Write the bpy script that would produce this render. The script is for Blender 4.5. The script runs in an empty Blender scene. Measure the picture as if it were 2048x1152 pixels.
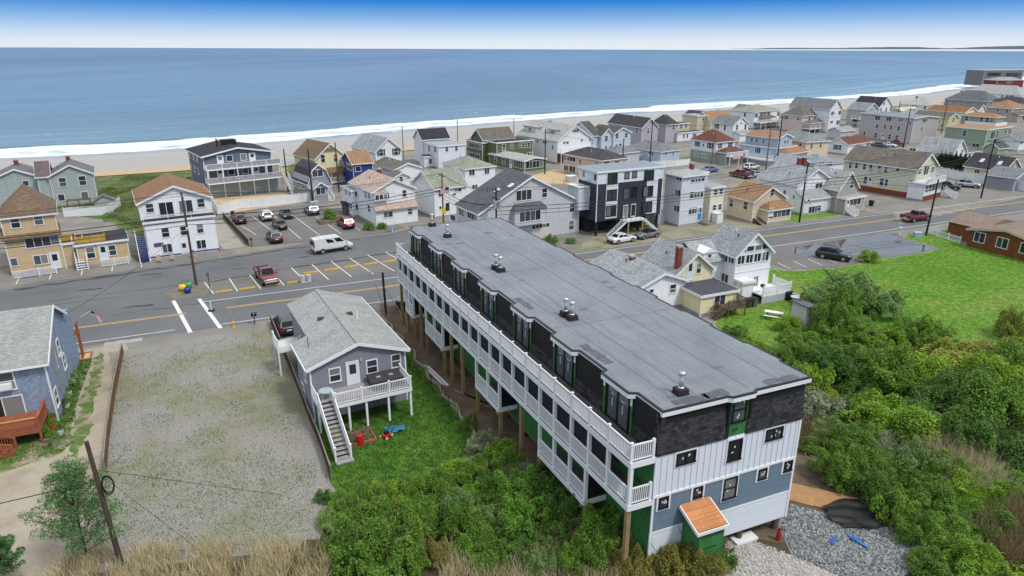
import bpy, math, random
import numpy as np
from mathutils import Vector
S=bpy.context.scene
rnd=random.Random(7)
# ------------------------------------------------------------------ camera
cam_d=bpy.data.cameras.new('camera'); cam=bpy.data.objects.new('camera',cam_d); S.collection.objects.link(cam)
cam.location=(0,0,28.5); cam.rotation_euler=(math.radians(90-19.449),0,0)
cam_d.sensor_width=36; cam_d.lens=1365/2048*36; cam_d.clip_end=90000; cam_d.clip_start=.5
S.camera=cam
# ------------------------------------------------------------------ sky and sun
SUN_EL,SUN_AZ=math.radians(56),math.radians(124)   # azimuth clockwise from +Y
w=bpy.data.worlds.new('World'); S.world=w; w.use_nodes=True
nt=w.node_tree; bg=nt.nodes['Background']
sky=nt.nodes.new('ShaderNodeTexSky'); sky.sky_type='NISHITA'; sky.sun_disc=False
sky.sun_elevation=SUN_EL; sky.sun_rotation=SUN_AZ; sky.dust_density=1.0; sky.ozone_density=1.0
tc=nt.nodes.new('ShaderNodeTexCoord'); sp=nt.nodes.new('ShaderNodeSeparateXYZ'); nt.links.new(tc.outputs['Generated'],sp.inputs[0])
ramp=nt.nodes.new('ShaderNodeValToRGB'); el=ramp.color_ramp.elements
mp=nt.nodes.new('ShaderNodeMath'); mp.operation='POWER'; mp.use_clamp=True; mp.inputs[1].default_value=.5
nt.links.new(sp.outputs[2],mp.inputs[0]); nt.links.new(mp.outputs[0],ramp.inputs[0])
def rpos(deg): return math.sqrt(max(0,math.sin(math.radians(deg))))
EXPO=.72; SKS=.1
# sky as it looks from the horizon up: pale haze line, deep blue above it, bright thin overcast overhead
SKY=[(0,(.80,.86,.92)),(.5,(.74,.82,.92)),(1.2,(.52,.68,.90)),(2.2,(.21,.44,.80)),(3.3,(.012,.22,.68)),(4.3,(.015,.22,.66)),(8,(.27,.46,.76)),(15,(.60,.72,.89)),(28,(.84,.92,1.02)),(60,(1.10,1.12,1.15))]
el[0].position=rpos(SKY[0][0]); el[0].color=(*SKY[0][1],1); el[1].position=rpos(60); el[1].color=(*SKY[-1][1],1)
for d,c in SKY[1:-1]:
    e=el.new(rpos(d)); e.color=(*c,1)
scl=nt.nodes.new('ShaderNodeVectorMath'); scl.operation='SCALE'; scl.inputs['Scale'].default_value=1/(SKS*2**EXPO); nt.links.new(ramp.outputs[0],scl.inputs[0])
mul=nt.nodes.new('ShaderNodeMixRGB'); mul.blend_type='MIX'; mul.inputs[0].default_value=.02
nt.links.new(scl.outputs[0],mul.inputs[1]); nt.links.new(sky.outputs[0],mul.inputs[2]); nt.links.new(mul.outputs[0],bg.inputs[0])
bg.inputs[1].default_value=SKS
sd=bpy.data.lights.new('sun','SUN'); sd.energy=1.5; sd.angle=math.radians(11); sd.color=(1,.96,.9)
so=bpy.data.objects.new('sun',sd); S.collection.objects.link(so)
sv=Vector((math.sin(SUN_AZ)*math.cos(SUN_EL),math.cos(SUN_AZ)*math.cos(SUN_EL),math.sin(SUN_EL)))
so.rotation_euler=sv.to_track_quat('Z','Y').to_euler(); so.location=(40,-40,80)
vs=S.view_settings; vs.view_transform='Standard'; vs.look='None'; vs.gamma=1; vs.use_curve_mapping=False; vs.exposure=EXPO
# ------------------------------------------------------------------ materials
MT={}
def nodes(m): return m.node_tree.nodes, m.node_tree.links
def N(nt,t,**k):
    n=nt.nodes.new('ShaderNode'+t)
    for a,b in k.items():
        if a=='i':
            for kk,vv in b.items(): n.inputs[kk].default_value=vv
        else: setattr(n,a,b)
    return n
def base(name,col,rough=.7,spec=.3,metal=0):
    m=bpy.data.materials.new(name); m.use_nodes=True; p=m.node_tree.nodes['Principled BSDF']
    p.inputs['Base Color'].default_value=(*col,1); p.inputs['Roughness'].default_value=rough
    p.inputs['Specular IOR Level'].default_value=spec; p.inputs['Metallic'].default_value=metal
    return m,m.node_tree,p
def coords(nt,kind,scale=None):
    t=N(nt,'TexCoord'); o=t.outputs[kind]
    if scale is not None:
        mpn=N(nt,'Mapping'); mpn.inputs['Scale'].default_value=scale if hasattr(scale,'__len__') else (scale,)*3
        nt.links.new(o,mpn.inputs[0]); o=mpn.outputs[0]
    return o
def noise(nt,co,scale,detail=4,rough=.55,dist=0):
    n=N(nt,'TexNoise'); n.inputs['Scale'].default_value=scale; n.inputs['Detail'].default_value=detail; n.inputs['Roughness'].default_value=rough; n.inputs['Distortion'].default_value=dist
    nt.links.new(co,n.inputs['Vector']); return n.outputs['Fac']
def cramp(nt,fac,stops,interp='LINEAR'):
    r=N(nt,'ValToRGB'); r.color_ramp.interpolation=interp; e=r.color_ramp.elements
    e[0].position,e[0].color=stops[0][0],(*stops[0][1],1); e[1].position,e[1].color=stops[-1][0],(*stops[-1][1],1)
    for p,c in stops[1:-1]:
        x=e.new(p); x.color=(*c,1)
    nt.links.new(fac,r.inputs[0]); return r.outputs[0]
def mixc(nt,fac,a,b,mode='MIX'):
    m=N(nt,'MixRGB',blend_type=mode)
    for i,v in ((0,fac),(1,a),(2,b)):
        if hasattr(v,'links') or hasattr(v,'is_linked'): nt.links.new(v,m.inputs[i])
        elif isinstance(v,(int,float)): m.inputs[i].default_value=v
        else: m.inputs[i].default_value=(*v,1)
    return m.outputs[0]
def bump(nt,p,h,strength=.5,dist=.02):
    b=N(nt,'Bump'); b.inputs['Strength'].default_value=strength; b.inputs['Distance'].default_value=dist
    nt.links.new(h,b.inputs['Height']); nt.links.new(b.outputs[0],p.inputs['Normal'])
def sc(c,k): return tuple(min(1,x*k) for x in c)
def paint(name,col,rough=.6,var=.12,spec=.3,metal=0,scale=1.5):
    if name in MT: return MT[name]
    m,t,p=base(name,col,rough,spec,metal)
    if var:
        f=noise(t,coords(t,'Object'),scale,5,.6)
        t.links.new(cramp(t,f,[(.3,sc(col,1-var)),(.7,sc(col,1+var*.6))]),p.inputs['Base Color'])
    MT[name]=m; return m
def siding(name,col,period=.13,var=.1):
    k='siding_'+name
    if k in MT: return MT[k]
    m,t,p=base(k,col,.55,.3)
    uv=coords(t,'UV'); s=N(t,'SeparateXYZ'); t.links.new(uv,s.inputs[0])
    d=N(t,'Math',operation='DIVIDE',i={1:period}); t.links.new(s.outputs[1],d.inputs[0])
    fr=N(t,'Math',operation='FRACT'); t.links.new(d.outputs[0],fr.inputs[0])
    inv=N(t,'Math',operation='SUBTRACT',i={0:1.}); t.links.new(fr.outputs[0],inv.inputs[1])
    fl=N(t,'Math',operation='FLOOR'); t.links.new(d.outputs[0],fl.inputs[0])
    wn=N(t,'TexWhiteNoise',noise_dimensions='1D'); t.links.new(fl.outputs[0],wn.inputs['W'])
    f=noise(t,coords(t,'UV',(1.6,.25,1)),1.2,7,.7)
    c=cramp(t,f,[(.25,sc(col,1-var*1.5)),(.55,col),(.75,sc(col,1+var*.5))])
    c=mixc(t,.07,c,wn.outputs[1],'OVERLAY')
    t.links.new(c,p.inputs['Base Color']); bump(t,p,inv.outputs[0],.8,.03); m['uv']=1
    MT[k]=m; return m
def shingle(name,col,bw=.32,rh=.15,var=.28,rough=.85,bstr=.5):
    k='shingle_'+name
    if k in MT: return MT[k]
    m,t,p=base(k,col,rough,.2)
    uv=coords(t,'UV'); b=N(t,'TexBrick'); b.offset=.5
    b.inputs['Scale'].default_value=1; b.inputs['Brick Width'].default_value=bw; b.inputs['Row Height'].default_value=rh
    b.inputs['Mortar Size'].default_value=.012; b.inputs['Bias'].default_value=0
    b.inputs['Color1'].default_value=(*sc(col,1-var),1); b.inputs['Color2'].default_value=(*sc(col,1+var),1); b.inputs['Mortar'].default_value=(*sc(col,.55),1)
    t.links.new(uv,b.inputs['Vector'])
    f=noise(t,coords(t,'UV',(1,.35,1)),.7,6,.65); f2=noise(t,uv,9,4,.7)
    c=mixc(t,1,b.outputs[0],cramp(t,f,[(.25,(.80,.80,.80)),(.75,(1.12,1.1,1.08))]),'MULTIPLY')
    c=mixc(t,1,c,cramp(t,f2,[(.3,(.84,.84,.84)),(.7,(1.14,1.14,1.14))]),'MULTIPLY')
    t.links.new(c,p.inputs['Base Color']); inv=N(t,'Math',operation='SUBTRACT',i={0:1.}); t.links.new(b.outputs[1],inv.inputs[1])
    ad=N(t,'Math',operation='MULTIPLY_ADD',i={1:.4}); t.links.new(f2,ad.inputs[0]); t.links.new(inv.outputs[0],ad.inputs[2])
    bump(t,p,ad.outputs[0],bstr,.015); m['uv']=1
    MT[k]=m; return m
def brick_mat(name='brick_red',col=(.27,.075,.045)):
    if name in MT: return MT[name]
    m=shingle(name,col,.21,.075,.3,.8); MT[name]=m; return m
def glass():
    if 'glass' in MT: return MT['glass']
    m,t,p=base('glass',(.02,.025,.03),.06,.6)
    o=N(t,'ObjectInfo'); c=cramp(t,o.outputs['Random'],[(0,(.012,.016,.02)),(.45,(.035,.045,.055)),(.62,(.16,.17,.17)),(.63,(.02,.026,.03)),(.85,(.05,.06,.07)),(1,(.22,.23,.22))])
    t.links.new(c,p.inputs['Base Color']); MT['glass']=m; return m
def ground_mat(name,stops,scale=.25,fine=6,rough=.9,fstops=((.3,(.8,.8,.8)),(.7,(1.2,1.2,1.2))),bs=.3,dist=.03,detail=8,spec=.2,finesc2=None):
    m,t,p=base(name,stops[0][1],rough,spec)
    co=coords(t,'Object'); f=noise(t,co,scale,detail,.65,.3); f2=noise(t,co,fine,5,.7)
    c=cramp(t,f,stops); c=mixc(t,1,c,cramp(t,f2,list(fstops)),'MULTIPLY')
    if finesc2:
        f3=noise(t,co,finesc2,2,.5); c=mixc(t,1,c,cramp(t,f3,[(.35,(.72,.72,.72)),(.65,(1.25,1.25,1.25))]),'MULTIPLY')
    t.links.new(c,p.inputs['Base Color']); bump(t,p,f2,bs,dist); MT[name]=m; return m
# ------------------------------------------------------------------ mesh builder
class MB:
    def __init__(s,fn=None): s.v=[]; s.f=[]; s.fn=fn
    def add(s,vs,fs):
        n=len(s.v); s.v+=[tuple(s.fn(*p)) if s.fn else tuple(p) for p in vs]; s.f+=[[i+n for i in f] for f in fs]; return s
    def box(s,x0,x1,y0,y1,z0,z1):
        return s.add([(x0,y0,z0),(x1,y0,z0),(x1,y1,z0),(x0,y1,z0),(x0,y0,z1),(x1,y0,z1),(x1,y1,z1),(x0,y1,z1)],
            [[3,2,1,0],[4,5,6,7],[0,1,5,4],[1,2,6,5],[2,3,7,6],[3,0,4,7]])
    def prism(s,poly,a0,a1,ax='y'):
        # poly: ring of 2D points; ax = extrusion axis
        n=len(poly)
        def P(p,a): return (p[0],a,p[1]) if ax=='y' else ((a,p[0],p[1]) if ax=='x' else (p[0],p[1],a))
        vs=[P(p,a0) for p in poly]+[P(p,a1) for p in poly]
        fs=[[i,(i+1)%n,(i+1)%n+n,i+n] for i in range(n)]
        return s.add(vs,fs+[list(range(n))[::-1],list(range(n,2*n))])
    def cyl(s,x,y,z0,z1,r,n=10,r1=None,cap=True):
        r1=r if r1 is None else r1
        vs=[(x+r*math.cos(2*math.pi*i/n),y+r*math.sin(2*math.pi*i/n),z0) for i in range(n)]+[(x+r1*math.cos(2*math.pi*i/n),y+r1*math.sin(2*math.pi*i/n),z1) for i in range(n)]
        fs=[[i,(i+1)%n,(i+1)%n+n,i+n] for i in range(n)]
        if cap: fs+=[list(range(n))[::-1],list(range(n,2*n))]
        return s.add(vs,fs)
    def bar(s,p,q,w,h=None,n=0,w1=None):
        # beam from p to q; square section w x h, or round with n sides
        p=Vector(p); q=Vector(q); d=(q-p)
        if d.length<1e-6: return s
        d.normalize(); up=Vector((0,0,1)) if abs(d.z)<.95 else Vector((1,0,0))
        u=d.cross(up).normalized(); v=u.cross(d).normalized()
        if n:
            w1=w if w1 is None else w1
            ring=[(math.cos(2*math.pi*i/n),math.sin(2*math.pi*i/n)) for i in range(n)]
            vs=[p+u*a*w+v*b*w for a,b in ring]+[q+u*a*w1+v*b*w1 for a,b in ring]
        else:
            h=w if h is None else h; n=4; ring=[(-w/2,-h/2),(w/2,-h/2),(w/2,h/2),(-w/2,h/2)]
            vs=[p+u*a+v*b for a,b in ring]+[q+u*a+v*b for a,b in ring]
        fs=[[i,(i+1)%n,(i+1)%n+n,i+n] for i in range(n)]+[list(range(n))[::-1],list(range(n,2*n))]
        return s.add([tuple(x) for x in vs],fs)
    def sphere(s,x,y,z,r,n=12,m=8,sz=1):
        vs=[(x,y,z-r*sz)]; 
        for j in range(1,m):
            a=-math.pi/2+math.pi*j/m
            vs+=[(x+r*math.cos(a)*math.cos(2*math.pi*i/n),y+r*math.cos(a)*math.sin(2*math.pi*i/n),z+r*sz*math.sin(a)) for i in range(n)]
        vs.append((x,y,z+r*sz)); fs=[[0,1+(i+1)%n,1+i] for i in range(n)]
        for j in range(m-2):
            fs+=[[1+j*n+i,1+j*n+(i+1)%n,1+(j+1)*n+(i+1)%n,1+(j+1)*n+i] for i in range(n)]
        t=len(vs)-1; fs+=[[t,1+(m-2)*n+i,1+(m-2)*n+(i+1)%n] for i in range(n)]
        return s.add(vs,fs)
    def mesh(s,name,mat,smooth=False):
        me=bpy.data.meshes.new(name); me.from_pydata(s.v,[],s.f); me.validate()
        if mat is not None: me.materials.append(mat)
        if mat is not None and mat.get('uv'): auto_uv(me)
        if smooth: me.polygons.foreach_set('use_smooth',[True]*len(me.polygons))
        return me
    def build(s,name,mat,parent=None,smooth=False,loc=None):
        return link(name,s.mesh(name,mat,smooth),parent,loc)
def auto_uv(me):
    uv=me.uv_layers.new(name='UVMap').data
    vs=me.vertices
    for pl in me.polygons:
        n=pl.normal
        if abs(n.z)>.97: u=Vector((1,0,0)); v=Vector((0,1,0))
        else:
            u=Vector((-n.y,n.x,0)).normalized(); v=n.cross(u)
            if v.z<0: v=-v
        for li in pl.loop_indices:
            co=vs[me.loops[li].vertex_index].co; uv[li].uv=(co.dot(u),co.dot(v))
def link(name,data,parent=None,loc=None,rz=None):
    o=bpy.data.objects.new(name,data); S.collection.objects.link(o)
    if parent is not None: o.parent=parent
    if loc is not None: o.location=loc
    if rz is not None: o.rotation_euler=(0,0,rz)
    return o
def tag(o,label=None,cat=None,group=None,kind=None):
    if label: o['label']=label
    if cat: o['category']=cat
    if group: o['group']=group
    if kind: o['kind']=kind
    return o
def thing(name,label,cat,x,y,z=0,rot=0,group=None):
    o=link(name,None,None,(x,y,z),math.radians(rot)); o.empty_display_size=.3
    return tag(o,label,cat,group)
def copy_tree(o,parent=None):
    c=o.copy(); S.collection.objects.link(c)
    if parent: c.parent=parent
    for ch in o.children: copy_tree(ch,c)
    return c
A0=math.radians(23.41)
def RW(s,t): return (s*math.cos(A0)-t*math.sin(A0), s*math.sin(A0)+t*math.cos(A0))   # road frame -> world
def WR(x,y): return (x*math.cos(A0)+y*math.sin(A0), -x*math.sin(A0)+y*math.cos(A0))
def sheet(name,poly,z,mat,kind='structure',label=None,sub=1):
    me=bpy.data.meshes.new(name); me.from_pydata([(p[0],p[1],z) for p in poly],[],[list(range(len(poly)))])
    import bmesh
    bm=bmesh.new(); bm.from_mesh(me)
    for f in bm.faces:
        f.normal_update()
        if f.normal.z<0: f.normal_flip()
    bmesh.ops.triangulate(bm,faces=bm.faces[:]); bm.to_mesh(me); bm.free()
    me.materials.append(mat); o=link(name,me); o['kind']=kind
    if label: o['label']=label
    return o
def jag(poly,step=1.2,amp=.25,seed=1):
    r=random.Random(seed); out=[]
    n=len(poly)
    for i in range(n):
        a=poly[i]; b=poly[(i+1)%n]; L=math.hypot(b[0]-a[0],b[1]-a[1]); k=max(1,int(L/step))
        for j in range(k):
            f=j/k; e=amp if j else amp*.3
            out.append((a[0]+(b[0]-a[0])*f+r.uniform(-e,e),a[1]+(b[1]-a[1])*f+r.uniform(-e,e)))
    return out
white=paint('white_paint',(.74,.75,.77),.45,.05)
WALL=dict(white=(.74,.76,.78),white2=(.74,.75,.76),tan=(.52,.39,.23),grey=(.33,.38,.37),bluegrey=(.12,.145,.20),greyblue=(.26,.275,.33),cream=(.72,.66,.40),cream2=(.70,.68,.55),cream3=(.58,.58,.44),
 blue=(.015,.05,.22),wrap=(.66,.69,.76),green=(.115,.14,.062),lightgrey=(.50,.52,.54),peach=(.60,.45,.36),paleblue=(.53,.59,.68),mauve=(.42,.395,.43),tan2=(.60,.52,.36),lightblue=(.43,.53,.64),slate=(.03,.034,.05),
 bluewhite=(.58,.63,.69),tan3=(.65,.54,.38),taupe=(.38,.34,.30),sage=(.27,.32,.28),sage2=(.27,.34,.24),pink2=(.64,.50,.46),skyblue=(.38,.51,.62),greygreen=(.42,.46,.45),tangrey=(.45,.42,.41),yellow=(.60,.54,.29),tower=(.17,.165,.165),darkred=(.18,.03,.03))
ROOF=dict(grey=(.30,.325,.345),grey2=(.38,.39,.385),grey3=(.19,.205,.22),darkgrey=(.17,.16,.175),charcoal=(.065,.066,.075),charcoal2=(.11,.115,.135),brown=(.19,.135,.09),orange=(.315,.19,.11),orange2=(.26,.15,.085),dark=(.042,.04,.05),redroof=(.15,.068,.052),mauve=(.15,.11,.12),
 pink=(.45,.345,.295),greybrown=(.155,.14,.125),olive=(.27,.285,.235),greengrey=(.085,.095,.085),bluegreyroof=(.235,.27,.315),rust=(.23,.12,.06),rust2=(.30,.185,.115),slateroof=(.135,.145,.165),greygreenroof=(.21,.245,.255),paleroof=(.58,.55,.40),darkflat=(.07,.075,.095),white=(.7,.7,.7))
def wallmat(k): return siding(k,WALL[k],.2 if k in('wrap',) else .13)
def roofmat(k,flat=False):
    if flat: return paint('membrane_'+k,ROOF[k],.8,.18,.2)
    return shingle(k,ROOF[k])
HOUSES=[
('tan_house','tan clapboard house with brown hip roof and red chimney at left edge',-65.71,85.23,33,[(0.0,0.0,6.08,5.5,0.0,4.97,'flat',0.0,'tan','brown',0.3),(0.15,0.23,5.94,9.0,0.0,7.9,'hip',3.11,'tan','brown',0.3),(5.75,0.45,1.81,5.0,0.0,3.39,'flat',0.0,'tan','redroof',0.3)],[(0,'F',4.04,4.19,3.67,1.34,'n4'),(0,'F',3.43,1.76,1.5,1.19,'n2'),(0,'F',5.0,1.41,0.97,2.06,'D'),(0,'F',0.51,1.9,0.72,1.0,'f'),(1,'F',1.49,7.04,0.92,1.39,'d'),(1,'F',4.03,7.08,0.95,1.32,'d')],[(0.74,40.88,3.77,6.54,1.1,'red')]),
('grey_gabled_house','grey shingled house with two gabled wings and two brick chimneys by the beach',-86.57,127.16,30,[(0.0,0.0,7.12,8.0,0.0,5.8,'gy',1.82,'grey','darkgrey',0.3),(-8.74,2.06,6.9,8.0,0.0,5.8,'gy',1.48,'grey','darkgrey',0.3),(-1.89,0.33,1.89,8.0,0.0,5.8,'gx',2.2,'grey','mauve',0.3)],[(0,'F',2.0,4.43,1.09,1.64,'d'),(0,'F',5.21,4.44,1.1,1.66,'d'),(0,'F',1.25,1.57,0.99,1.19,'f'),(0,'F',5.09,1.66,1.1,1.2,'f'),(1,'F',4.82,4.46,0.87,0.93,'f')],[(3.3,6.5,4.6,8.5,0.7,'red'),(-5.2,7.2,4.6,8.3,0.7,'red')]),
('small_tan_cottage','small tan cottage with flat dark roof and yellow roof deck panels',-58.9,88.74,32,[(0.0,0.0,6.13,6.0,0.0,3.21,'flat',0.0,'tan','dark',0.3)],[(0,'F',1.55,1.99,0.87,1.48,'d'),(0,'F',3.05,1.85,0.88,1.93,'D'),(0,'F',4.15,1.95,0.82,1.41,'d')],[]),
('white_apartment_house','white three level apartment house with brown gable roof and blue side stairs',-50.92,92.06,30,[(0.0,0.0,9.01,12.0,0.0,5.52,'flat',0.0,'white','dark',0.3),(-0.28,2.01,9.4,11.0,5.5,8.0,'gy',2.02,'white','orange2',0.3)],[(0,'F',2.42,3.85,0.86,1.34,'d'),(0,'F',4.77,3.82,0.81,1.27,'d'),(0,'F',6.93,3.87,0.82,1.32,'d'),(0,'F',2.32,1.57,1.19,1.18,'n2'),(0,'F',4.49,1.35,0.81,1.56,'D'),(0,'F',6.77,1.53,1.16,1.21,'n2'),(1,'F',1.36,7.13,0.94,1.24,'d'),(1,'F',3.42,6.81,1.75,1.79,'P'),(1,'F',5.99,6.85,1.72,1.72,'P'),(1,'F',8.02,7.12,0.92,1.19,'d')],[]),
('blue_grey_apartment_house','blue grey beach apartment house with white balconies and black rooftop box',-60.44,134.28,36.1,[(0.0,0.0,13.19,12.89,0.3,8.4,'gy',1.24,'bluegrey','dark',0.5)],[(0,'F',3.17,7.4,1.1,1.55,'D'),(0,'F',4.94,7.55,1.1,1.08,'f'),(0,'F',7.67,7.55,1.1,1.21,'f'),(0,'F',9.4,7.4,1.08,1.46,'D'),(0,'F',2.81,4.77,1.1,1.44,'D'),(0,'F',4.93,4.8,1.1,0.97,'f'),(0,'F',7.68,4.77,1.1,0.98,'f'),(0,'F',9.85,4.55,1.1,1.48,'D'),(0,'F',1.71,1.83,1.1,0.97,'f'),(0,'F',7.15,1.57,1.1,1.74,'D'),(0,'F',9.87,1.64,1.1,1.0,'f'),(0,'L',-11.71,7.24,1.1,1.24,'d'),(0,'L',-8.42,7.26,1.1,1.22,'d'),(0,'L',-5.24,7.28,1.1,1.2,'d'),(0,'L',-12.19,4.6,1.1,1.13,'d'),(0,'L',-8.82,4.7,1.1,1.11,'d'),(0,'L',-5.66,4.68,1.1,1.09,'d')],[]),
('gambrel_cottage','grey gambrel roofed cottage with small gabled entry porch',-39.88,132.4,37.5,[(0.0,0.0,4.75,7.88,0.0,3.6,'gam',3.33,'greyblue','charcoal',0.3),(-0.06,-3.04,2.79,2.2,0.0,3.0,'gy',1.0,'greyblue','grey',0.3)],[(0,'F',2.19,5.15,2.1,1.3,'n2'),(1,'F',1.33,2.25,1.83,1.3,'n2'),(0,'L',-7.18,2.5,1.1,1.05,'d'),(0,'L',-4.57,2.43,1.1,1.03,'d'),(0,'L',-2.6,2.55,1.1,1.02,'d')],[]),
('yellow_beach_house','pale yellow house with brown clipped gable roof and covered porch',-42.53,148.16,42,[(0.0,0.0,7.38,10.17,0.0,5.8,'jerk',2.92,'cream','brown',0.3)],[(0,'F',1.85,5.61,0.86,1.57,'d'),(0,'F',4.91,5.48,0.88,1.59,'d')],[]),
('low_yellow_shed_house','low yellow building with flat grey roof beside the gambrel cottage',-52.74,156.48,35,[(0.0,0.0,4.72,8.0,0.0,3.0,'flat',0.0,'cream','grey',0.3)],[],[]),
('blue_cottage','bright blue cottage with brown gable roof and white framed windows',-33.51,144.11,27.6,[(0.0,0.0,4.23,8.76,0.0,5.4,'gx',1.9,'blue','orange',0.3)],[(0,'F',1.08,4.16,1.1,1.03,'f'),(0,'L',-3.26,4.28,4.16,1.1,'n2'),(0,'L',-7.89,4.14,1.1,0.98,'d')],[]),
('white_gabled_beach_house','white house with light grey gable roof and dark shuttered windows',-31.57,159.13,38.3,[(0.0,0.0,6.76,12.07,0.0,5.8,'gy',2.79,'white','grey',0.3)],[(0,'F',1.48,5.39,1.1,1.54,'ds'),(0,'F',5.38,5.24,1.1,1.56,'ds'),(0,'L',-3.16,4.96,1.1,1.16,'d')],[]),
('pink_roofed_house','white house with faded pink shingle roof and bay window',-23.23,112.35,32.3,[(0.0,0.0,7.64,10.71,0.0,5.84,'gy',1.77,'white','pink',0.3),(-0.96,7.67,2.0,5.11,0.0,4.74,'flat',0.0,'white','grey',0.3)],[(0,'F',1.81,4.82,2.17,1.03,'n3'),(0,'F',5.72,4.91,0.72,1.05,'d'),(0,'F',2.73,2.13,1.76,0.95,'n2'),(0,'F',6.59,2.14,0.73,1.03,'d'),(0,'L',-3.16,4.82,0.95,1.05,'d'),(0,'L',-1.57,4.84,0.93,1.03,'d'),(0,'L',-2.0,2.56,1.1,1.21,'d'),(1,'F',1.12,4.15,1.0,0.97,'f'),(1,'F',1.12,1.85,1.07,0.92,'n2'),(1,'L',-2.84,4.09,1.1,1.03,'d'),(1,'L',-0.7,4.25,1.1,1.02,'d'),(1,'L',-1.78,1.85,1.1,0.93,'d'),(1,'L',-0.7,1.9,1.1,0.92,'d')],[(5.39,11.54,5.26,7.35,0.68,'red')]),
('low_brown_roofed_house','low pale house with long weathered brown roof behind the pink roofed house',-25.92,149.53,35,[(0.0,0.0,6.72,11.0,0.0,3.2,'gy',1.16,'white','greybrown',0.3),(-3.35,-7.21,3.59,3.0,0.0,3.0,'gy',0.84,'white','greybrown',0.3)],[(1,'F',1.56,2.38,0.7,0.97,'d')],[]),
('house_wrapped_in_sheeting','house under construction wrapped in white sheeting with dark gable roof',-18.02,168.8,30.0,[(0.0,0.0,7.27,13.93,0.0,5.6,'flat',0.0,'wrap','grey',0.3),(-0.4,9.0,7.5,5.5,0.0,6.4,'gx',2.2,'wrap','dark',0.3),(-2.49,3.14,3.29,3.0,0.0,2.8,'flat',0.0,'wrap','dark',0.3)],[(0,'F',2.26,4.73,0.72,1.04,'d'),(0,'F',4.86,4.76,0.74,1.05,'d'),(0,'L',-5.7,4.41,1.1,1.38,'d'),(0,'L',-1.92,4.57,1.1,1.36,'d'),(2,'F',1.59,1.62,0.82,1.06,'d')],[]),
('olive_roofed_white_house','white house with two faded olive green hip roofs',-9.12,132.9,34,[(0.0,0.0,6.88,9.0,0.0,6.2,'hip',1.51,'white','olive',0.3),(-12.32,-10.4,6.45,8.0,0.0,5.42,'gx',2.5,'white','olive',0.3)],[(0,'F',1.5,5.29,1.25,1.15,'n2'),(0,'F',4.97,5.25,1.14,1.09,'n2'),(0,'F',2.13,2.43,1.18,0.85,'n2'),(1,'F',1.15,4.43,0.72,1.18,'d'),(1,'F',4.7,4.57,1.36,0.54,'n2'),(1,'F',1.29,1.81,0.85,0.48,'n2'),(1,'F',3.94,3.9,0.74,0.26,'f')],[]),
('green_shingled_house','green shingled two storey house with grey gable roof and porch windows',-3.8,173.57,33,[(0.0,0.0,11.0,8.0,0.0,5.8,'flat',0.0,'green','dark',0.3),(-1.0,5.0,9.5,6.0,0.0,6.2,'gx',2.4,'green','greybrown',0.3),(-1.53,4.64,2.52,8.21,0.0,5.4,'flat',0.0,'green','dark',0.3)],[(0,'F',2.1,4.52,0.91,1.53,'d'),(0,'F',4.45,4.65,0.67,1.08,'d'),(0,'F',6.92,4.69,0.53,1.18,'d'),(0,'F',8.05,4.61,0.95,1.18,'d'),(0,'F',9.76,4.61,0.96,1.19,'d'),(0,'F',10.06,2.26,1.54,0.79,'n2'),(2,'L',-4.2,4.28,7.72,1.2,'n6'),(2,'L',-4.5,1.75,6.43,1.12,'n5')],[]),
('low_green_cottage','low green shingled cottage with pale grey roof and rows of white windows',2.93,163.21,36.2,[(0.0,0.0,6.36,14.68,0.0,3.0,'gy',0.58,'green','grey2',0.3)],[(0,'F',3.04,1.84,5.23,1.61,'n5'),(0,'L',-2.42,1.82,3.45,1.61,'n4'),(0,'L',-5.42,1.57,1.01,1.93,'D'),(0,'L',-8.4,1.85,1.1,1.36,'d'),(0,'L',-11.94,1.71,1.1,1.23,'d')],[]),
('big_grey_garage_house','large light grey house with dark shingle roof, skylights and garage door',-4.91,98.14,30.3,[(0.0,0.0,18.13,7.41,0.0,5.5,'gy',4.66,'lightgrey','charcoal2',0.3)],[(0,'F',7.78,7.37,2.7,1.5,'n3'),(0,'F',11.48,7.35,0.9,1.43,'d'),(0,'F',8.13,4.35,3.5,1.62,'n4'),(0,'F',11.48,4.47,0.9,1.36,'d'),(0,'F',16.72,4.41,0.9,1.39,'d'),(0,'F',16.71,1.57,0.91,1.51,'d'),(0,'F',10.92,0.79,3.18,1.68,'G'),(0,'F',10.89,2.17,3.17,0.59,'n5'),(0,'L',-5.7,4.54,1.71,1.16,'n2'),(0,'L',-2.19,4.68,2.83,1.13,'n4')],[]),
('white_dormer_inn','large white beach inn with broad grey roof, two dormers and white gable',11.65,176.95,35.8,[(0.0,0.0,11.54,17.48,0.0,6.0,'gy',3.43,'white','grey2',0.3)],[(0,'F',5.99,8.0,2.01,0.7,'n3'),(0,'F',2.23,5.26,0.59,0.45,'f'),(0,'F',3.28,5.18,0.79,0.6,'f'),(0,'F',8.23,5.39,0.61,0.46,'f'),(0,'F',11.04,5.31,0.49,0.66,'f'),(0,'L',-8.31,4.89,0.76,0.61,'f'),(0,'L',-5.19,4.96,1.64,0.6,'n2'),(0,'L',-1.92,4.06,0.72,0.99,'d')],[(20.63,24.56,6.0,8.34,0.78,'red')]),
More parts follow.
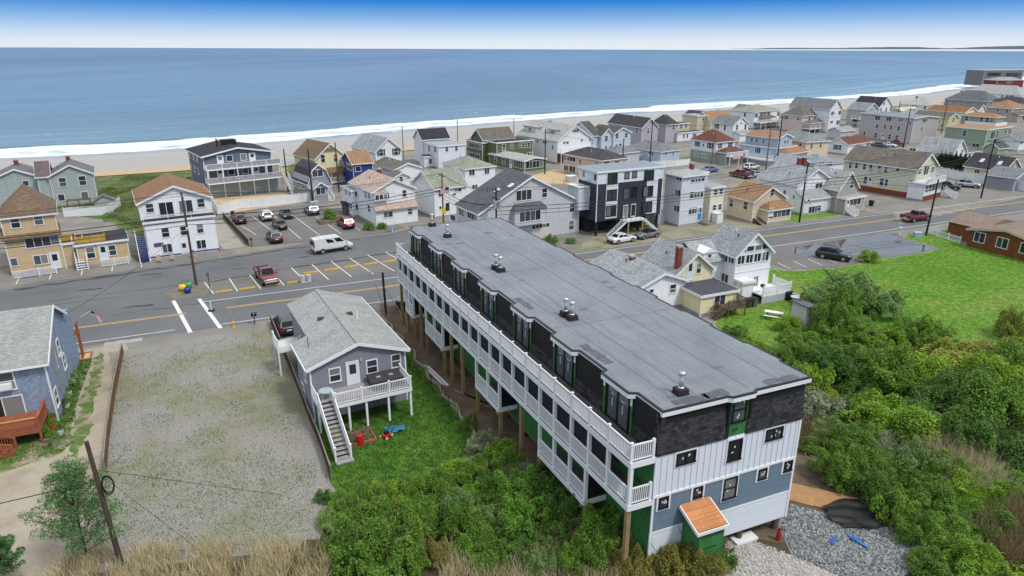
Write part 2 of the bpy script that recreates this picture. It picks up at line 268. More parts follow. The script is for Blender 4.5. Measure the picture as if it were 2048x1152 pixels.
('peach_house','peach stucco two storey house with dark grey hip roof and small awning',20.27,153.58,36.3,[(0.0,0.0,7.92,13.3,0.0,4.6,'hip',1.71,'peach','charcoal',0.3)],[(0,'L',-12.79,3.5,0.72,0.93,'d'),(0,'L',-10.58,3.57,2.96,1.03,'n3'),(0,'L',-12.34,1.19,1.61,1.16,'n2'),(0,'L',-7.36,3.36,0.74,1.01,'d'),(0,'L',-1.86,3.73,0.58,0.76,'d'),(0,'F',1.24,3.96,1.52,0.66,'n2'),(0,'F',4.62,3.69,1.4,0.67,'n2'),(0,'F',6.8,3.66,0.79,0.63,'d'),(0,'L',-10.13,1.21,2.09,1.38,'P')],[]),
('pale_blue_twin_gable_house','pale blue house with two front gables and dark green grey roof',28.44,194.21,33,[(0.0,0.0,6.31,10.0,0.0,5.8,'gy',1.38,'paleblue','greengrey',0.3),(-3.95,0.48,4.18,8.0,0.0,5.4,'gy',1.77,'paleblue','greengrey',0.3),(-5.79,1.67,2.79,12.0,0.0,5.4,'gx',3.2,'paleblue','greengrey',0.3)],[(0,'F',1.23,4.93,0.9,1.32,'d'),(0,'F',4.66,4.94,0.91,1.24,'d'),(0,'F',1.26,1.94,0.81,1.33,'d'),(0,'F',2.61,2.02,0.95,1.52,'d'),(1,'F',1.73,4.5,1.04,1.31,'d'),(1,'F',1.69,1.97,0.7,0.79,'d'),(1,'F',3.33,1.85,0.7,0.8,'d'),(2,'F',1.69,4.51,0.51,0.79,'d')],[]),
('mauve_gabled_house','mauve clapboard house with steep charcoal hip and gable roof',38.82,207.58,29.3,[(0.0,0.0,5.93,16.66,0.0,6.0,'gy',2.53,'mauve','charcoal',0.3)],[(0,'F',2.33,4.85,0.78,1.5,'d'),(0,'L',-2.46,4.83,0.77,1.39,'d')],[]),
('mauve_hip_roofed_house','mauve and tan house with charcoal hip roof and small porch',48.15,217.41,32.5,[(0.0,0.0,5.06,6.77,0.0,5.8,'hip',2.58,'mauve','charcoal',0.3),(5.1,1.5,6.5,4.0,0.0,5.4,'flat',0.0,'tan2','charcoal',0.3),(4.2,-1.0,11.0,2.5,0.0,2.9,'flat',0.0,'white','dark',0.3)],[(0,'F',3.06,4.73,0.85,1.51,'d'),(1,'F',2.86,4.56,0.89,1.18,'d'),(1,'F',5.06,4.65,0.81,1.19,'d'),(2,'F',2.68,1.8,0.72,1.13,'d'),(2,'F',4.24,1.8,0.72,1.14,'d'),(2,'F',7.57,1.81,1.65,1.14,'n2')],[]),
('flat_tan_house','tan flat roofed beach house with single tall window',61.99,233.76,25.2,[(0.0,0.0,4.51,7.45,0.0,6.8,'flat',0.0,'tan2','grey',0.3)],[(0,'F',2.35,5.37,0.75,1.54,'d')],[]),
('light_blue_hip_roofed_house','light blue single storey house with grey hip roof and white fence',38.25,176.78,37.1,[(0.0,0.0,7.14,12.29,0.0,3.2,'hip',1.83,'lightblue','grey3',0.3)],[(0,'F',1.98,2.46,0.69,0.74,'f'),(0,'F',4.76,2.38,0.61,0.8,'d'),(0,'L',-8.98,2.51,1.36,1.25,'n2'),(0,'L',-6.68,2.11,0.76,1.4,'D'),(0,'L',-3.9,2.18,0.74,1.38,'D'),(0,'L',-2.83,2.47,0.56,1.21,'d')],[]),
('modern_townhouse','modern dark slate and white flat roofed townhouse raised on steel posts',13.24,105.2,26.1,[(0.0,0.0,12.64,5.59,2.4,10.31,'flat',0.0,'slate','bluegreyroof',0.35)],[(0,'F',2.7,9.11,1.72,1.58,'n2b'),(0,'F',5.45,9.37,0.82,0.87,'fb'),(0,'F',6.9,9.4,0.83,0.88,'fb'),(0,'F',9.73,9.08,1.7,1.54,'n2b'),(0,'F',2.72,6.5,1.73,1.61,'n2b'),(0,'F',5.55,6.44,0.99,1.74,'fb'),(0,'F',7.07,6.44,1.0,1.75,'fb'),(0,'F',9.71,6.47,1.76,1.57,'n2b'),(0,'F',2.7,3.95,1.75,1.63,'n2b'),(0,'F',5.58,3.6,1.0,2.12,'Db'),(0,'F',7.1,3.6,1.01,2.19,'Db'),(0,'F',9.74,3.89,1.77,1.59,'n2b'),(0,'L',-2.5,6.81,0.86,1.07,'f'),(0,'L',-3.99,4.3,0.81,1.09,'f'),(0,'L',-3.96,9.46,0.73,0.96,'f'),(0,'L',-0.59,9.42,0.69,0.94,'f')],[]),
('grey_porch_tower_house','grey house with three storey enclosed porch tower and blue door',27.94,111.44,30,[(0.0,0.0,5.16,4.0,0.0,8.53,'hip',0.69,'bluewhite','grey2',0.3),(3.94,4.02,6.0,3.59,0.0,5.8,'flat',0.0,'lightgrey','grey',0.3),(2.44,2.69,6.0,3.87,0.0,8.1,'flat',0.0,'lightgrey','grey',0.3),(6.6,-0.19,3.12,5.0,0.0,6.0,'flat',0.0,'cream2','grey',0.3)],[(0,'F',3.01,7.59,2.08,0.52,'n3'),(0,'F',3.95,7.58,2.13,0.52,'n3'),(0,'F',3.05,5.18,2.1,1.09,'n3'),(0,'F',4.01,5.1,2.0,1.02,'n3'),(0,'F',3.07,2.47,2.12,1.11,'n3'),(0,'F',4.47,2.43,1.09,0.97,'n2'),(0,'F',4.58,1.81,0.87,2.16,'Dblue'),(0,'L',-0.77,8.07,1.24,0.59,'n2'),(0,'L',-0.77,5.66,1.25,0.99,'n2'),(0,'L',-0.74,3.01,1.17,1.0,'n2'),(1,'L',-2.97,4.4,0.93,1.29,'d'),(1,'L',-3.03,1.74,0.81,1.35,'d'),(2,'L',-3.23,7.42,0.97,0.79,'n2'),(3,'F',1.11,5.16,0.76,0.9,'d'),(3,'F',2.41,5.17,0.76,0.9,'d'),(3,'F',1.19,2.46,0.76,0.91,'d'),(3,'F',2.44,2.47,0.77,0.92,'d')],[(5.21,3.98,7.57,9.77,0.61,'red')]),
('tan_bungalow','tan bungalow with orange brown gable roof and glazed front porch',41.02,113.97,27.4,[(0.0,0.0,7.53,6.05,0.0,3.93,'gy',2.1,'tan3','orange',0.3),(1.6,-2.0,5.4,2.0,0.0,2.68,'hip',1.1,'tan3','orange',0.3)],[(0,'F',4.05,5.02,0.71,1.25,'d'),(1,'F',2.58,1.69,5.03,1.23,'n5'),(1,'F',0.59,2.14,0.89,1.32,'D'),(0,'L',-5.05,2.57,0.92,1.32,'d'),(0,'L',-1.73,2.75,0.87,1.29,'d')],[]),
('white_grey_roofed_house','white two storey house with pale grey roof and front porch',51.3,121.8,25.6,[(0.0,0.0,9.1,9.29,0.0,5.15,'gy',2.55,'white','grey',0.3),(-0.2,-2.2,9.4,2.2,0.0,2.9,'shed',1.2,'white','grey',0.3)],[(0,'F',5.43,4.45,1.74,1.06,'n2'),(0,'F',3.82,6.83,0.68,0.59,'f'),(0,'L',-2.64,3.33,0.56,0.72,'f'),(1,'F',2.85,0.74,2.92,1.37,'n4'),(1,'F',3.85,0.41,0.92,1.18,'d'),(1,'F',3.85,0.49,0.93,1.05,'d'),(0,'L',-0.39,2.88,0.47,0.61,'f')],[]),
('taupe_gabled_house','small taupe house with grey cross gable roof and white porch steps',58.85,121.76,31,[(0.0,0.0,5.56,8.0,0.0,4.43,'gy',2.88,'taupe','grey2',0.3),(0.0,-1.8,5.4,1.8,0.0,2.9,'flat',0.0,'taupe','grey2',0.3)],[(0,'F',3.6,4.85,0.98,1.31,'d'),(1,'F',2.06,2.17,4.54,1.34,'n4'),(1,'F',0.55,1.94,0.81,1.33,'D')],[]),
('long_cream_motel','long cream two storey motel building with brown gable roof and corner deck',79.61,134.01,36.3,[(0.0,0.0,8.55,14.95,0.0,5.98,'gy',2.62,'cream3','greybrown',0.3),(-1.05,-2.36,7.24,3.0,0.0,3.42,'flat',0.0,'white','dark',0.3)],[(0,'F',0.99,5.35,1.1,1.1,'d'),(0,'F',3.8,5.26,2.03,1.68,'P'),(0,'F',6.63,5.13,1.1,1.19,'d'),(0,'L',-13.46,5.01,0.63,1.38,'d'),(0,'L',-12.14,5.12,0.62,1.37,'d'),(0,'L',-10.45,5.09,0.61,1.36,'d'),(0,'L',-9.13,4.94,0.55,1.3,'dac'),(0,'L',-7.38,5.04,0.64,1.28,'dac'),(0,'L',-6.02,5.03,0.58,1.27,'d'),(0,'L',-3.74,5.39,0.62,0.78,'f'),(0,'L',-9.79,2.28,0.66,1.5,'d'),(0,'L',-8.83,2.28,0.66,1.5,'D'),(0,'L',-6.42,2.45,0.8,1.48,'d'),(0,'L',-5.47,2.43,0.63,1.34,'d'),(1,'F',1.58,3.05,2.86,1.5,'n2'),(1,'F',3.76,2.56,6.66,1.55,'n5')],[(17.59,6.96,5.7,7.65,0.75,'red')]),
('green_and_white_house','sage green and white house with dark red hip roof and flag draped porch',52.5,177.54,33.2,[(0.0,0.0,7.15,8.58,0.0,5.51,'hip',2.57,'white','redroof',0.3),(0.3,-3.2,6.6,3.2,0.0,3.2,'hip',1.0,'sage','redroof',0.3)],[(0,'L',-6.33,4.33,0.83,1.23,'ds'),(0,'L',-2.06,4.39,0.88,1.36,'ds'),(0,'L',-6.38,1.57,1.09,1.32,'d'),(0,'L',-3.65,1.58,1.81,0.98,'n2'),(0,'F',1.43,4.44,0.63,1.23,'ds'),(0,'F',5.38,4.48,0.75,1.24,'ds'),(0,'F',1.08,1.46,0.88,1.41,'d'),(0,'F',2.38,1.35,0.89,1.41,'d')],[]),
('white_star_gable_house','white house with grey gable roof and dark star on its gable',69.6,219.38,34.3,[(0.0,0.0,7.37,8.51,0.0,5.6,'gy',2.14,'white2','grey3',0.3),(0.3,-2.6,7.2,2.6,0.0,2.7,'shed',0.7,'white2','grey',0.3)],[(0,'F',1.87,4.51,0.93,1.49,'d'),(0,'F',5.99,4.45,0.95,1.61,'d'),(0,'L',-6.41,4.45,0.76,1.58,'ds'),(0,'L',-3.18,4.34,0.74,1.57,'d')],[]),
('orange_roofed_tan_house','tan house with orange shingle roof and brick chimney behind the star gable house',66.44,233.19,30,[(0.0,0.0,11.0,8.0,0.0,5.4,'gx',2.6,'cream','orange',0.3)],[],[(12.54,8.86,5.11,7.83,0.96,'red')]),
('white_olive_hip_roofed_house','tall white house with pale olive hip roof and long upper deck',88.57,255.88,38.5,[(0.0,0.0,16.52,11.4,0.0,6.2,'hip',1.84,'white','olive',0.3)],[(0,'F',1.1,4.79,1.1,1.37,'ds'),(0,'F',4.29,5.17,1.1,1.38,'ds'),(0,'F',6.59,5.09,1.1,1.39,'ds'),(0,'F',9.12,5.02,1.1,1.4,'ds'),(0,'F',15.82,4.69,1.1,1.43,'ds'),(0,'F',1.26,2.05,1.1,1.5,'d'),(0,'F',15.82,1.89,1.1,1.56,'d'),(0,'L',-4.06,4.9,0.85,1.36,'d'),(0,'F',9.18,1.89,1.88,1.77,'P'),(0,'F',4.15,1.98,1.67,1.63,'P')],[]),
('pink_house','pink two storey house with dark brown hip roof, porch and white stairs',101.9,245.3,32.2,[(0.0,0.0,14.52,9.0,0.0,5.8,'hip',3.17,'pink2','greybrown',0.3),(0.2,-3.2,14.8,3.2,2.7,3.6,'hip',0.8,'pink2','greybrown',0.3)],[(0,'L',-6.64,4.68,1.58,1.31,'n2'),(0,'L',-1.82,4.72,0.82,1.29,'d'),(0,'F',3.73,4.68,0.87,1.33,'d'),(0,'F',6.83,4.8,0.51,0.8,'f'),(0,'F',8.83,4.81,0.89,1.23,'d'),(0,'F',11.83,4.55,1.05,1.46,'d')],[]),
('tall_white_gable_house','tall white three storey gable house with dark grey roof',110.93,244.96,32.2,[(0.0,0.0,6.63,16.55,0.0,8.2,'gy',2.97,'white','grey3',0.3)],[(0,'F',4.95,9.82,0.82,1.13,'d'),(0,'F',1.67,6.62,1.66,1.2,'n2'),(0,'F',5.76,6.62,1.44,1.33,'n2'),(0,'F',5.6,3.27,1.76,1.35,'n2'),(0,'F',1.78,3.63,1.48,0.8,'n2')],[]),
('grey_skylight_house','grey house with two skylights in its roof and stacked side balconies',131.13,260.14,29.8,[(0.0,0.0,7.53,7.69,0.0,6.6,'gy',2.25,'greygreen','bluegreyroof',0.3)],[(0,'F',3.13,6.24,2.31,0.84,'n2'),(0,'L',-3.11,2.9,3.61,1.83,'P'),(0,'L',-2.86,0.12,3.1,1.96,'P')],[]),
('white_dark_roofed_beach_house','white house with near black gable roof close to the beach',144.91,277.9,32,[(0.0,0.0,9.18,11.0,0.0,6.2,'gy',3.47,'white','dark',0.3)],[(0,'F',3.02,7.66,1.1,1.48,'d'),(0,'F',1.65,5.08,1.1,1.36,'d'),(0,'F',5.3,4.92,1.1,1.5,'d'),(0,'F',8.48,4.95,1.1,1.51,'d')],[]),
('white_grey_hip_roofed_house','white house with wide pale grey hip roof and brick chimney',182.37,305.78,42,[(0.0,0.0,13.66,13.16,0.0,4.6,'hip',3.1,'white','grey2',0.3)],[(0,'L',-6.32,3.69,0.72,1.07,'d'),(0,'L',-2.64,3.45,0.8,1.2,'d'),(0,'L',-7.56,3.81,0.62,0.75,'f')],[(28.65,10.93,4.48,7.07,1.08,'red')]),
('low_pale_roofed_house','low house with pale yellow roof behind the long tan apartment block',158.42,281.65,30,[(0.0,0.0,12.0,9.0,0.0,3.4,'gx',1.8,'cream','paleroof',0.3)],[],[]),
('long_tan_apartment_block','long tan three storey apartment block with flat pitched grey roof',123.47,214.69,22,[(0.0,0.0,10.72,19.67,0.0,7.92,'gy',0.57,'tangrey','bluegreyroof',0.3)],[(0,'F',4.74,7.08,2.23,0.97,'n3'),(0,'F',3.95,4.51,0.78,1.07,'d'),(0,'L',-5.07,6.89,0.94,0.95,'d'),(0,'L',-4.09,6.98,0.89,0.95,'d'),(0,'L',-1.17,6.25,0.83,0.94,'d'),(0,'L',-4.9,4.43,0.85,1.05,'d'),(0,'L',-4.9,1.52,0.86,1.35,'d'),(0,'L',-13.18,6.8,1.92,1.28,'n2'),(0,'L',-8.99,6.88,1.85,1.26,'n2'),(0,'L',-4.61,6.98,1.79,1.24,'n2'),(0,'L',-12.82,4.22,0.96,1.19,'d'),(0,'L',-9.87,4.31,0.94,1.17,'d'),(0,'L',-7.68,4.37,0.92,1.16,'d'),(0,'L',-4.97,4.41,0.9,1.15,'d'),(0,'L',-17.28,1.41,0.85,1.42,'d'),(0,'L',-12.77,1.39,0.87,1.49,'d'),(0,'L',-9.88,1.31,0.85,1.77,'D'),(0,'L',-7.56,1.53,0.92,1.46,'d'),(0,'L',-4.88,1.57,0.9,1.44,'d')],[]),
('yellow_gabled_house','yellow house with flat pitched grey gable roof',156.0,249.87,22,[(0.0,0.0,5.1,13.9,0.0,4.8,'gy',1.35,'yellow','greybrown',0.3)],[(0,'F',2.41,3.83,0.66,1.46,'d'),(0,'F',4.05,4.32,0.53,0.81,'d'),(0,'L',-5.85,2.7,1.1,0.58,'f'),(0,'L',-3.7,3.24,0.73,1.1,'d'),(0,'L',-2.21,1.81,0.97,0.57,'f')],[]),
('rust_roofed_house','cream house with long rust brown gable roof',169.69,263.1,36.3,[(0.0,0.0,11.03,13.35,0.0,5.4,'gy',1.7,'cream','rust',0.3)],[(0,'F',5.12,6.19,0.8,0.72,'f')],[]),
('brown_gable_house','small white house with brown gable roof behind the rust roofed house',179.38,270.29,30,[(0.0,0.0,4.91,12.0,0.0,5.6,'gy',2.03,'white','greybrown',0.3)],[(0,'F',2.17,5.27,0.74,0.73,'f')],[]),
('large_green_house','large sage green house with orange pent roof and white roof deck wall',137.57,201.24,33.5,[(0.0,0.0,16.0,11.52,0.0,5.9,'flat',0.0,'sage2','orange',0.3),(13.51,3.87,5.25,9.93,5.7,8.4,'hip',1.0,'sage2','orange',0.3)],[(0,'F',3.79,4.21,2.47,2.08,'n2'),(0,'F',6.6,4.21,1.1,2.09,'d'),(0,'F',11.69,4.25,1.1,2.12,'d'),(0,'F',14.61,4.25,2.39,2.14,'n2'),(0,'F',3.03,0.96,2.47,1.72,'P'),(0,'L',-5.96,4.38,0.96,1.63,'d'),(0,'L',-2.25,1.3,1.85,0.99,'n2'),(1,'L',-8.29,7.45,1.0,1.43,'d'),(1,'L',-4.05,7.41,0.97,1.41,'d'),(1,'L',-2.42,7.45,0.87,1.4,'d'),(1,'L',-1.21,7.55,0.69,1.2,'d')],[]),
('white_gable_cottage','white gabled house with pale grey roof beside a dark evergreen',108.92,170.27,35.3,[(0.0,0.0,7.6,8.18,0.0,3.76,'gy',2.97,'white','grey',0.3),(-2.8,6.3,2.8,4.0,0.0,3.0,'flat',0.0,'white','grey',0.3)],[(0,'F',2.05,3.74,0.78,0.98,'d'),(0,'F',5.18,3.56,0.8,1.32,'d'),(0,'F',5.55,0.74,0.73,1.01,'d'),(1,'L',-1.91,3.9,1.53,0.63,'n2')],[]),
('grey_hip_annex','low white annex with slate hip roof behind the white gabled house',116.71,177.18,28,[(0.0,0.0,5.67,7.0,0.0,3.0,'hip',1.8,'white','slateroof',0.3)],[(0,'F',0.58,2.09,0.86,0.67,'f')],[]),
('dark_skylight_bungalow','tan bungalow with black shingle roof, skylights and brown gable',106.54,147.86,22,[(0.0,0.0,5.76,8.76,0.0,3.2,'gy',2.64,'tan3','charcoal',0.3)],[(0,'F',2.4,3.94,1.06,1.55,'n2'),(0,'L',-5.71,2.15,1.13,0.82,'n2')],[]),
('grey_fence_house','low grey house with pale roof behind the white fence at right edge',104.96,141.7,36.6,[(0.0,0.0,10.5,5.4,0.0,2.8,'gy',1.3,'greyblue','grey3',0.3)],[(0,'L',-4.13,2.67,0.7,0.34,'n2'),(0,'L',-1.61,2.5,0.45,0.31,'f'),(0,'L',-0.85,2.48,0.45,0.31,'f')],[]),
('slate_hip_roofed_house','pale grey house with large slate hip roof and dark chimney',216.75,321.39,26.4,[(0.0,0.0,11.36,19.87,0.0,5.2,'hip',4.07,'greyblue','slateroof',0.3)],[(0,'L',-15.65,3.37,0.96,1.73,'d'),(0,'L',-14.59,3.38,0.78,1.58,'d'),(0,'L',-8.72,3.83,0.75,0.79,'f'),(0,'L',-7.7,3.84,0.75,0.79,'f'),(0,'F',1.9,4.02,1.1,0.68,'f')],[(51.16,36.88,5.42,8.41,1.1,'dark')]),
('orange_hip_roofed_house','taupe house with orange brown hip roof and long white porch',200.73,282.31,28.1,[(0.0,0.0,12.69,11.04,0.0,5.2,'hip',2.77,'taupe','rust2',0.3),(0.0,-3.0,11.8,3.0,0.0,2.8,'shed',0.8,'taupe','greybrown',0.3)],[(0,'L',-5.14,4.27,0.77,0.99,'f'),(0,'L',-1.69,4.08,0.94,1.47,'d'),(0,'F',3.17,3.96,0.85,1.4,'d'),(0,'F',6.0,3.97,0.86,1.27,'d'),(1,'F',4.56,1.62,2.77,1.49,'n2')],[]),
('long_grey_roofed_house','white house with long pale grey hip roof near the far grey tower',264.41,368.2,25.5,[(0.0,0.0,12.0,29.58,0.0,5.0,'hip',4.27,'white','grey2',0.3)],[(0,'L',-8.93,3.83,0.83,1.16,'f'),(0,'L',-6.37,3.92,0.82,1.15,'f'),(0,'L',-4.15,3.99,2.19,1.14,'n3')],[]),
('dark_roofed_house','white house with dark charcoal hip roof behind the orange hip roofed house',224.99,309.29,22,[(0.0,0.0,10.0,16.53,0.0,5.0,'hip',2.4,'white','charcoal',0.3)],[],[]),
('low_grey_hip_house','low grey house with hip roof between the peach house and the light blue house',26.42,174.83,33,[(0.0,0.0,8.0,6.0,0.0,3.0,'hip',1.4,'lightgrey','grey3',0.3)],[],[]),
('small_white_porch_house','small white cottage with grey roof right of the large green house',145.95,199.01,30,[(0.0,0.0,9.0,6.0,0.0,3.2,'gx',1.5,'white','grey3',0.3)],[(0,'F',1.19,2.58,1.84,0.75,'n2')],[]),
('green_garden_shed','dark green roofed shed in front of the large green house',132.53,187.68,30,[(0.0,0.0,5.0,4.0,0.0,2.6,'gx',1.4,'sage2','greengrey',0.3)],[],[]),
('low_grey_garage','low grey garage with flat pitched roof behind the red roofed cottage',106.5,224.9,30,[(0.0,0.0,7.0,5.0,0.0,2.9,'gx',1.1,'lightgrey','grey',0.3)],[],[]),
('white_hip_cottage','white cottage with pale grey hip roof behind the tan apartment block',160.41,276.48,30,[(0.0,0.0,9.0,8.0,0.0,3.6,'hip',1.8,'white','grey',0.3)],[],[]),
('cream_beach_cottage','cream cottage with brown hip roof beside the white dark roofed beach house',157.17,297.08,30,[(0.0,0.0,8.0,8.0,0.0,3.8,'hip',1.8,'cream','greybrown',0.3)],[],[]),
('white_dune_house','white gabled house by the beach behind the pink house',92.68,273.56,30,[(0.0,0.0,7.0,9.0,0.0,5.0,'gy',2.0,'white','grey3',0.3)],[],[]),
('grey_dune_house','grey gabled house by the beach right of the mauve hip roofed house',65.78,243.68,30,[(0.0,0.0,6.0,9.0,0.0,5.2,'gy',2.0,'greygreen','charcoal',0.3)],[],[]),
('grey_apartment_tower','grey flat roofed apartment block with rows of windows at far right',368.33,557.53,10.2,[(0.0,0.0,35.27,18.0,0.0,11.5,'flat',0.0,'tower','grey',0.3)],[(0,'F',9.12,8.37,11.49,2.14,'n5b'),(0,'F',26.54,7.93,12.78,2.39,'n5b'),(0,'F',4.76,2.22,5.17,2.39,'n4')],[]),
('dark_red_house','dark red building with grey roof in front of the far grey tower',355.27,521.61,10.4,[(0.0,0.0,22.68,12.0,0.0,5.6,'hip',2.0,'darkred','grey',0.3)],[(0,'F',9.55,4.32,2.18,1.79,'n2'),(0,'F',12.27,4.3,2.18,1.79,'n2')],[]),
('rust_roofed_far_house','house with rust orange roof below the dark red building',312.61,450.83,0.0,[(0.0,0.0,12.41,11.0,0.0,4.0,'hip',1.5,'cream','rust2',0.3)],[],[]),
('blue_house_with_orange_roof','pale blue house with orange roof, wide dormer and glazed porch',67.38,175.36,37.2,[(0.0,0.0,9.31,10.99,0.0,4.2,'flat',0.0,'skyblue','orange',0.4),(0.9,0.5,6.3,9.6,4.2,6.6,'gy',1.0,'skyblue','orange',0.3),(0.1,-3.0,9.3,3.0,0.0,3.2,'hip',1.1,'skyblue','orange',0.3)],[(1,'F',3.15,5.45,0.76,0.9,'d'),(1,'F',4.37,5.44,0.71,0.91,'d'),(1,'L',-7.67,5.4,0.61,0.94,'d'),(1,'L',-6.18,5.44,0.6,0.94,'d'),(1,'L',-4.21,5.43,0.59,0.93,'d'),(0,'L',-8.67,3.38,0.5,0.74,'d'),(0,'L',-5.47,3.1,1.68,1.37,'n3'),(2,'F',4.57,1.79,9.25,1.29,'n8'),(2,'F',1.53,2.17,1.07,1.51,'D')],[]),
('grey_roofed_tan_house','tan two storey house with grey green hip roof',76.19,179.0,22,[(0.0,0.0,7.62,13.11,0.0,5.4,'hip',1.97,'tan3','greygreenroof',0.3)],[(0,'F',1.88,4.22,0.56,1.32,'d'),(0,'F',4.96,4.34,0.57,1.24,'d'),(0,'L',-1.95,4.4,0.74,0.72,'f'),(0,'F',1.69,1.47,1.08,1.0,'n2'),(0,'F',4.12,1.75,0.66,0.6,'f')],[]),
('red_roofed_cottage','white cottage with red brown roof beside the tan apartment block',93.4,192.06,36.7,[(0.0,0.0,12.35,5.7,0.0,3.0,'gx',1.6,'white','redroof',0.3)],[(0,'L',-3.26,1.86,0.83,1.3,'ds'),(0,'L',-2.11,1.9,0.73,1.3,'d'),(0,'F',11.27,2.03,1.86,1.11,'n2')],[]),
('blue_roofed_cottage','small white cottage with blue grey roof between the porch house and motel',70.2,157.5,22,[(0.0,0.0,8.35,9.73,0.0,3.2,'hip',1.2,'white','bluegreyroof',0.3),(-5.39,2.18,5.27,6.0,0.0,3.2,'gy',1.44,'lightgrey','grey',0.3)],[(0,'F',0.76,3.23,0.58,0.59,'f'),(0,'F',1.61,3.25,0.58,0.59,'f'),(0,'F',3.78,2.97,1.37,1.04,'n2')],[(-3.44,0.51,2.42,4.48,0.79,'red'),(-8.1,-0.01,2.42,4.33,0.7,'red')]),
('white_neighbour_house','white clapboard house with pale grey roof and brick chimney behind the long building',14.27,71.59,25.8,[(0.0,0.0,6.3,10.03,0.0,3.4,'gy',1.2,'white','grey',0.3)],[(0,'F',4.58,2.45,0.85,1.04,'d'),(0,'F',1.58,2.63,0.49,0.43,'f')],[(3.0,5.97,2.62,4.99,0.68,'red')]),
('cream_house','pale yellow house with grey gable roof and tall brick chimney',19.05,74.78,24.2,[(0.0,0.0,5.15,6.7,0.0,4.0,'gy',2.08,'cream','grey',0.3),(0.22,-4.26,5.11,5.5,0.0,2.45,'flat',0.0,'cream','darkflat',0.3)],[(0,'F',1.83,3.97,0.82,2.18,'D'),(0,'F',3.05,4.12,0.62,1.24,'d'),(1,'F',2.64,1.35,1.53,1.87,'P')],[(-1.58,-0.67,3.53,7.0,0.6,'red')]),
('tall_white_house','tall white house with grey gable roof and bands of upper windows',26.34,76.82,24.6,[(0.0,0.0,5.46,4.9,0.0,5.5,'gy',2.39,'white','grey',0.3),(0.3,-1.3,1.6,1.3,0.0,2.4,'flat',0.0,'white','white',0.3)],[(0,'F',0.78,4.78,1.0,1.03,'n2'),(0,'F',2.07,4.76,1.01,1.04,'n2'),(0,'F',3.3,4.77,1.02,1.04,'n2'),(0,'F',4.57,4.75,1.04,1.05,'n2'),(0,'F',2.02,6.01,1.06,0.56,'f'),(0,'F',3.27,5.99,1.02,0.56,'f'),(0,'L',-4.04,4.7,0.95,1.08,'n2'),(0,'L',-2.92,4.75,0.93,1.07,'n2'),(0,'L',-1.82,4.77,0.91,1.06,'n2'),(0,'L',-0.73,4.8,0.89,1.04,'n2'),(0,'L',-1.8,2.05,1.79,1.29,'n3s'),(0,'L',-3.72,2.07,0.29,0.73,'f'),(0,'F',3.48,1.51,0.68,1.69,'P')],[])
]
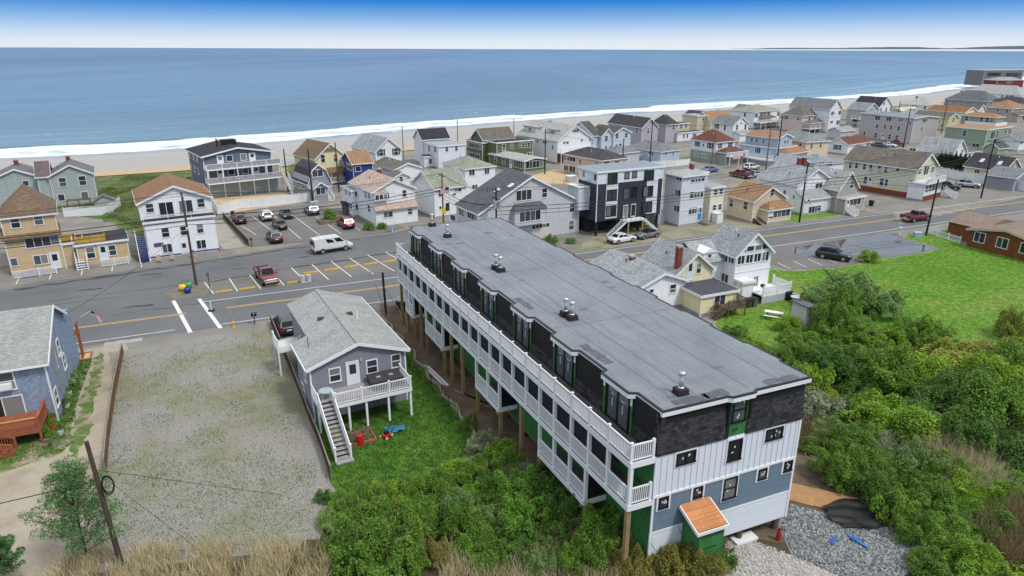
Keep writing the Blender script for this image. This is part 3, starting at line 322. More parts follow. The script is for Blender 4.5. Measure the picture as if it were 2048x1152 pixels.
# ------------------------------------------------------------------ windows and doors
WM={}
black_frame=paint('black_frame',(.012,.012,.014),.4,0)
blue_door=paint('blue_door',(.03,.22,.55),.5,.05); door_white=paint('door_white',(.66,.69,.72),.4,.04)
garage=paint('garage_door',(.62,.58,.52),.5,.05); shutter=paint('shutter_dark',(.03,.032,.04),.6,.05); steel=paint('light_steel',(.5,.51,.53),.4,.08,.5,.3)
def meshkey(k,fn):
    if k not in WM: WM[k]=fn()
    return WM[k]
def window(parent,typ,x,y,z,w,h,face='F',depth=.05):
    """x,y,z: window centre on the wall in house coordinates; face F(-y) L(-x) R(+x)"""
    blk=typ.endswith('b') and typ!='db'
    t=typ[:-1] if blk else typ
    w=round(w,1) or .1; h=round(h,1) or .1
    w=max(w,.4); h=max(h,.3)
    n=1
    if t[0]=='n': n=int(t[1])
    if t=='P': n=2
    rows=2 if t in('d','ds','dac') else 1
    door=t in('D','Dblue'); fw=.09 if w>.7 else .07; mw=.07 if n<4 else .06
    fr=black_frame if blk else white
    name='door' if door else ('patio_door' if t=='P' else ('garage_door' if t=='G' else 'window'))
    def frame():
        m=MB(); 
        m.box(-w/2-fw,w/2+fw,-depth,0,h/2,h/2+fw); m.box(-w/2-fw-.03,w/2+fw+.03,-depth-.03,0,-h/2-fw,-h/2)
        m.box(-w/2-fw,-w/2,-depth,0,-h/2,h/2); m.box(w/2,w/2+fw,-depth,0,-h/2,h/2)
        for i in range(1,n): 
            c=-w/2+w*i/n; m.box(c-mw/2,c+mw/2,-depth+.005,0,-h/2,h/2)
        if rows==2: m.box(-w/2,w/2,-depth+.008,0,-.03,.03)
        return m.mesh('window_frame',fr)
    o=link(name,meshkey((name,t,blk,w,h),frame),parent,(x,y,z),{'F':0,'L':-math.pi/2,'R':math.pi/2}[face])
    if door or t=='G':
        dm={'Dblue':blue_door,'G':garage}.get(t,door_white)
        def leaf():
            m=MB(); m.box(-w/2,w/2,-.03,0,-h/2,h/2)
            if t=='G':
                for i in range(4): m.box(-w/2+.03,w/2-.03,-.045,-.03,-h/2+h*i/4+.02,-h/2+h*(i+1)/4-.02)
            return m.mesh('door_leaf',dm)
        link('door_leaf',meshkey(('leaf',t,w,h),leaf),o)
        if door and not blk:
            def gl(): return MB().box(-w*.3,w*.3,-.036,-.03,-h*.02,h*.4).mesh('door_glass',glass())
            link('door_glass',meshkey(('dg',w,h),gl),o)
        elif blk:
            link('door_glass',meshkey(('dgb',w,h),lambda:MB().box(-w*.4,w*.4,-.036,-.03,-h*.42,h*.42).mesh('door_glass',glass())),o)
        return o
    pw=(w-mw*(n-1))/n if n>1 else w; ph=h/rows-(.03 if rows==2 else 0)
    for i in range(n):
        for r in range(rows):
            cx=-w/2+w*(i+.5)/n; cz=0 if rows==1 else (h/4 if r else -h/4)
            dy=-.022 if r else -.012
            link('pane',meshkey(('pane',round(pw,2),round(ph,2)),lambda:MB().add([(-pw/2,0,-ph/2),(pw/2,0,-ph/2),(pw/2,0,ph/2),(-pw/2,0,ph/2)],[[0,1,2,3]]).mesh('pane',glass())),o,(cx,dy,cz))
    if t=='ds':
        for sx in(-1,1):
            link('shutter',meshkey(('sh',h),lambda:MB().box(-.17,.17,-.04,0,-h/2,h/2).mesh('shutter',shutter)),o,(sx*(w/2+fw+.2),0,0))
    if t=='dac':
        link('air_conditioner',meshkey(('ac',1),lambda:MB().box(-.28,.28,-.4,0,-.2,.2).mesh('air_conditioner',steel)),o,(0,-.05,-h/4))
    return o
# ------------------------------------------------------------------ houses
def roof_build(root,m,rmat,fl=False):
    x0,y0,wd,d,z0,ze,rt,rh,wc,rc,oh=m; t=.14
    x1,y1=x0+wd,y0+d
    R=MB(); T=MB(); Wl=MB()
    if rt in('gy','jerk','gx','gam'):
        along_y=rt!='gx'
        span=wd if along_y else d; L0,L1=(y0,y1) if along_y else (x0,x1); c0=x0 if along_y else y0
        if rt=='gam': prof=[(-oh*.5,-.5),(span*.2,rh*.68),(span/2,rh),(span*.8,rh*.68),(span+oh*.5,-.5)]; wallp=[(0,0),(span*.2,rh*.68-.02),(span/2,rh-.02),(span*.8,rh*.68-.02),(span,0)]
        else:
            k=rh/(span/2); prof=[(-oh,-oh*k),(span/2,rh),(span+oh,-oh*k)]; wallp=[(0,0),(span/2,rh-.02),(span,0)]
        top=[(c0+a,ze+b+t*.4) for a,b in prof]; bot=[(c0+a,ze+b-t*.6) for a,b in prof][::-1]
        ax='y' if along_y else 'x'
        n=len(prof)
        # roof as quads strips (non-convex chevron): build segment by segment
        for i in range(n-1):
            R.prism([top[i],top[i+1],(prof[i+1][0]+c0,ze+prof[i+1][1]-t*.6),(prof[i][0]+c0,ze+prof[i][1]-t*.6)],L0-oh,L1+oh,ax)
        for (a,b) in ((L0-oh-.05,L0-oh-.003),(L1+oh+.003,L1+oh+.05)):
            for i in range(n-1):
                p,q=prof[i],prof[i+1]
                T.prism([(p[0]+c0,ze+p[1]+t*.3),(q[0]+c0,ze+q[1]+t*.3),(q[0]+c0,ze+q[1]-.26),(p[0]+c0,ze+p[1]-.26)],a,b,ax)
        Wl.prism([(c0+a,ze+b) for a,b in wallp],L0,L1,ax)
        e=prof[0][1]; e1=prof[0][0]
        for q in (prof[0][0]-.05,prof[-1][0]+.003):
            if along_y: T.box(c0+q,c0+q+.047,L0-oh,L1+oh,ze+e-.16,ze+e+.03)
            else: T.box(L0-oh,L1+oh,c0+q,c0+q+.047,ze+e-.16,ze+e+.03)
        if rt=='jerk':   # clipped front gable: small hip plane over the front peak
            f=.45; zc=ze+rh*(1-f); hw=span/2*f
            R.add([(c0+span/2-hw-.05,L0-oh-.1,zc-.05),(c0+span/2+hw+.05,L0-oh-.1,zc-.05),(c0+span/2,L0+hw*.9,ze+rh+.12)],[[0,1,2]])
    elif rt=='hip':
        hx0,hx1,hy0,hy1=x0-oh,x1+oh,y0-oh,y1+oh; s=min(hx1-hx0,hy1-hy0)/2
        k=rh/(min(wd,d)/2); zb=ze-oh*k*.5
        if (hx1-hx0)>=(hy1-hy0): r0=(hx0+s,(hy0+hy1)/2,ze+rh); r1=(hx1-s,(hy0+hy1)/2,ze+rh)
        else: r0=((hx0+hx1)/2,hy0+s,ze+rh); r1=((hx0+hx1)/2,hy1-s,ze+rh)
        vs=[(hx0,hy0,zb),(hx1,hy0,zb),(hx1,hy1,zb),(hx0,hy1,zb),r0,r1]
        if (hx1-hx0)>=(hy1-hy0): fs=[[0,1,5,4],[1,2,5],[2,3,4,5],[3,0,4]]
        else: fs=[[0,1,4],[1,2,5,4],[2,3,5],[3,0,4,5]]
        R.add(vs,fs+[[3,2,1,0]])
        T.box(hx0-.03,hx1+.03,hy0-.03,hy0-.002,zb-.17,zb+.02).box(hx0-.03,hx0-.002,hy0,hy1,zb-.17,zb+.02).box(hx1+.002,hx1+.03,hy0,hy1,zb-.17,zb+.02)
        T.box(hx0,hx1,hy0,hy1,zb-.06,zb-.01)
    elif rt=='shed':
        R.prism([(y0-oh,ze+.05),(y1,ze+rh+.05),(y1,ze+rh-.08),(y0-oh,ze-.08)],x0-oh,x1+oh,'x')
        T.box(x0-oh,x1+oh,y0-oh-.05,y0-oh-.003,ze-.2,ze+.03)
        Wl.prism([(y0,ze-.01),(y1,ze-.01),(y1,ze+rh-.09)],x0,x1,'x')
    else:
        o2=oh*.6
        R.box(x0-o2,x1+o2,y0-o2,y1+o2,ze,ze+.1)
        T.box(x0-o2-.04,x1+o2+.04,y0-o2-.04,y0-o2-.002,ze-.18,ze+.14).box(x0-o2-.04,x0-o2-.002,y0-o2,y1+o2,ze-.18,ze+.14).box(x1+o2+.002,x1+o2+.04,y0-o2,y1+o2,ze-.18,ze+.14)
    return R,T,Wl
ROOTS={}
def house(name,label,x,y,rot,masses,wins,chim):
    cat='house' if not any(k in name for k in('tower','block','motel')) else 'apartment building'
    root=thing(name,label,cat,x,y,0,rot); ROOTS[name]=root
    for m in masses:
        x0,y0,wd,d,z0,ze,rt,rh,wc,rc,oh=m
        R,T,Wl=roof_build(root,m,None)
        W=MB().box(x0,x0+wd,y0,y0+d,z0,ze); W.v+=[]; n=len(W.v); W.v+=Wl.v; W.f+=[[i+n for i in f] for f in Wl.f]
        W.build('wall',wallmat(wc),root)
        if z0<.3: MB().box(x0-.02,x0+wd+.02,y0-.02,y0+d+.02,-.3,z0+.35).build('foundation',paint('concrete',(.33,.33,.32),.85,.2),root)
        R.build('roof',roofmat(rc,rt=='flat'),root)
        c=.07
        if ze-z0>1: T.box(x0-.025,x0+c,y0-.025,y0+c,z0,ze-.02).box(x0+wd-c,x0+wd+.025,y0-.025,y0+c,z0,ze-.02).box(x0-.025,x0+c,y0+d-c,y0+d+.025,z0,ze-.02)
        T.build('trim',white,root)
    for (mi,f,u,z,ww,wh,t) in wins:
        m=masses[mi]
        if f=='F': window(root,t,m[0]+u,m[1],z,ww,wh,'F')
        else: window(root,t,m[0],m[1]-u,z,ww,wh,'L')
    m=masses[0]; mm=max(masses,key=lambda q:q[2]*q[3])
    for (cx,cy,zb,zt,cw,col) in chim:
        bx0,bx1=min(q[0] for q in masses),max(q[0]+q[2] for q in masses); cx=min(max(cx,bx0+.5),bx1-.5); cy=min(max(cy,m[1]+.6),m[1]+m[3]-.6); cw=min(cw,.8)
        zt=max(zt,m[5]+m[7]*.6+.9); zt=min(zt,m[5]+m[7]+1.6)
        ch=MB().box(cx-cw/2,cx+cw/2,cy-cw/2,cy+cw/2,m[5]-.5,zt).build('chimney',brick_mat() if col=='red' else brick_mat('brick_dark',(.07,.05,.055)),root)
        MB().box(cx-cw/2-.06,cx+cw/2+.06,cy-cw/2-.06,cy+cw/2+.06,zt-.2,zt+.02).build('chimney_cap',paint('concrete',(.33,.33,.32),.85,.2),ch)
    # roof furniture: plumbing vents
    r=random.Random(hash(name)%1000 if False else sum(map(ord,name)))
    if m[7]>.9 and m[6] in('gy','hip','gx'):
        for k in range(r.choice((1,2,2))):
            px=m[0]+m[2]*r.uniform(.2,.42); py=m[1]+m[3]*r.uniform(.3,.7)
            hh=m[5]+m[7]*(2*min(px-m[0],m[0]+m[2]-px)/m[2] if m[6]!='gx' else 2*min(py-m[1],m[1]+m[3]-py)/m[3])
            MB().cyl(px,py,hh-.6,hh+.45,.07,6).build('vent_pipe',white if k else paint('vent_dark',(.05,.05,.05),.6,0),root)
    return root
for hrow in HOUSES: house(*hrow)
# ------------------------------------------------------------------ reusable woodwork
def railing(m,p,q,h=.95,gap=.13,bw=.045,rail=.07):
    """balusters and rails along p->q (bottom points)"""
    p=Vector(p); q=Vector(q); L=(q-p).length; up=Vector((0,0,1))
    m.bar(p+up*h,q+up*h,rail,rail); m.bar(p+up*.1,q+up*.1,rail*.8,rail*.8)
    k=max(2,int(L/gap))
    for i in range(1,k):
        b=p+(q-p)*(i/k); m.bar(b+up*.1,b+up*h,bw,bw)
    return m
def post(parent,x,y,z0,z1,w,mat,name='post',cap=False):
    m=MB().box(x-w/2,x+w/2,y-w/2,y+w/2,z0,z1)
    if cap: m.box(x-w/2-.02,x+w/2+.02,y-w/2-.02,y+w/2+.02,z1-.06,z1+.02)
    return m.build(name,mat,parent)
def stairs(parent,x0,x1,yt,zt,yb,zb,tread_mat,str_mat,n=None,rails=True,name='stairs',riser=False):
    """straight flight from (yt,zt) down to (yb,zb), x range x0..x1"""
    n=n or max(3,int(abs(zt-zb)/.19)); st=link(name,None,parent)
    for i in range(n):
        y=yt+(yb-yt)*(i+.5)/n; z=zt+(zb-zt)*(i+1)/n; dy=abs(yb-yt)/n/2+.02
        MB().box(x0,x1,y-dy,y+dy,z,z+.045).build('tread',tread_mat,st)
    s=MB()
    for x in (x0-.03,x1+.03): s.bar((x,yt,zt-.08),(x,yb,zb-.02),.05,.28)
    s.build('stringer',str_mat,st)
    if rails:
        for x in (x0-.04,x1+.04):
            railing(MB(),(x,yt,zt),(x,yb,zb),.95).build('railing',white,st)
            post(st,x,yb,zb-.1,zb+1.1,.13,white,'newel_post',True)
    return st
# ------------------------------------------------------------------ the long building under construction
K=.0449
def main_building():
    ox,oy=19.3*math.cos(math.radians(23))-25.85*math.sin(math.radians(23)),19.3*math.sin(math.radians(23))+25.85*math.cos(math.radians(23))
    root=thing('apartment_building','long three storey apartment building under construction with flat grey roof and white balconies','apartment building',ox,oy,0,23)
    q=lambda a,b,z:(a-K*b,b,z)
    M=lambda:MB(q)
    Lb=42.75; W=10.15
    lap=siding('harbor_blue',(.135,.19,.235),.19,.06); bb=siding('board_white',(.66,.71,.76),9.,.04); skirt=siding('skirt_white',(.60,.65,.71),.19,.04)
    man=shingle('mansard',(.042,.042,.05),.30,.2,.55,.75,.9)
    zipm=paint('green_sheathing',(.04,.17,.05),.6,.25,.3); dark=paint('black_membrane',(.012,.012,.014),.7,.2); deckm=paint('deck_board',(.085,.08,.085),.7,.2); lumber=paint('treated_lumber',(.30,.21,.10),.8,.25)
    mem=None
    # core walls
    M().box(.06,W-.06,.06,Lb-.06,1.0,10.45).build('core_wall',dark,root)
    # end wall cladding
    M().box(0,W,-.02,.06,1.02,2.9).build('skirt_wall',skirt,root)
    M().box(0,W,-.02,.06,2.9,5.3).build('lap_siding_wall',lap,root)
    M().box(0,W,-.02,.06,5.3,7.92).build('batten_wall',bb,root)
    M().box(-.02,W+.02,-.07,-.02,5.22,5.36).box(0,W,-.05,-.02,2.84,2.96).build('band_board',white,root)
    for a in np.arange(.42,W,.41):
        M().box(a-.03,a+.03,-.055,-.02,5.37,7.9).build('batten',paint('batten_paint',(.66,.71,.76),.5,.03),root)
    for a0,a1 in ((-.02,.12),(W-.12,W+.02)): M().box(a0,a1,-.06,.0,1.0,7.92).build('corner_board',white,root)
    # right side wall and far end wall
    M().box(W-.06,W+.005,.1,Lb,1.02,2.9).build('skirt_wall',skirt,root); M().box(W-.06,W+.005,.1,Lb,2.9,5.3).build('lap_siding_wall',lap,root); M().box(W-.06,W+.005,.1,Lb,5.3,7.92).build('batten_wall',bb,root)
    M().box(.06,W-.06,Lb-.06,Lb,1.0,7.92).build('batten_wall',bb,root)
    # end mansard: slightly leaning shingled panels either side of the dormer window
    def mans(a0,a1):
        M().add([(a0-.05,-.1,7.9),(a1+.0,-.1,7.9),(a1,.12,10.42),(a0,.12,10.42),(a0,.3,7.9),(a1,.3,7.9),(a1,.3,10.42),(a0,.3,10.42)],[[0,1,2,3],[0,3,7,4],[1,5,6,2],[4,5,1,0],[3,2,6,7],[5,4,7,6]]).build('mansard_panel',man,root)
    mans(.05,4.72); mans(6.03,W+.02)
    M().box(4.72,6.03,.0,.3,7.92,10.4).build('sheathing_panel',zipm,root)
    M().box(4.55,4.72,-.1,.1,7.98,10.4).box(6.03,6.2,-.1,.1,8.9,10.4).build('dormer_jamb',dark,root)
    def win(a,z,w,h,t,b=-.05):
        o=window(root,t,a,b,z,w,h,'F',.05); return o
    def casing(a,z,w,h):
        m=M(); e=.12
        m.box(a-w/2-.09-e,a+w/2+.09+e,-.075,-.02,z+h/2+.09,z+h/2+.09+e).box(a-w/2-.09-e,a+w/2+.09+e,-.075,-.02,z-h/2-.09-e,z-h/2-.09)
        m.box(a-w/2-.09-e,a-w/2-.09,-.075,-.02,z-h/2-.09,z+h/2+.09).box(a+w/2+.09,a+w/2+.09+e,-.075,-.02,z-h/2-.09,z+h/2+.09)
        m.build('window_casing',white,root)
    stick=paint('window_sticker',(.62,.64,.62),.5,0)
    for a,z,w,h,t in [(1.96,7.37,1.1,.6,'n2b'),(5.33,7.0,.75,1.2,'db2'),(8.14,7.39,1.1,.6,'n2b'),(.72,4.8,.5,.6,'fb'),(3.03,4.81,.5,.6,'fb'),(5.33,4.45,.75,1.3,'db2'),(7.67,4.77,.5,.6,'fb'),(9.62,4.8,.5,.6,'fb'),(5.38,9.57,.8,1.4,'db2')]:
        o=window(root,'n1b' if t in('fb','db2') else t,a,-.0 if z>9 else -.06,z,w,h,'F',.06)
        if t=='db2': MB().box(-w/2,w/2,-.05,0,-.04,.04).build('meeting_rail',black_frame,o)
        if z<9: casing(a,z,w,h)
        r=random.Random(int(a*100)); s=MB()
        for k in range(4):
            sx=r.uniform(-w/2+.1,w/2-.12); sz=r.uniform(-h/2+.1,h/2-.15); s.box(sx,sx+.09,-.028,-.024,sz,sz+.13)
        s.build('sticker',stick,o)
    # left long side: lower wall green sheathing panels, dark storey behind the porch
    for i in range(18):
        b0=.1+i*2.37; b1=min(b0+2.36,Lb)
        for z0,z1 in ((1.1,2.35),(2.36,3.58),(3.59,4.85)):
            M().box(-.02,.06,b0+.008,b1-.008,z0,z1-.01).build('sheathing_panel',zipm,root)
    M().box(-.015,.06,.1,Lb,4.86,5.2).build('rim_board',lumber,root)
    for i in range(18):
        b0=.1+i*2.37; b1=min(b0+2.36,Lb)
        M().box(-.015,.06,b0+.008,b1-.008,5.2,7.6).build('sheathing_panel',zipm,root)
    # roof with jogged edge: dormers project
    dorm=[(2.3+6.14*k,5.15+6.14*k) for k in range(7)]
    poly=[]; aL=.22
    def edge(side):
        out=[]
        for b0,b1 in dorm:
            if side<0: out+=[(aL,b0-.12),(-.22,b0+.12),(-.22,b1-.12),(aL,b1+.12)]
            elif int(b0)%3==2: out+=[(W+.12,b0-.12),(W+.34,b0+.12),(W+.34,b1-.12),(W+.12,b1+.12)]
        return out
    left=[(aL,-.02)]+edge(-1)+[(aL,Lb+.1)]; right=[(W+.12,-.02)]+edge(1)+[(W+.12,Lb+.1)]
    endn=[(4.4,-.02),(4.62,-.22),(6.1,-.22),(6.32,-.02)]
    poly=[left[0]]+endn+right+[(p[0],p[1]) for p in left[::-1][:-1]]
    # membrane material
    m,t,p=base('roof_membrane',(.15,.18,.215),.62,.35)
    co=coords(t,'Object'); f=noise(t,co,.22,6,.6,.4); f2=noise(t,coords(t,'Object',(1,.15,1)),1.8,5,.7); f3=noise(t,co,14,3,.6)
    c=cramp(t,f,[(.3,(.155,.175,.197)),(.5,(.18,.20,.223)),(.72,(.205,.225,.245))]); c=mixc(t,1,c,cramp(t,f2,[(.3,(.84,.84,.84)),(.7,(1.16,1.16,1.16))]),'MULTIPLY'); c=mixc(t,1,c,cramp(t,f3,[(.3,(.8,.8,.8)),(.7,(1.2,1.2,1.2))]),'MULTIPLY')
    f4=noise(t,co,.9,8,.75); c=mixc(t,cramp(t,f4,[(.58,(0,0,0)),(.70,(.6,.6,.6))]),c,(.245,.265,.285))
    t.links.new(c,p.inputs['Base Color']); bump(t,p,f3,.25,.01)
    mem=m
    import bmesh
    def slab(name,pl,z0,z1,mat):
        n=len(pl); vs=[q(a,b,z0) for a,b in pl]+[q(a,b,z1) for a,b in pl]
        me=bpy.data.meshes.new(name); me.from_pydata(vs,[],[[i,(i+1)%n,(i+1)%n+n,i+n] for i in range(n)]+[list(range(n))[::-1],list(range(n,2*n))])
        bm=bmesh.new(); bm.from_mesh(me); bmesh.ops.triangulate(bm,faces=[f for f in bm.faces if len(f.verts)>4]); bm.to_mesh(me); bm.free(); me.materials.append(mat); return link(name,me,root)
    slab('roof',poly,10.42,10.62,mem)
    def offs(pl,d):
        out=[];n=len(pl)
        for i in range(n):
            p0=Vector(pl[i-1]);p1=Vector(pl[i]);p2=Vector(pl[(i+1)%n]); e1=(p1-p0).normalized(); e2=(p2-p1).normalized()
            n1=Vector((e1.y,-e1.x)); n2=Vector((e2.y,-e2.x)); v=(n1+n2)
            if v.length<.1: v=n1
            v=v.normalized()/max(.5,(v.normalized()).dot(n1)); out.append((p1.x+v.x*d,p1.y+v.y*d))
        return out
    def ring(name,pl,d0,d1,z0,z1,mat):
        a=offs(pl,d0); b=offs(pl,d1); n=len(pl); mbb=M()
        for i in range(n):
            j=(i+1)%n
            mbb.add([(*a[i],z0),(*a[j],z0),(*b[j],z0),(*b[i],z0),(*a[i],z1),(*a[j],z1),(*b[j],z1),(*b[i],z1)],[[0,3,2,1],[4,5,6,7],[2,3,7,6],[0,1,5,4]])
        return mbb.build(name,mat,root)
    ring('fascia',poly,.004,.09,10.28,10.56,white)
    ring('drip_edge',poly,-.05,.11,10.562,10.632,paint('drip_metal',(.03,.03,.035),.4,.1,.5,.6))
    # seams between membrane rolls, chalk lines and patches
    seam=paint('membrane_seam',(.13,.15,.178),.7,.2)
    for k in (12.1,24.6,33.4): M().box(.5,W-.4,k-.03,k+.03,10.622,10.628).build('membrane_seam',seam,root)
    for a in (1.5,2.9,6.1,8.4): M().box(a-.025,a+.025,.3,Lb-.2,10.623,10.631).build('membrane_seam',seam,root)
    chalk=paint('chalk_mark',(.42,.45,.47),.8,.2)
    for a,b,l in ((3.6,19.5,2.2),(6.1,19.9,2.2),(2.9,33,1.0)): M().box(a,a+l,b-.025,b+.025,10.634,10.637).build('chalk_line',chalk,root)
    r=random.Random(3)
    for k in range(12):
        a=r.uniform(.8,8.5); b=r.uniform(.4,40); pts=jag([(a,b),(a+r.uniform(.3,.9),b),(a+r.uniform(.3,.9),b+r.uniform(.2,.5)),(a,b+.3)],.3,.08,k)
        slab('membrane_patch',pts,10.624,10.632,paint('patch_dark',(.115,.13,.15),.5,.25))
    for a,b,l,wd in ((1.2,.15,2.2,.5),(3.2,.1,1.5,.7),(7.3,.1,2.4,.45),(.5,6,.6,3),(.45,16,.5,2.5)):
        slab('membrane_patch',jag([(a,b),(a+l,b),(a+l,b+wd),(a,b+wd)],.35,.12,int(b*10)+int(a*10)),10.624,10.633,paint('patch_dark2',(.095,.105,.12),.55,.3))
    # roof vents
    metal=paint('galvanised',(.55,.56,.57),.35,.1,.5,.7,4); curb=paint('vent_curb',(.03,.025,.025),.6,.3,.3)
    for a,b in ((2.25,1.2),(2.3,13.9),(2.35,13.1),(2.3,25.8),(2.35,25.0),(2.2,37.3),(2.3,42.2)):
        x,y,_=q(a,b,0); v=MB().box(-.33,.33,-.3,.3,0,.34).box(-.37,.37,-.34,.34,-.0,.07).build('roof_vent',curb,root,loc=(x,y,10.625))
        MB().cyl(0,0,.34,1.1,.13,12).cyl(0,0,.34,.42,.19,12).build('vent_pipe',metal,v,True); MB().cyl(0,0,1.1,1.32,.19,12).cyl(0,0,1.06,1.1,.2,12).build('vent_cap',metal,v,True)
    # top storey left side: mansard panels and patio doors
    tape=paint('green_tape',(.045,.16,.045),.6,.4); lab=paint('paper_label',(.7,.7,.68),.6,.05)
    edges=[0]+[x for d_ in dorm for x in d_]+[Lb]
    for i in range(0,len(edges),2):
        b0,b1=edges[i],edges[i+1]
        if b1-b0<.3: continue
        M().add([(-.02,b0,7.92),(-.02,b1,7.92),(.24,b1,10.42),(.24,b0,10.42),(.5,b0,7.92),(.5,b1,7.92),(.5,b1,10.42),(.5,b0,10.42)],[[1,0,3,2],[0,4,7,3],[5,1,2,6],[4,0,1,5],[2,3,7,6]]).build('mansard_panel',man,root)
    for b0,b1 in dorm:
        if b0>Lb-1: continue
        b1=min(b1,Lb-.1); c=(b0+b1)/2; w=b1-b0-.62
        x,y,_=q(.02,c,0)
        o=window(root,'P',x,y,9.1,w,2.25,'L',.06)
        o.data=meshkey(('mainpd',round(w,1)),lambda:MB().box(-w/2-.1,w/2+.1,-.07,0,1.125,1.25).box(-w/2-.1,w/2+.1,-.07,0,-1.25,-1.125).box(-w/2-.1,-w/2,-.07,0,-1.125,1.125).box(w/2,w/2+.1,-.07,0,-1.125,1.125).box(-.07,.07,-.065,0,-1.125,1.125).mesh('patio_door',black_frame))
        for ch in o.children:
            ch.material_slots[0].link='OBJECT'; ch.material_slots[0].material=paint('door_glass_grey',(.085,.10,.11),.05,.25,.6)  # bluish-grey reflection put into the pane colour
        s=MB()
        for sx in (-w*.27,w*.23): s.box(sx,sx+.07,-.03,-.025,-.3,.25); s.box(sx-.15,sx+.2,-.03,-.025,.45,.5)
        s.build('sticker',stick,o)
        for sb,m_,e in ((b0+.07,lumber if int(b0)%2 else tape,0),(b1-.07,tape,1)):
            M().box(-.04,.03,sb-.07,sb+.07,7.93,10.2).build('jamb_tape',m_,root); M().box(-.06,-.04,sb-.09,sb+.09,9.75,10.25).build('paper_label',lab,root)
        M().box(-.02,.1,b0+.14,b1-.14,10.24,10.42).build('door_head',dark,root)
    # balconies
    bal=-1.55
    def deck(z,name,b0=0,b1=Lb):
        M().box(bal,-.03,b0,b1,z-.3,z-.06).build('balcony_floor',white,root)
        for k in range(9 if b1-b0>30 else 0):
            a0=bal+.02+k*.168; M().box(a0,a0+.16,b0+.02,b1-.02,z-.06,z-.02).build('deck_board',deckm,root)
        if b1-b0<=30: M().box(bal+.02,-.05,b0+.02,b1-.02,z-.06,z-.02).build('deck_board',deckm,root)
        M().box(bal-.05,bal-.003,b0-.03,b1+.03,z-.36,z+.0).build('fascia_board',white,root)
        M().box(bal-.05,-.03,b0-.05,b0-.003,z-.36,z).build('fascia_board',white,root)
    deck(7.9,'top'); deck(5.2,'mid')
    pb=[.08]; 
    for k in range(7): pb+=[2.2+6.14*k,4.2+6.14*k,6.14*(k+1)+.08]
    pb=[b for b in pb if b<Lb-.3]+[Lb-.08]
    def rail_run(z,b0,b1):
        railing(M(),(bal+.05,b0,z),(bal+.05,b1,z),1.0,.125,.045,.08).build('railing_panel',white,root)
    for i,b in enumerate(pb):
        M().box(bal,bal+.12,b-.06,b+.06,7.88,9.02).box(bal-.02,bal+.14,b-.08,b+.08,9.02,9.06).build('railing_post',white,root)
        M().box(bal,bal+.2,b-.1,b+.1,5.16,7.6).build('porch_post',white,root)
        if i:
            rail_run(7.9,pb[i-1],b); rail_run(5.2,pb[i-1],b)
            if i>1: M().box(bal+.22,bal+.25,pb[i-1]+.1,b-.1,6.2,7.56).build('porch_dark_panel',dark,root)  # near-black panel across the upper half of each porch bay
    for z in (7.9,5.2):
        for b in (.05,Lb-.05):
            railing(M(),(bal+.05,b,z),(-.1,b,z),1.0,.125,.045,.08).build('railing_panel',white,root)
            M().box(-.22,-.08,b-.07,b+.07,z-.02,z+1.12).build('railing_post',white,root)
    # lowest balcony boxes
    for b0,b1,mid in ((37.9,40.3,[39.0]),(29.2,33.9,[31.5]),(16.8,21.3,[19.0]),(4.4,10.3,[6.3,8.3])):
        deck(2.6,'low',b0,b1); xs=[b0]+mid+[b1]
        for i,b in enumerate(xs):
            M().box(bal,bal+.2,b-.1,b+.1,2.58,4.85).build('porch_post',white,root)
            if i: rail_run(2.6,xs[i-1],b)
        M().box(bal+.1,-.04,b0-.02,b0+.02,2.65,4.84).build('end_screen',dark,root)
        for b in (b0,b1): M().box(bal+.05,bal+.3,b-.12,b+.13,-.5,2.24).build('timber_post',lumber,root)
        M().box(bal-.1,.0,b0+.15,b0+.3,2.0,2.24).build('lumber_beam',lumber,root)
    for b in (.2,13.2,24.6,27.2,35.8,42.3): M().box(bal+.05,bal+.3,b-.12,b+.13,-.5,4.84).build('timber_post',lumber,root)
    # piles under the building
    pile=paint('pile_wood',(.11,.085,.055),.85,.25)
    for b in np.arange(.35,Lb,3.2):
        for a in (.4,3.6,6.9,9.7):
            x,y,_=q(a,b,0); MB().cyl(x,y,-.4,1.05,.2,8).build('pile',pile,root)
    M().box(.1,W-.1,.1,Lb-.1,.85,1.02).build('floor_frame',lumber,root)
    # entry canopy
    pl=shingle('plywood',(.52,.22,.09),1.2,.55,.12,.7,.2)
    m_=MB(); m_.add([(1.85,-.08,4.32),(3.85,-.08,4.32),(4.1,-1.55,3.45),(2.05,-1.55,3.45)],[[3,2,1,0]]); m_.add([(1.85,-.08,4.26),(3.85,-.08,4.26),(4.1,-1.55,3.39),(2.05,-1.55,3.39)],[[0,1,2,3]])
    cn=link('entry_canopy',None,root)
    for i in range(4):
        f0,f1=i/4,(i+1)/4-.01
        L=lambda f:(1.85+.2*f,-.08-1.47*f,4.33-.87*f); Rr=lambda f:(3.85+.25*f,-.08-1.47*f,4.33-.87*f)
        a,b,c,d=L(f0),Rr(f0),Rr(f1),L(f1)
        MB().add([a,b,c,d]+[(v[0],v[1],v[2]-.03) for v in (a,b,c,d)],[[3,2,1,0],[4,5,6,7],[0,1,5,4],[1,2,6,5],[2,3,7,6],[3,0,4,7]]).build('plywood_sheet',pl,cn)
    MB().bar((1.83,-.08,4.22),(2.03,-1.58,3.33),.06,.2).bar((3.87,-.08,4.22),(4.12,-1.58,3.33),.06,.2).bar((2.0,-1.6,3.33),(4.14,-1.6,3.33),.06,.2).build('canopy_fascia',white,cn)
    for z0,z1 in ((.4,1.6),(1.62,3.25)): MB().box(2.25,3.95,-1.5,-1.44,z0,z1).build('sheathing_panel',zipm,cn)
    MB().box(2.2,2.26,-1.44,-.05,.4,3.3).box(3.94,4.0,-1.44,-.05,.4,3.3).build('side_panel',zipm,cn)
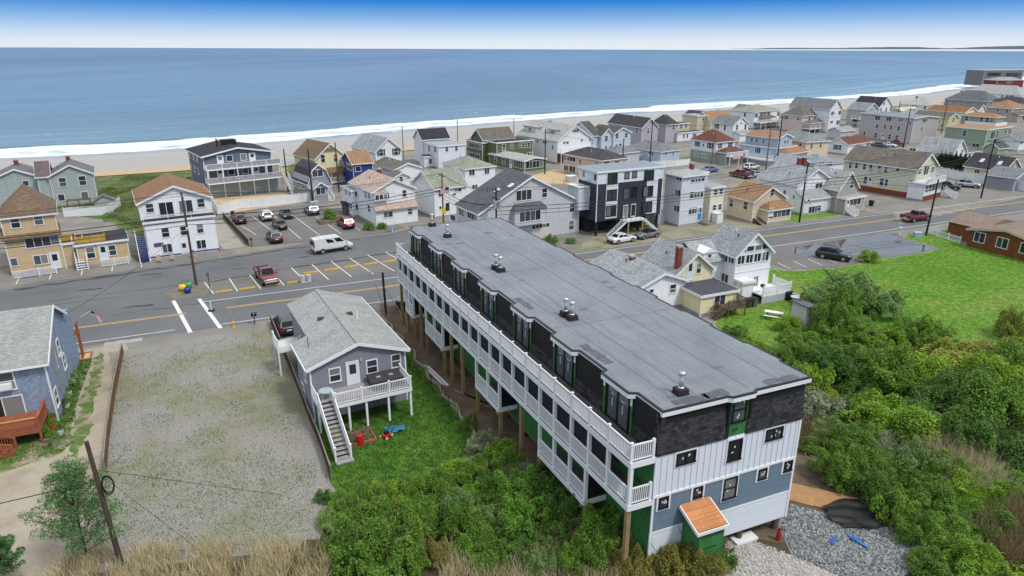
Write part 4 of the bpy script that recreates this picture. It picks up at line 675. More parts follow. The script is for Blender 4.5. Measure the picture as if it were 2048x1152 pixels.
    MB().box(2.2,2.32,-1.5,-1.38,-.3,.42).box(3.88,4.0,-1.5,-1.38,-.3,.42).build('support_post',lumber,cn)
    ink=paint('black_print',(.01,.012,.01),.6,0)
    def text(s,x,y,z,size,rz,par,rx=math.pi/2):
        cu=bpy.data.curves.new('tmp','FONT'); cu.body=s; cu.size=size; cu.extrude=.002; cu.materials.append(ink)
        tmp=bpy.data.objects.new('tmp',cu); S.collection.objects.link(tmp); me=bpy.data.meshes.new_from_object(tmp.evaluated_get(bpy.context.evaluated_depsgraph_get())); bpy.data.objects.remove(tmp)
        o=link('lettering',me,par,(x,y,z)); o.rotation_euler=(rx,0,rz); return o
    text('ZIPsystem',2.32,-1.512,2.85,.37,0,cn); text('ZIPsystem',2.32,-1.512,1.2,.37,0,cn); text('R-SHEATHING',2.6,-1.512,2.1,.14,0,cn)
    text('ZIP',5.0,-.012,8.2,.3,0,root)
    for i,b in enumerate((.9,3.0,6.4,11.5,14.5,22.5,25.5)):
        x,y,_=q(-.035,b+1.4,0); text('ZIPsystem',x,y,2.9 if i>1 else 5.6,.3,-math.pi/2,root)
    return root
MAIN=main_building()
# ------------------------------------------------------------------ raised grey house beside it
def raised_house():
    root=thing('raised_house','raised grey clapboard house with pale roof, white deck stairs and covered hot tub','house',-15.9,48.3,0,28)
    wm=siding('dove_grey',(.20,.205,.25),.12,.06); rm=shingle('pale_grey_roof',(.33,.345,.345),.33,.16,.14)
    Wd,D=7.9,13.8; ze=4.85; rh=1.35; k=rh/(Wd/2)
    # front block full width, rear block narrower on the left
    MB().box(0,Wd,0,5.4,0,ze).prism([(0,ze-.005),(Wd/2,ze+rh-.02),(Wd,ze-.005)],0,5.4).build('wall',wm,root)
    z1=ze+1.3*k
    MB().box(1.3,Wd,5.4,D,0,ze).prism([(1.3,ze-.005),(1.3,z1-.03),(Wd/2,ze+rh-.02),(Wd,ze-.005)],5.4,D).build('wall',wm,root)
    oh=.28
    P=lambda x:ze+rh-abs(x-Wd/2)*k
    R=MB()
    for x0,x1,y0,y1 in ((-oh,Wd/2,-oh,5.5),(1.0,Wd/2,5.5,D+oh),(Wd/2,Wd+oh,-oh,D+oh)):
        R.prism([(x0,P(x0)+.05),(x1,P(x1)+.05),(x1,P(x1)-.08),(x0,P(x0)-.08)],y0,y1)
    rf=R.build('roof',rm,root)
    MB().bar((Wd/2,-oh,ze+rh+.06),(Wd/2,D+oh,ze+rh+.06),.3,.05).build('ridge_cap',rm,rf)
    T=MB()
    for x0,x1 in ((-oh,Wd/2),(Wd/2,Wd+oh)): T.prism([(x0,P(x0)+.06),(x1,P(x1)+.06),(x1,P(x1)-.22),(x0,P(x0)-.22)],-oh-.05,-oh-.003)
    T.box(Wd+oh,Wd+oh+.1,-oh,D+oh,P(Wd+oh)-.16,P(Wd+oh)+.0).box(-oh-.1,-oh,-oh,5.5,P(-oh)-.16,P(-oh))
    for x in (-.02,Wd-.1): T.box(x,x+.12,-.03,.05,0,ze-.1)
    T.build('trim',white,root)
    for x,y in ((2.7,7.2),(5.3,7.3)): MB().box(x-.25,x+.25,y-.2,y+.2,P(x)+.03,P(x)+.22).build('roof_vent',paint('vent_dark',(.05,.05,.05),.6,0),root)
    MB().cyl(5.7,6.2,P(5.7)-.1,P(5.7)+.75,.06,8).build('vent_pipe',white,root); MB().cyl(.7,3.2,P(.7),P(.7)+1.0,.03,6).build('vent_pipe',paint('vent_dark',(.05,.05,.05),.6,0),root)
    for x,z,w,h,t in ((1.95,3.75,.75,1.1,'d'),(5.0,3.8,.75,1.1,'d'),(7.05,3.85,.7,1.05,'d')): window(root,t,x,0,z,w,h,'F')
    window(root,'D',3.4,0,3.55,.95,2.0,'F'); MB().box(4.05,4.2,-.1,0,4.5,4.75).build('porch_light',steel,root)
    window(root,'d',0,2.0,3.3,.7,1.1,'L'); window(root,'d',0,3.6,1.2,.8,1.1,'L')
    MB().box(2.1,2.9,-.05,-.001,.1,2.1).build('storage_door',door_white,root)
    wood=paint('grey_deck',(.30,.285,.29),.75,.25); zd=2.55; x0,x1,y0=.0,7.35,-2.8
    d=link('deck',None,root)
    for i in range(18):
        yy=y0+i*.155; MB().box(x0 if yy>-2.0 else 1.25,x1,yy,yy+.145,zd-.05,zd).build('deck_board',wood,d)
    MB().box(x0,x1,-.2,-.02,zd-.28,zd-.055).box(1.25,x1,y0-.04,y0+.02,zd-.28,zd-.0).box(x1-.02,x1+.04,y0,-.02,zd-.28,zd).box(x0-.04,x0+.02,-2,-.02,zd-.28,zd).build('deck_frame',white,d)
    rp=[1.25,3.3,5.5,7.3]
    for i,x in enumerate(rp):
        post(d,x,y0+.05,zd-.1,zd+1.05,.11,white,'railing_post',True)
        if i: railing(MB(),(rp[i-1],y0+.05,zd),(x,y0+.05,zd),.92).build('railing',white,d)
    railing(MB(),(x1-.05,y0+.05,zd),(x1-.05,-.1,zd),.92).build('railing',white,d); post(d,x1-.05,-.12,zd-.1,zd+1.05,.11,white,'railing_post',True)
    railing(MB(),(x0+.0,-2,zd),(x0+.0,-.1,zd),.92).build('railing',white,d)
    for x in (0.05,2.2,3.6,5.4,7.25): post(d,x,y0+.12 if x>1 else -1.9,-.2,zd-.28,.16,white,'deck_post')
    stairs(root,.1,1.15,-2.0,zd,-6.5,.12,wood,white,13)
    MB().box(.0,1.3,-7.0,-6.5,0,.12).build('step_pad',wood,root)
    # side porch with rail at the left rear
    sp_=link('side_porch',None,root)
    MB().box(-.9,1.25,9.6,12.0,zd-.25,zd).build('porch_floor',white,sp_)
    for x,y in ((-.85,9.65),(-.85,11.95),(1.2,9.65)): post(sp_,x,y,-.2,zd+1.05,.13,white,'porch_post',True)
    railing(MB(),(-.85,9.65,zd),(1.2,9.65,zd),.95).build('railing',white,sp_); railing(MB(),(-.85,9.65,zd),(-.85,11.9,zd),.95).build('railing',white,sp_)
    stairs(sp_,-1.9,-.95,10.9,2.2,9.0,.2,wood,white,6,True,'step_flight') if False else None
    return root
raised_house()
def hot_tub():
    c=math.cos(math.radians(28)); s=math.sin(math.radians(28)); lx,ly=5.7,-1.15
    t=thing('hot_tub','covered square hot tub with black lid on the white railed deck','hot tub',-15.9+lx*c-ly*s,48.3+lx*s+ly*c,2.552,28)
    MB().box(-1.25,1.25,-.85,.85,0,.62).build('tub_shell',paint('tub_shell',(.05,.045,.045),.6,.1),t)
    for x in (-1,1):
        m=MB(); m.box(min(.02*x,1.3*x),max(.02*x,1.3*x),-.9,.9,.62,.78); m.build('lid_half',paint('tub_lid',(.045,.043,.048),.45,.1,.4),t)
    MB().box(-.75,-.4,-.2,.05,.781,.84).box(.3,.65,-.2,.05,.781,.84).build('lid_strap',paint('lid_strap',(.3,.3,.25),.6,.1),t)
    t2=thing('patio_table','small glass patio table at the head of the deck stairs','table',-15.9+.85*c+1.3*s,48.3+.85*s-1.3*c,2.552,28)
    MB().cyl(0,0,.66,.7,.55,14).build('table_top',paint('glass_top',(.35,.47,.45),.15,.1,.6),t2)
    m=MB(); [m.bar((.35*a,.35*b,0),(.35*a,.35*b,.66),.03) for a in(-1,1) for b in(-1,1)]; m.build('table_frame',steel,t2)
hot_tub()
# ------------------------------------------------------------------ blue shingled house at the left
def blue_house():
    root=thing('blue_shingled_house','blue shingled house with grey roof, brick chimney and rust red deck','house',-36.6,48.4,0,24)
    ws=shingle('blue_shingle',(.27,.345,.475),.16,.19,.2,.8,.8); rm=shingle('sage_grey_roof',(.31,.335,.325),.33,.16,.16)
    D=12.5; xl=-14; ze=5.35; ry,rz=5.6,8.0; by,bz=9.6,5.9
    MB().box(xl,0,0,D,0,ze).prism([(0,ze-.004),(ry,rz-.06),(by,bz-.06),(D,ze-.004)],xl,0,'x').build('wall',ws,root)
    R=MB(); sl=(rz-ze)/ry; s2=(rz-bz)/(by-ry)
    R.prism([(-.35,ze-.35*sl+.07),(ry,rz+.07),(ry,rz-.07),(-.35,ze-.35*sl-.07)],xl,.3,'x'); R.prism([(ry,rz+.07),(by+.2,bz-.2*s2+.07),(by+.2,bz-.2*s2-.07),(ry,rz-.07)],xl,.3,'x')
    rf=R.build('roof',rm,root)
    T=MB(); T.prism([(-.35,ze-.35*sl+.08),(ry,rz+.08),(ry,rz-.2),(-.35,ze-.35*sl-.2)],.303,.35,'x').prism([(ry,rz+.08),(by+.2,bz-.2*s2+.08),(by+.2,bz-.2*s2-.2),(ry,rz-.2)],.303,.35,'x')
    T.box(xl,.3,-.46,-.352,ze-.35*sl-.12,ze-.35*sl+.02); T.box(-.1,.03,-.03,.1,0,ze-.2); T.box(-.03,.06,-.12,0,0,ze-.1)
    T.build('trim',white,root)
    cx=-7.6; MB().box(cx-.45,cx+.45,4.2,4.9,6.5,9.2).build('chimney',brick_mat(),root); MB().box(cx-.6,cx+.6,3.95,4.2,6.9,7.25).build('flashing',steel,root)
    MB().box(-4.6,-4.15,3.3,3.65,ze+3.4*sl+.05,ze+3.4*sl+.25).build('roof_vent',steel,root)
    o=window(root,'d',-2.75,0,4.15,1.15,1.35,'F'); MB().box(-.4,.4,-.45,-.05,-.55,-.1).build('air_conditioner',white,o)
    window(root,'d',-6.6,0,4.15,1.1,1.35,'F'); window(root,'P',-3.3,0,1.75,2.6,2.1,'F'); MB().box(-5.4,-5.2,-.14,0,2.3,2.65).build('wall_lamp',black_frame,root)
    for y,z,h in ((1.0,1.7,1.4),(3.2,3.9,1.3),(5.4,4.3,1.3),(6.2,2.6,1.2)): window(root,'d',0,y,z,.9,h,'R')
    MB().box(.0,.1,2.6,3.4,1.6,6.3).build('wall_strip',rm,root)
    red=paint('rust_stain',(.30,.095,.048),.6,.22); tan_=paint('deck_tan',(.42,.22,.08),.7,.15)
    d=link('deck',None,root); zd=1.3; dx0,dx1,dy0=-6.5,-.55,-3.35
    for i in range(21): MB().box(dx0,dx1,dy0+i*.155,dy0+i*.155+.145,zd-.05,zd).build('deck_board',red,d)
    MB().box(dx0,dx1,dy0-.05,dy0,zd-.3,zd).box(dx1,dx1+.05,dy0,0,zd-.3,zd).build('deck_frame',red,d)
    def rr(p,q_):
        m=MB(); railing(m,p,q_,.9,.12,.05,.09); m.build('railing',red,d); m=MB(); m.bar((p[0],p[1],p[2]+.94),(q_[0],q_[1],q_[2]+.94),.22,.05); m.build('rail_cap',tan_ if p[1]==q_[1] else red,d)
    rr((dx0,dy0+.05,zd),(-3.2,dy0+.05,zd)); rr((-3.2,dy0+.05,zd),(dx1,dy0+.05,zd)); rr((dx1,dy0+.05,zd),(dx1,-.1,zd))
    for x in (dx0,-3.2,dx1): post(d,x,dy0+.05,-.2,zd+.95,.14,red,'deck_post')
    # stair run parallel to the front
    st=link('deck_stairs',None,root)
    for i in range(8):
        x=-5.6+i*.42; z=zd-.16*(i+1); MB().box(x,x+.44,-4.5,-3.45,z,z+.05).build('tread',red,st)
    for y in (-4.52,-3.42):
        m=MB(); railing(m,(-5.6,y,zd-.1),(-2.2,y,.1),.85,.16,.05,.08); m.bar((-5.6,y,zd-.2),(-2.2,y,-.02),.06,.25); m.build('railing',red,st)
        post(st,-2.2,y,-.1,1.0,.13,red,'newel_post')
    # second storey red porch at the far end and side flag
    p=link('rear_porch',None,root)
    MB().box(-1.2,.3,D,D+.75,2.6,2.8).build('porch_floor',red,p)
    for y in (D+.1,D+.7): post(p,.24,y,0,3.75,.13,red,'porch_post')
    m=MB(); m.box(.22,.27,D+.1,D+.7,2.8,3.7); m.build('porch_panel',red,p)
    return root
blue_house()
# ------------------------------------------------------------------ brown house at the right
def brown_house():
    root=thing('brown_shingled_house','single storey brown shingled house with pale brown roof at the right edge','house',73.2,90.2,0,23.4)
    ws=shingle('brown_shingle',(.22,.075,.03),.16,.2,.22,.8,.5); rm=shingle('mauve_brown_roof',(.26,.195,.165),.32,.15,.15)
    D=10.6; Wd=14; ze=2.75; rh=1.0
    root_m=(0,0,Wd,D,0,ze,'gx',rh,'taupe','brown',.35)
    R,T,Wl=roof_build(root,root_m,None); W=MB().box(0,Wd,0,D,0,ze); n=len(W.v); W.v+=Wl.v; W.f+=[[i+n for i in f] for f in Wl.f]
    W.build('wall',ws,root); R.build('roof',rm,root); T.build('trim',paint('tan_trim',(.5,.42,.32),.6,.05),root)
    for y in (8.9,5.6,2.6): window(root,'n2' if y>3 else 'f',0,y,1.75,1.5 if y>3 else .9,1.35,'L')
    # front wing with low roof toward the street
    MB().box(2.5,12,D,D+5,0,2.4).build('wall',ws,root); MB().prism([(2.2,2.45),(7.2,3.6),(12.3,2.45)],D-.5,D+5.3).build('roof',rm,root)
brown_house()
# ------------------------------------------------------------------ terrain, roads, beach and sea
WL=[(-150,202),(-135,207),(-120,214),(-104,223),(-89,234),(-69,249),(-43,269),(-25,286),(-5,303),(30,329),(84,361),(132,392),(212,442),(289,497),(392,591)]
cd=Vector((math.cos(math.radians(38)),math.sin(math.radians(38)))); cn=Vector((-cd.y,cd.x))
WL=[(WL[0][0]-cd.x*k,WL[0][1]-cd.y*k) for k in (6000,1500,500,200,60)]+WL+[(WL[-1][0]+math.cos(math.radians(43))*k,WL[-1][1]+math.sin(math.radians(43))*k) for k in (60,200,500,1500,6000)]
# resample between for smoothness
WP=[Vector(p) for p in WL]
def strip(name,offs,mat,kind='structure',uvd=False,zf=None):
    vs=[];fs=[];uv=[]; n=len(WP); s=0
    for i,p in enumerate(WP):
        if i: s+=(p-WP[i-1]).length
        for o,z in offs:
            vs.append((p.x+cn.x*o,p.y+cn.y*o,z)); uv.append((s,o))
    k=len(offs)
    for i in range(n-1):
        for j in range(k-1): fs.append([i*k+j,(i+1)*k+j,(i+1)*k+j+1,i*k+j+1])
    me=bpy.data.meshes.new(name); me.from_pydata(vs,[],fs)
    l=me.uv_layers.new(name='UVMap').data
    for pl in me.polygons:
        for li in pl.loop_indices: l[li].uv=uv[me.loops[li].vertex_index]
    me.materials.append(mat); o=link(name,me); o['kind']=kind; return o
# sea
def sea_mat():
    m,t,p=base('sea_water',(.03,.12,.19),.22,.5)
    uvn=coords(t,'UV'); s=N(t,'SeparateXYZ'); t.links.new(uvn,s.inputs[0]); d=s.outputs[1]
    ob=coords(t,'Object')
    # body colour: turquoise near the shore to steel blue offshore, with wind patches
    dl=N(t,'Math',operation='LOGARITHM',i={1:10.}); dm=N(t,'Math',operation='MAXIMUM',i={1:5.}); t.links.new(d,dm.inputs[0]); t.links.new(dm.outputs[0],dl.inputs[0])
    dn=N(t,'Math',operation='MULTIPLY',i={1:.25}); t.links.new(dl.outputs[0],dn.inputs[0])
    c=cramp(t,dn.outputs[0],[(.3,(.23,.36,.40)),(.42,(.15,.265,.33)),(.55,(.09,.185,.265)),(.8,(.045,.115,.205)),(.95,(.035,.095,.185))])
    pat=noise(t,coords(t,'Object',(.0022,.0006,1)),1.0,5,.6,.6)
    c=mixc(t,1,c,cramp(t,pat,[(.3,(.5,.56,.64)),(.5,(.95,.97,1.0)),(.68,(1.25,1.22,1.15))]),'MULTIPLY')
    # swell lines parallel to the shore
    wv=N(t,'TexWave',wave_type='BANDS',bands_direction='Y',wave_profile='SIN'); wv.inputs['Scale'].default_value=.011; wv.inputs['Distortion'].default_value=9; wv.inputs['Detail'].default_value=3; wv.inputs['Detail Scale'].default_value=.7
    t.links.new(coords(t,'UV',(.25,1,1)),wv.inputs['Vector'])
    n1=noise(t,coords(t,'UV',(.09,.3,1)),1,6,.7); n2=noise(t,coords(t,'UV',(.5,1.2,1)),1,3,.6)
    a=N(t,'Math',operation='MULTIPLY_ADD',i={1:1.6}); t.links.new(wv.outputs['Fac'],a.inputs[0]); t.links.new(n1,a.inputs[2])
    a2=N(t,'Math',operation='MULTIPLY_ADD',i={1:.35}); t.links.new(n2,a2.inputs[0]); t.links.new(a.outputs[0],a2.inputs[2])
    bump(t,p,a2.outputs[0],1.0,1.2)
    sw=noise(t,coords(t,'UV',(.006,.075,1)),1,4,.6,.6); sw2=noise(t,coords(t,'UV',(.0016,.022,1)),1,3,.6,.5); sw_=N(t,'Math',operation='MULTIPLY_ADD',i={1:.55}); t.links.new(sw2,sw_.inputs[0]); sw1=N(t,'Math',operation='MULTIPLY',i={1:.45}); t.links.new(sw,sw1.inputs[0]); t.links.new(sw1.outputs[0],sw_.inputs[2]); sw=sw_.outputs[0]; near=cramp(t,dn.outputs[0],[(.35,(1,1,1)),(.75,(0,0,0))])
    swc=cramp(t,sw,[(.38,(.38,.46,.52)),(.45,(.85,.88,.9)),(.53,(1.0,1.0,1.0)),(.62,(1.3,1.27,1.22))]); c=mixc(t,near,c,mixc(t,1,c,swc,'MULTIPLY'))  # wave-face reflection put into the water colour as dark and light bands
    # foam: wash at the shore, broken crest lines further out
    fn=noise(t,coords(t,'UV',(.07,.2,1)),1,9,.78,.5); fb=noise(t,coords(t,'UV',(.011,.03,1)),1,4,.6)
    x=N(t,'Math',operation='MULTIPLY_ADD',i={1:38.,2:-19.}); t.links.new(fb,x.inputs[0])
    xx=N(t,'Math',operation='ADD'); t.links.new(d,xx.inputs[0]); t.links.new(x.outputs[0],xx.inputs[1])
    edge=cramp(t,mapr(t,xx.outputs[0],-5,80),[(0,(.52,.52,.52)),(.045,(.26,.26,.26)),(.09,(.46,.46,.46)),(.14,(.58,.58,.58)),(.18,(.46,.46,.46)),(.24,(.52,.52,.52)),(.30,(.64,.64,.64)),(.36,(.52,.52,.52)),(.40,(.18,.18,.18)),(.5,(.08,.08,.08)),(.60,(.30,.30,.30)),(.63,(.06,.06,.06)),(.85,(.27,.27,.27)),(.87,(0,0,0)),(1,(0,0,0))])
    sm=N(t,'Math',operation='ADD'); t.links.new(edge,sm.inputs[0]); t.links.new(fn,sm.inputs[1])
    foam=cramp(t,sm.outputs[0],[(.86,(0,0,0)),(1.08,(1,1,1))])
    c=mixc(t,foam,c,(.72,.76,.78)); t.links.new(c,p.inputs['Base Color'])
    rr=N(t,'MapRange'); rr.inputs[3].default_value=.22; rr.inputs[4].default_value=.9; t.links.new(foam,rr.inputs[0]); t.links.new(rr.outputs[0],p.inputs['Roughness'])
    return m
def mapr(t,v,a,b):
    n=N(t,'MapRange'); n.inputs[1].default_value=a; n.inputs[2].default_value=b; t.links.new(v,n.inputs[0]); return n.outputs[0]
def beach_mat():
    m,t,p=base('beach_sand',(.4,.36,.3),.9,.2)
    s=N(t,'SeparateXYZ'); uvn=coords(t,'UV'); t.links.new(uvn,s.inputs[0])
    nn=noise(t,coords(t,'UV',(.02,.07,1)),1,5,.6); x=N(t,'Math',operation='MULTIPLY_ADD',i={1:14.,2:-7.}); t.links.new(nn,x.inputs[0]); xx=N(t,'Math',operation='ADD'); t.links.new(s.outputs[1],xx.inputs[0]); t.links.new(x.outputs[0],xx.inputs[1])
    c=cramp(t,mapr(t,xx.outputs[0],-60,5),[(0,(.46,.33,.19)),(.05,(.44,.34,.23)),(.13,(.36,.335,.305)),(.62,(.35,.34,.33)),(.72,(.37,.36,.35)),(.9,(.31,.31,.315)),(1,(.28,.29,.31))])
    f2=noise(t,coords(t,'Object'),1.2,6,.7); c=mixc(t,1,c,cramp(t,f2,[(.3,(.88,.88,.88)),(.7,(1.1,1.1,1.1))]),'MULTIPLY')
    t.links.new(c,p.inputs['Base Color']); bump(t,p,f2,.4,.08)
    r=cramp(t,mapr(t,xx.outputs[0],-20,0),[(0,(.9,.9,.9)),(.6,(.45,.45,.45)),(1,(.3,.3,.3))]); t.links.new(r,p.inputs['Roughness']); return m
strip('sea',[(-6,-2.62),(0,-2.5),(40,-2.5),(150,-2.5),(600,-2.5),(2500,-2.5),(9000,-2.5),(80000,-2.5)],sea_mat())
strip('beach',[(-62,.15),(-50,-.05),(-36,-.7),(-16,-1.75),(0,-2.44),(14,-3.2)],beach_mat())
gm=ground_mat('lot_ground',[(.25,(.14,.138,.133)),(.45,(.19,.183,.17)),(.58,(.25,.23,.195)),(.72,(.13,.15,.075))],.18,5)
strip('ground',[(-6000,-.02),(-900,-.02),(-300,-.02),(-150,-.02),(-58,-.02),(-52,-.25)],gm)
# far headland across the bay
def headland():
    r=random.Random(4); vs=[];fs=[]; n=90
    for i in range(n):
        f=i/(n-1); x=3600+f*6500; y=10800-f*500; h=max(4,(52*math.sin(min(1,f*2.2)*math.pi/2)*(.55+.45*math.sin(f*9+1)*.5+.25*math.sin(f*23)))+r.uniform(-3,3)) if 0<f<1 else 3
        vs+=[(x,y,-3),(x,y+150,h),(x,y+900,h*.8),(x,y+1400,-3)]
    for i in range(n-1):
        for j in range(3): fs.append([i*4+j,(i+1)*4+j,(i+1)*4+j+1,i*4+j+1])
    me=bpy.data.meshes.new('headland'); me.from_pydata(vs,[],fs); me.materials.append(ground_mat('hazy_far_woods',[(.3,(.05,.085,.11)),(.7,(.075,.12,.14))],.01,.03)); o=link('headland',me); o['kind']='structure'  # blue haze of distance put into the land colour
headland()
asph=ground_mat('asphalt_road',[(.25,(.105,.11,.118)),(.5,(.13,.135,.143)),(.75,(.155,.158,.164))],.12,14,.85,((.3,(.86,.86,.86)),(.7,(1.14,1.14,1.14))),.25,.01)
asph2=ground_mat('asphalt_worn',[(.25,(.115,.112,.11)),(.5,(.155,.15,.142)),(.75,(.19,.18,.165))],.2,8,.85,((.3,(.82,.82,.82)),(.7,(1.18,1.18,1.18))),.3,.012)
asph3=ground_mat('asphalt_light',[(.25,(.16,.15,.14)),(.5,(.20,.19,.175)),(.75,(.25,.235,.21))],.25,8,.85,((.3,(.85,.85,.85)),(.7,(1.15,1.15,1.15))),.3,.012)
tar=ground_mat('tar_repair',[(.3,(.045,.047,.052)),(.7,(.07,.072,.078))],.5,6,.7)
gravel=ground_mat('gravel_lot',[(.25,(.24,.235,.225)),(.42,(.24,.23,.212)),(.51,(.215,.208,.17)),(.59,(.175,.18,.11)),(.67,(.21,.18,.125)),(.8,(.125,.155,.05))],.12,26,.95,((.3,(.6,.6,.6)),(.7,(1.45,1.45,1.45))),.6,.04,10,.2,11)
weedy=ground_mat('weedy_dirt',[(.32,(.30,.255,.19)),(.44,(.24,.215,.14)),(.5,(.12,.16,.05)),(.62,(.07,.145,.025)),(.8,(.09,.16,.035))],.8,10,.95,((.3,(.65,.65,.65)),(.7,(1.35,1.35,1.35))),.6,.05)
dirt=ground_mat('dirt_lane',[(.28,(.21,.18,.13)),(.42,(.29,.25,.19)),(.56,(.35,.31,.245)),(.72,(.25,.22,.17))],.3,9,.95)
soil=ground_mat('bare_soil',[(.3,(.085,.062,.042)),(.5,(.12,.09,.065)),(.7,(.17,.135,.10))],.5,8,.95,bs=.6,dist=.06)
lawn=ground_mat('lawn_grass',[(.25,(.035,.095,.014)),(.45,(.055,.135,.018)),(.6,(.08,.16,.026)),(.78,(.13,.155,.045))],.22,11,.95,((.3,(.62,.62,.62)),(.7,(1.4,1.4,1.4))),.8,.06,9,.15,1.3)
field=ground_mat('field_grass',[(.3,(.075,.18,.020)),(.42,(.10,.22,.025)),(.52,(.125,.245,.034)),(.6,(.185,.25,.058)),(.68,(.11,.225,.03)),(.8,(.23,.23,.085))],.075,18,.95,((.3,(.75,.75,.75)),(.7,(1.25,1.25,1.25))),.8,.08,10,.15,1.6)
marsh=ground_mat('marsh_floor',[(.3,(.05,.045,.025)),(.5,(.075,.062,.035)),(.7,(.06,.075,.022))],.4,7,.95,bs=.6,dist=.06)
sand=ground_mat('yard_sand',[(.3,(.42,.30,.17)),(.5,(.50,.37,.22)),(.7,(.34,.28,.18))],.4,6,.95)
dune=ground_mat('dune_grass_floor',[(.28,(.05,.10,.025)),(.5,(.085,.125,.04)),(.62,(.17,.15,.075)),(.76,(.40,.30,.16))],.28,4,.95,bs=.8,dist=.1)
paver=ground_mat('paver',[(.3,(.30,.16,.11)),(.7,(.40,.23,.17))],.8,9)
concrete=ground_mat('concrete_walk',[(.3,(.30,.29,.27)),(.7,(.37,.36,.34))],.6,8)
# layers, each a few millimetres above the one below
def RWp(*p): return [RW(*q) for q in p]
sheet('marsh',[(-60,5),(70,5),(70,40),(36,72),(26,68),(9,60),(2,45),(-11,39.5),(-13,33.5),(-24,31.5),(-60,30)],.000,marsh)
sheet('road_verge',RWp((-120,70.5),(-2,70.5),(20,70),(40,70),(160,71),(160,90),(-120,100)),.003,asph3)
sheet('front_street',[(-64,79),(-60.5,83.2),(-54.1,86),(-50.9,88.6),(-43.8,92.6),(-37.4,97.0),(-31.8,101.4),(-20.1,107),(-16.5,110.3),(6,103),(3,98),(-6,92),(-16,83),(-36,76),(-60,66),(-110,45),(-110,62)],.007,asph)
sheet('main_road',RWp((-140,75.0),(180,74.9),(180,84.7),(-140,84.7)),.011,asph)
sheet('parking_strip',[(-41.5,80),(-39.4,83.4),(-34.8,86.2),(-30.2,89.2),(-27.8,90.8),(-23.3,93.8),(-18.6,96.7),(-13,99.6),(-3,101.5),(-4,93),(-10,90.2),(-18.4,86.6),(-30,81.6),(-37.4,78.4)],.015,asph2)
sheet('parking_lot',[(-50.3,117.6),(-39.9,99.6),(-32,102),(-20.5,107.6),(-17.8,111.1),(-28.9,121.5),(-38.4,129.5),(-47.4,125.5),(-50.6,122.3)],.012,asph2)
sheet('left_forecourt',[(-70,78),(-64,80),(-60.5,83.8),(-54.1,86.6),(-50.9,89.3),(-52,92),(-60,91),(-72,84)],.012,asph3)
sheet('apron',[(-51,89.2),(-43.8,93.2),(-41,96.2),(-42,97.6),(-51.5,92.2)],.013,asph3)
sheet('house_lane',[(-43,98),(-40.3,99.2),(-50.5,116.5),(-54,114)],.012,ground_mat('pale_gravel',[(.3,(.36,.34,.30)),(.55,(.30,.29,.24)),(.72,(.16,.19,.07))],.35,7,.95))
sheet('gravel_lot',jag([(-40,61.5),(-26.4,68.2),(-19.4,55),(-13.2,42),(-11.8,34.3),(-24.6,33.0),(-29.2,41),(-33,49.5),(-36.5,56)],1.2,.2,4),.014,gravel)
sheet('dirt_lane',jag([(-43.6,61.8),(-39.2,63.6),(-37.2,59.5),(-33.6,52),(-31.0,46.6),(-29.0,41.6),(-24.9,33),(-25,20),(-60,20),(-60,38),(-38,44.2),(-36.6,48),(-40,56)],1.2,.2,5),.012,dirt)
sheet('lane_grass_strip',jag([(-40.9,61.3),(-40.3,61.5),(-36.4,53.5),(-33.0,46.2),(-32.0,43.4),(-32.6,43.3),(-34.0,46.0),(-37.6,53.6)],.4,.3,6),.016,weedy)
sheet('verge_grass',jag([(-60,38.4),(-41,39.6),(-35.6,42.0),(-33.6,43.7),(-33.3,45.2),(-35.0,47.6),(-36.6,50.6),(-39.0,55.2),(-41.6,60.6),(-43.2,60.4),(-38.2,50.2),(-36.6,47.2),(-38,44.5),(-60,40.5)],.45,.32,8),.015,weedy)
sheet('lawn',jag([(-20.5,58.5),(-16.8,50.3),(-13,41.2),(-11.2,37.4),(-2,44.2),(-4.8,50.5),(-8.7,58.5),(-10.4,62.5),(-14,70),(-22,66)],1,.18,10),.013,lawn)
sheet('dirt_yard',jag([(-15.2,72.5),(-11.8,65.3),(-8.1,57.2),(-4.6,50.2),(-2,44.2),(5.2,36),(9,35),(26,33),(26,40),(20,48),(6,72),(-3,88),(-17,82)],1.2,.25,11),.010,soil)
sheet('grass_field',jag([(24,62),(22.1,68.6),(27,80),(34.8,88.4),(37.7,87.5),(44.8,88.9),(53.3,93.3),(60.0,95.7),(64.5,98.6),(61.7,104),(64,107),(68,108),(69,100),(72.3,92.1),(79,79),(120,60),(110,20),(70,30),(50,52),(36,60)],1.5,.25,12),.013,field)
sheet('front_lawn',RWp((68.5+38,72.5),(106,65),(108,64),(119,70),(119,73.5)),.017,field)
sheet('right_parking',jag([(38.6,98.8),(36.0,91.2),(37.7,88.1),(44.8,89.3),(53.3,93.7),(60.0,96.1),(64.2,98.9),(62,104.2),(62.6,107.5),(56,106)],1.2,.12,13),.018,asph2)
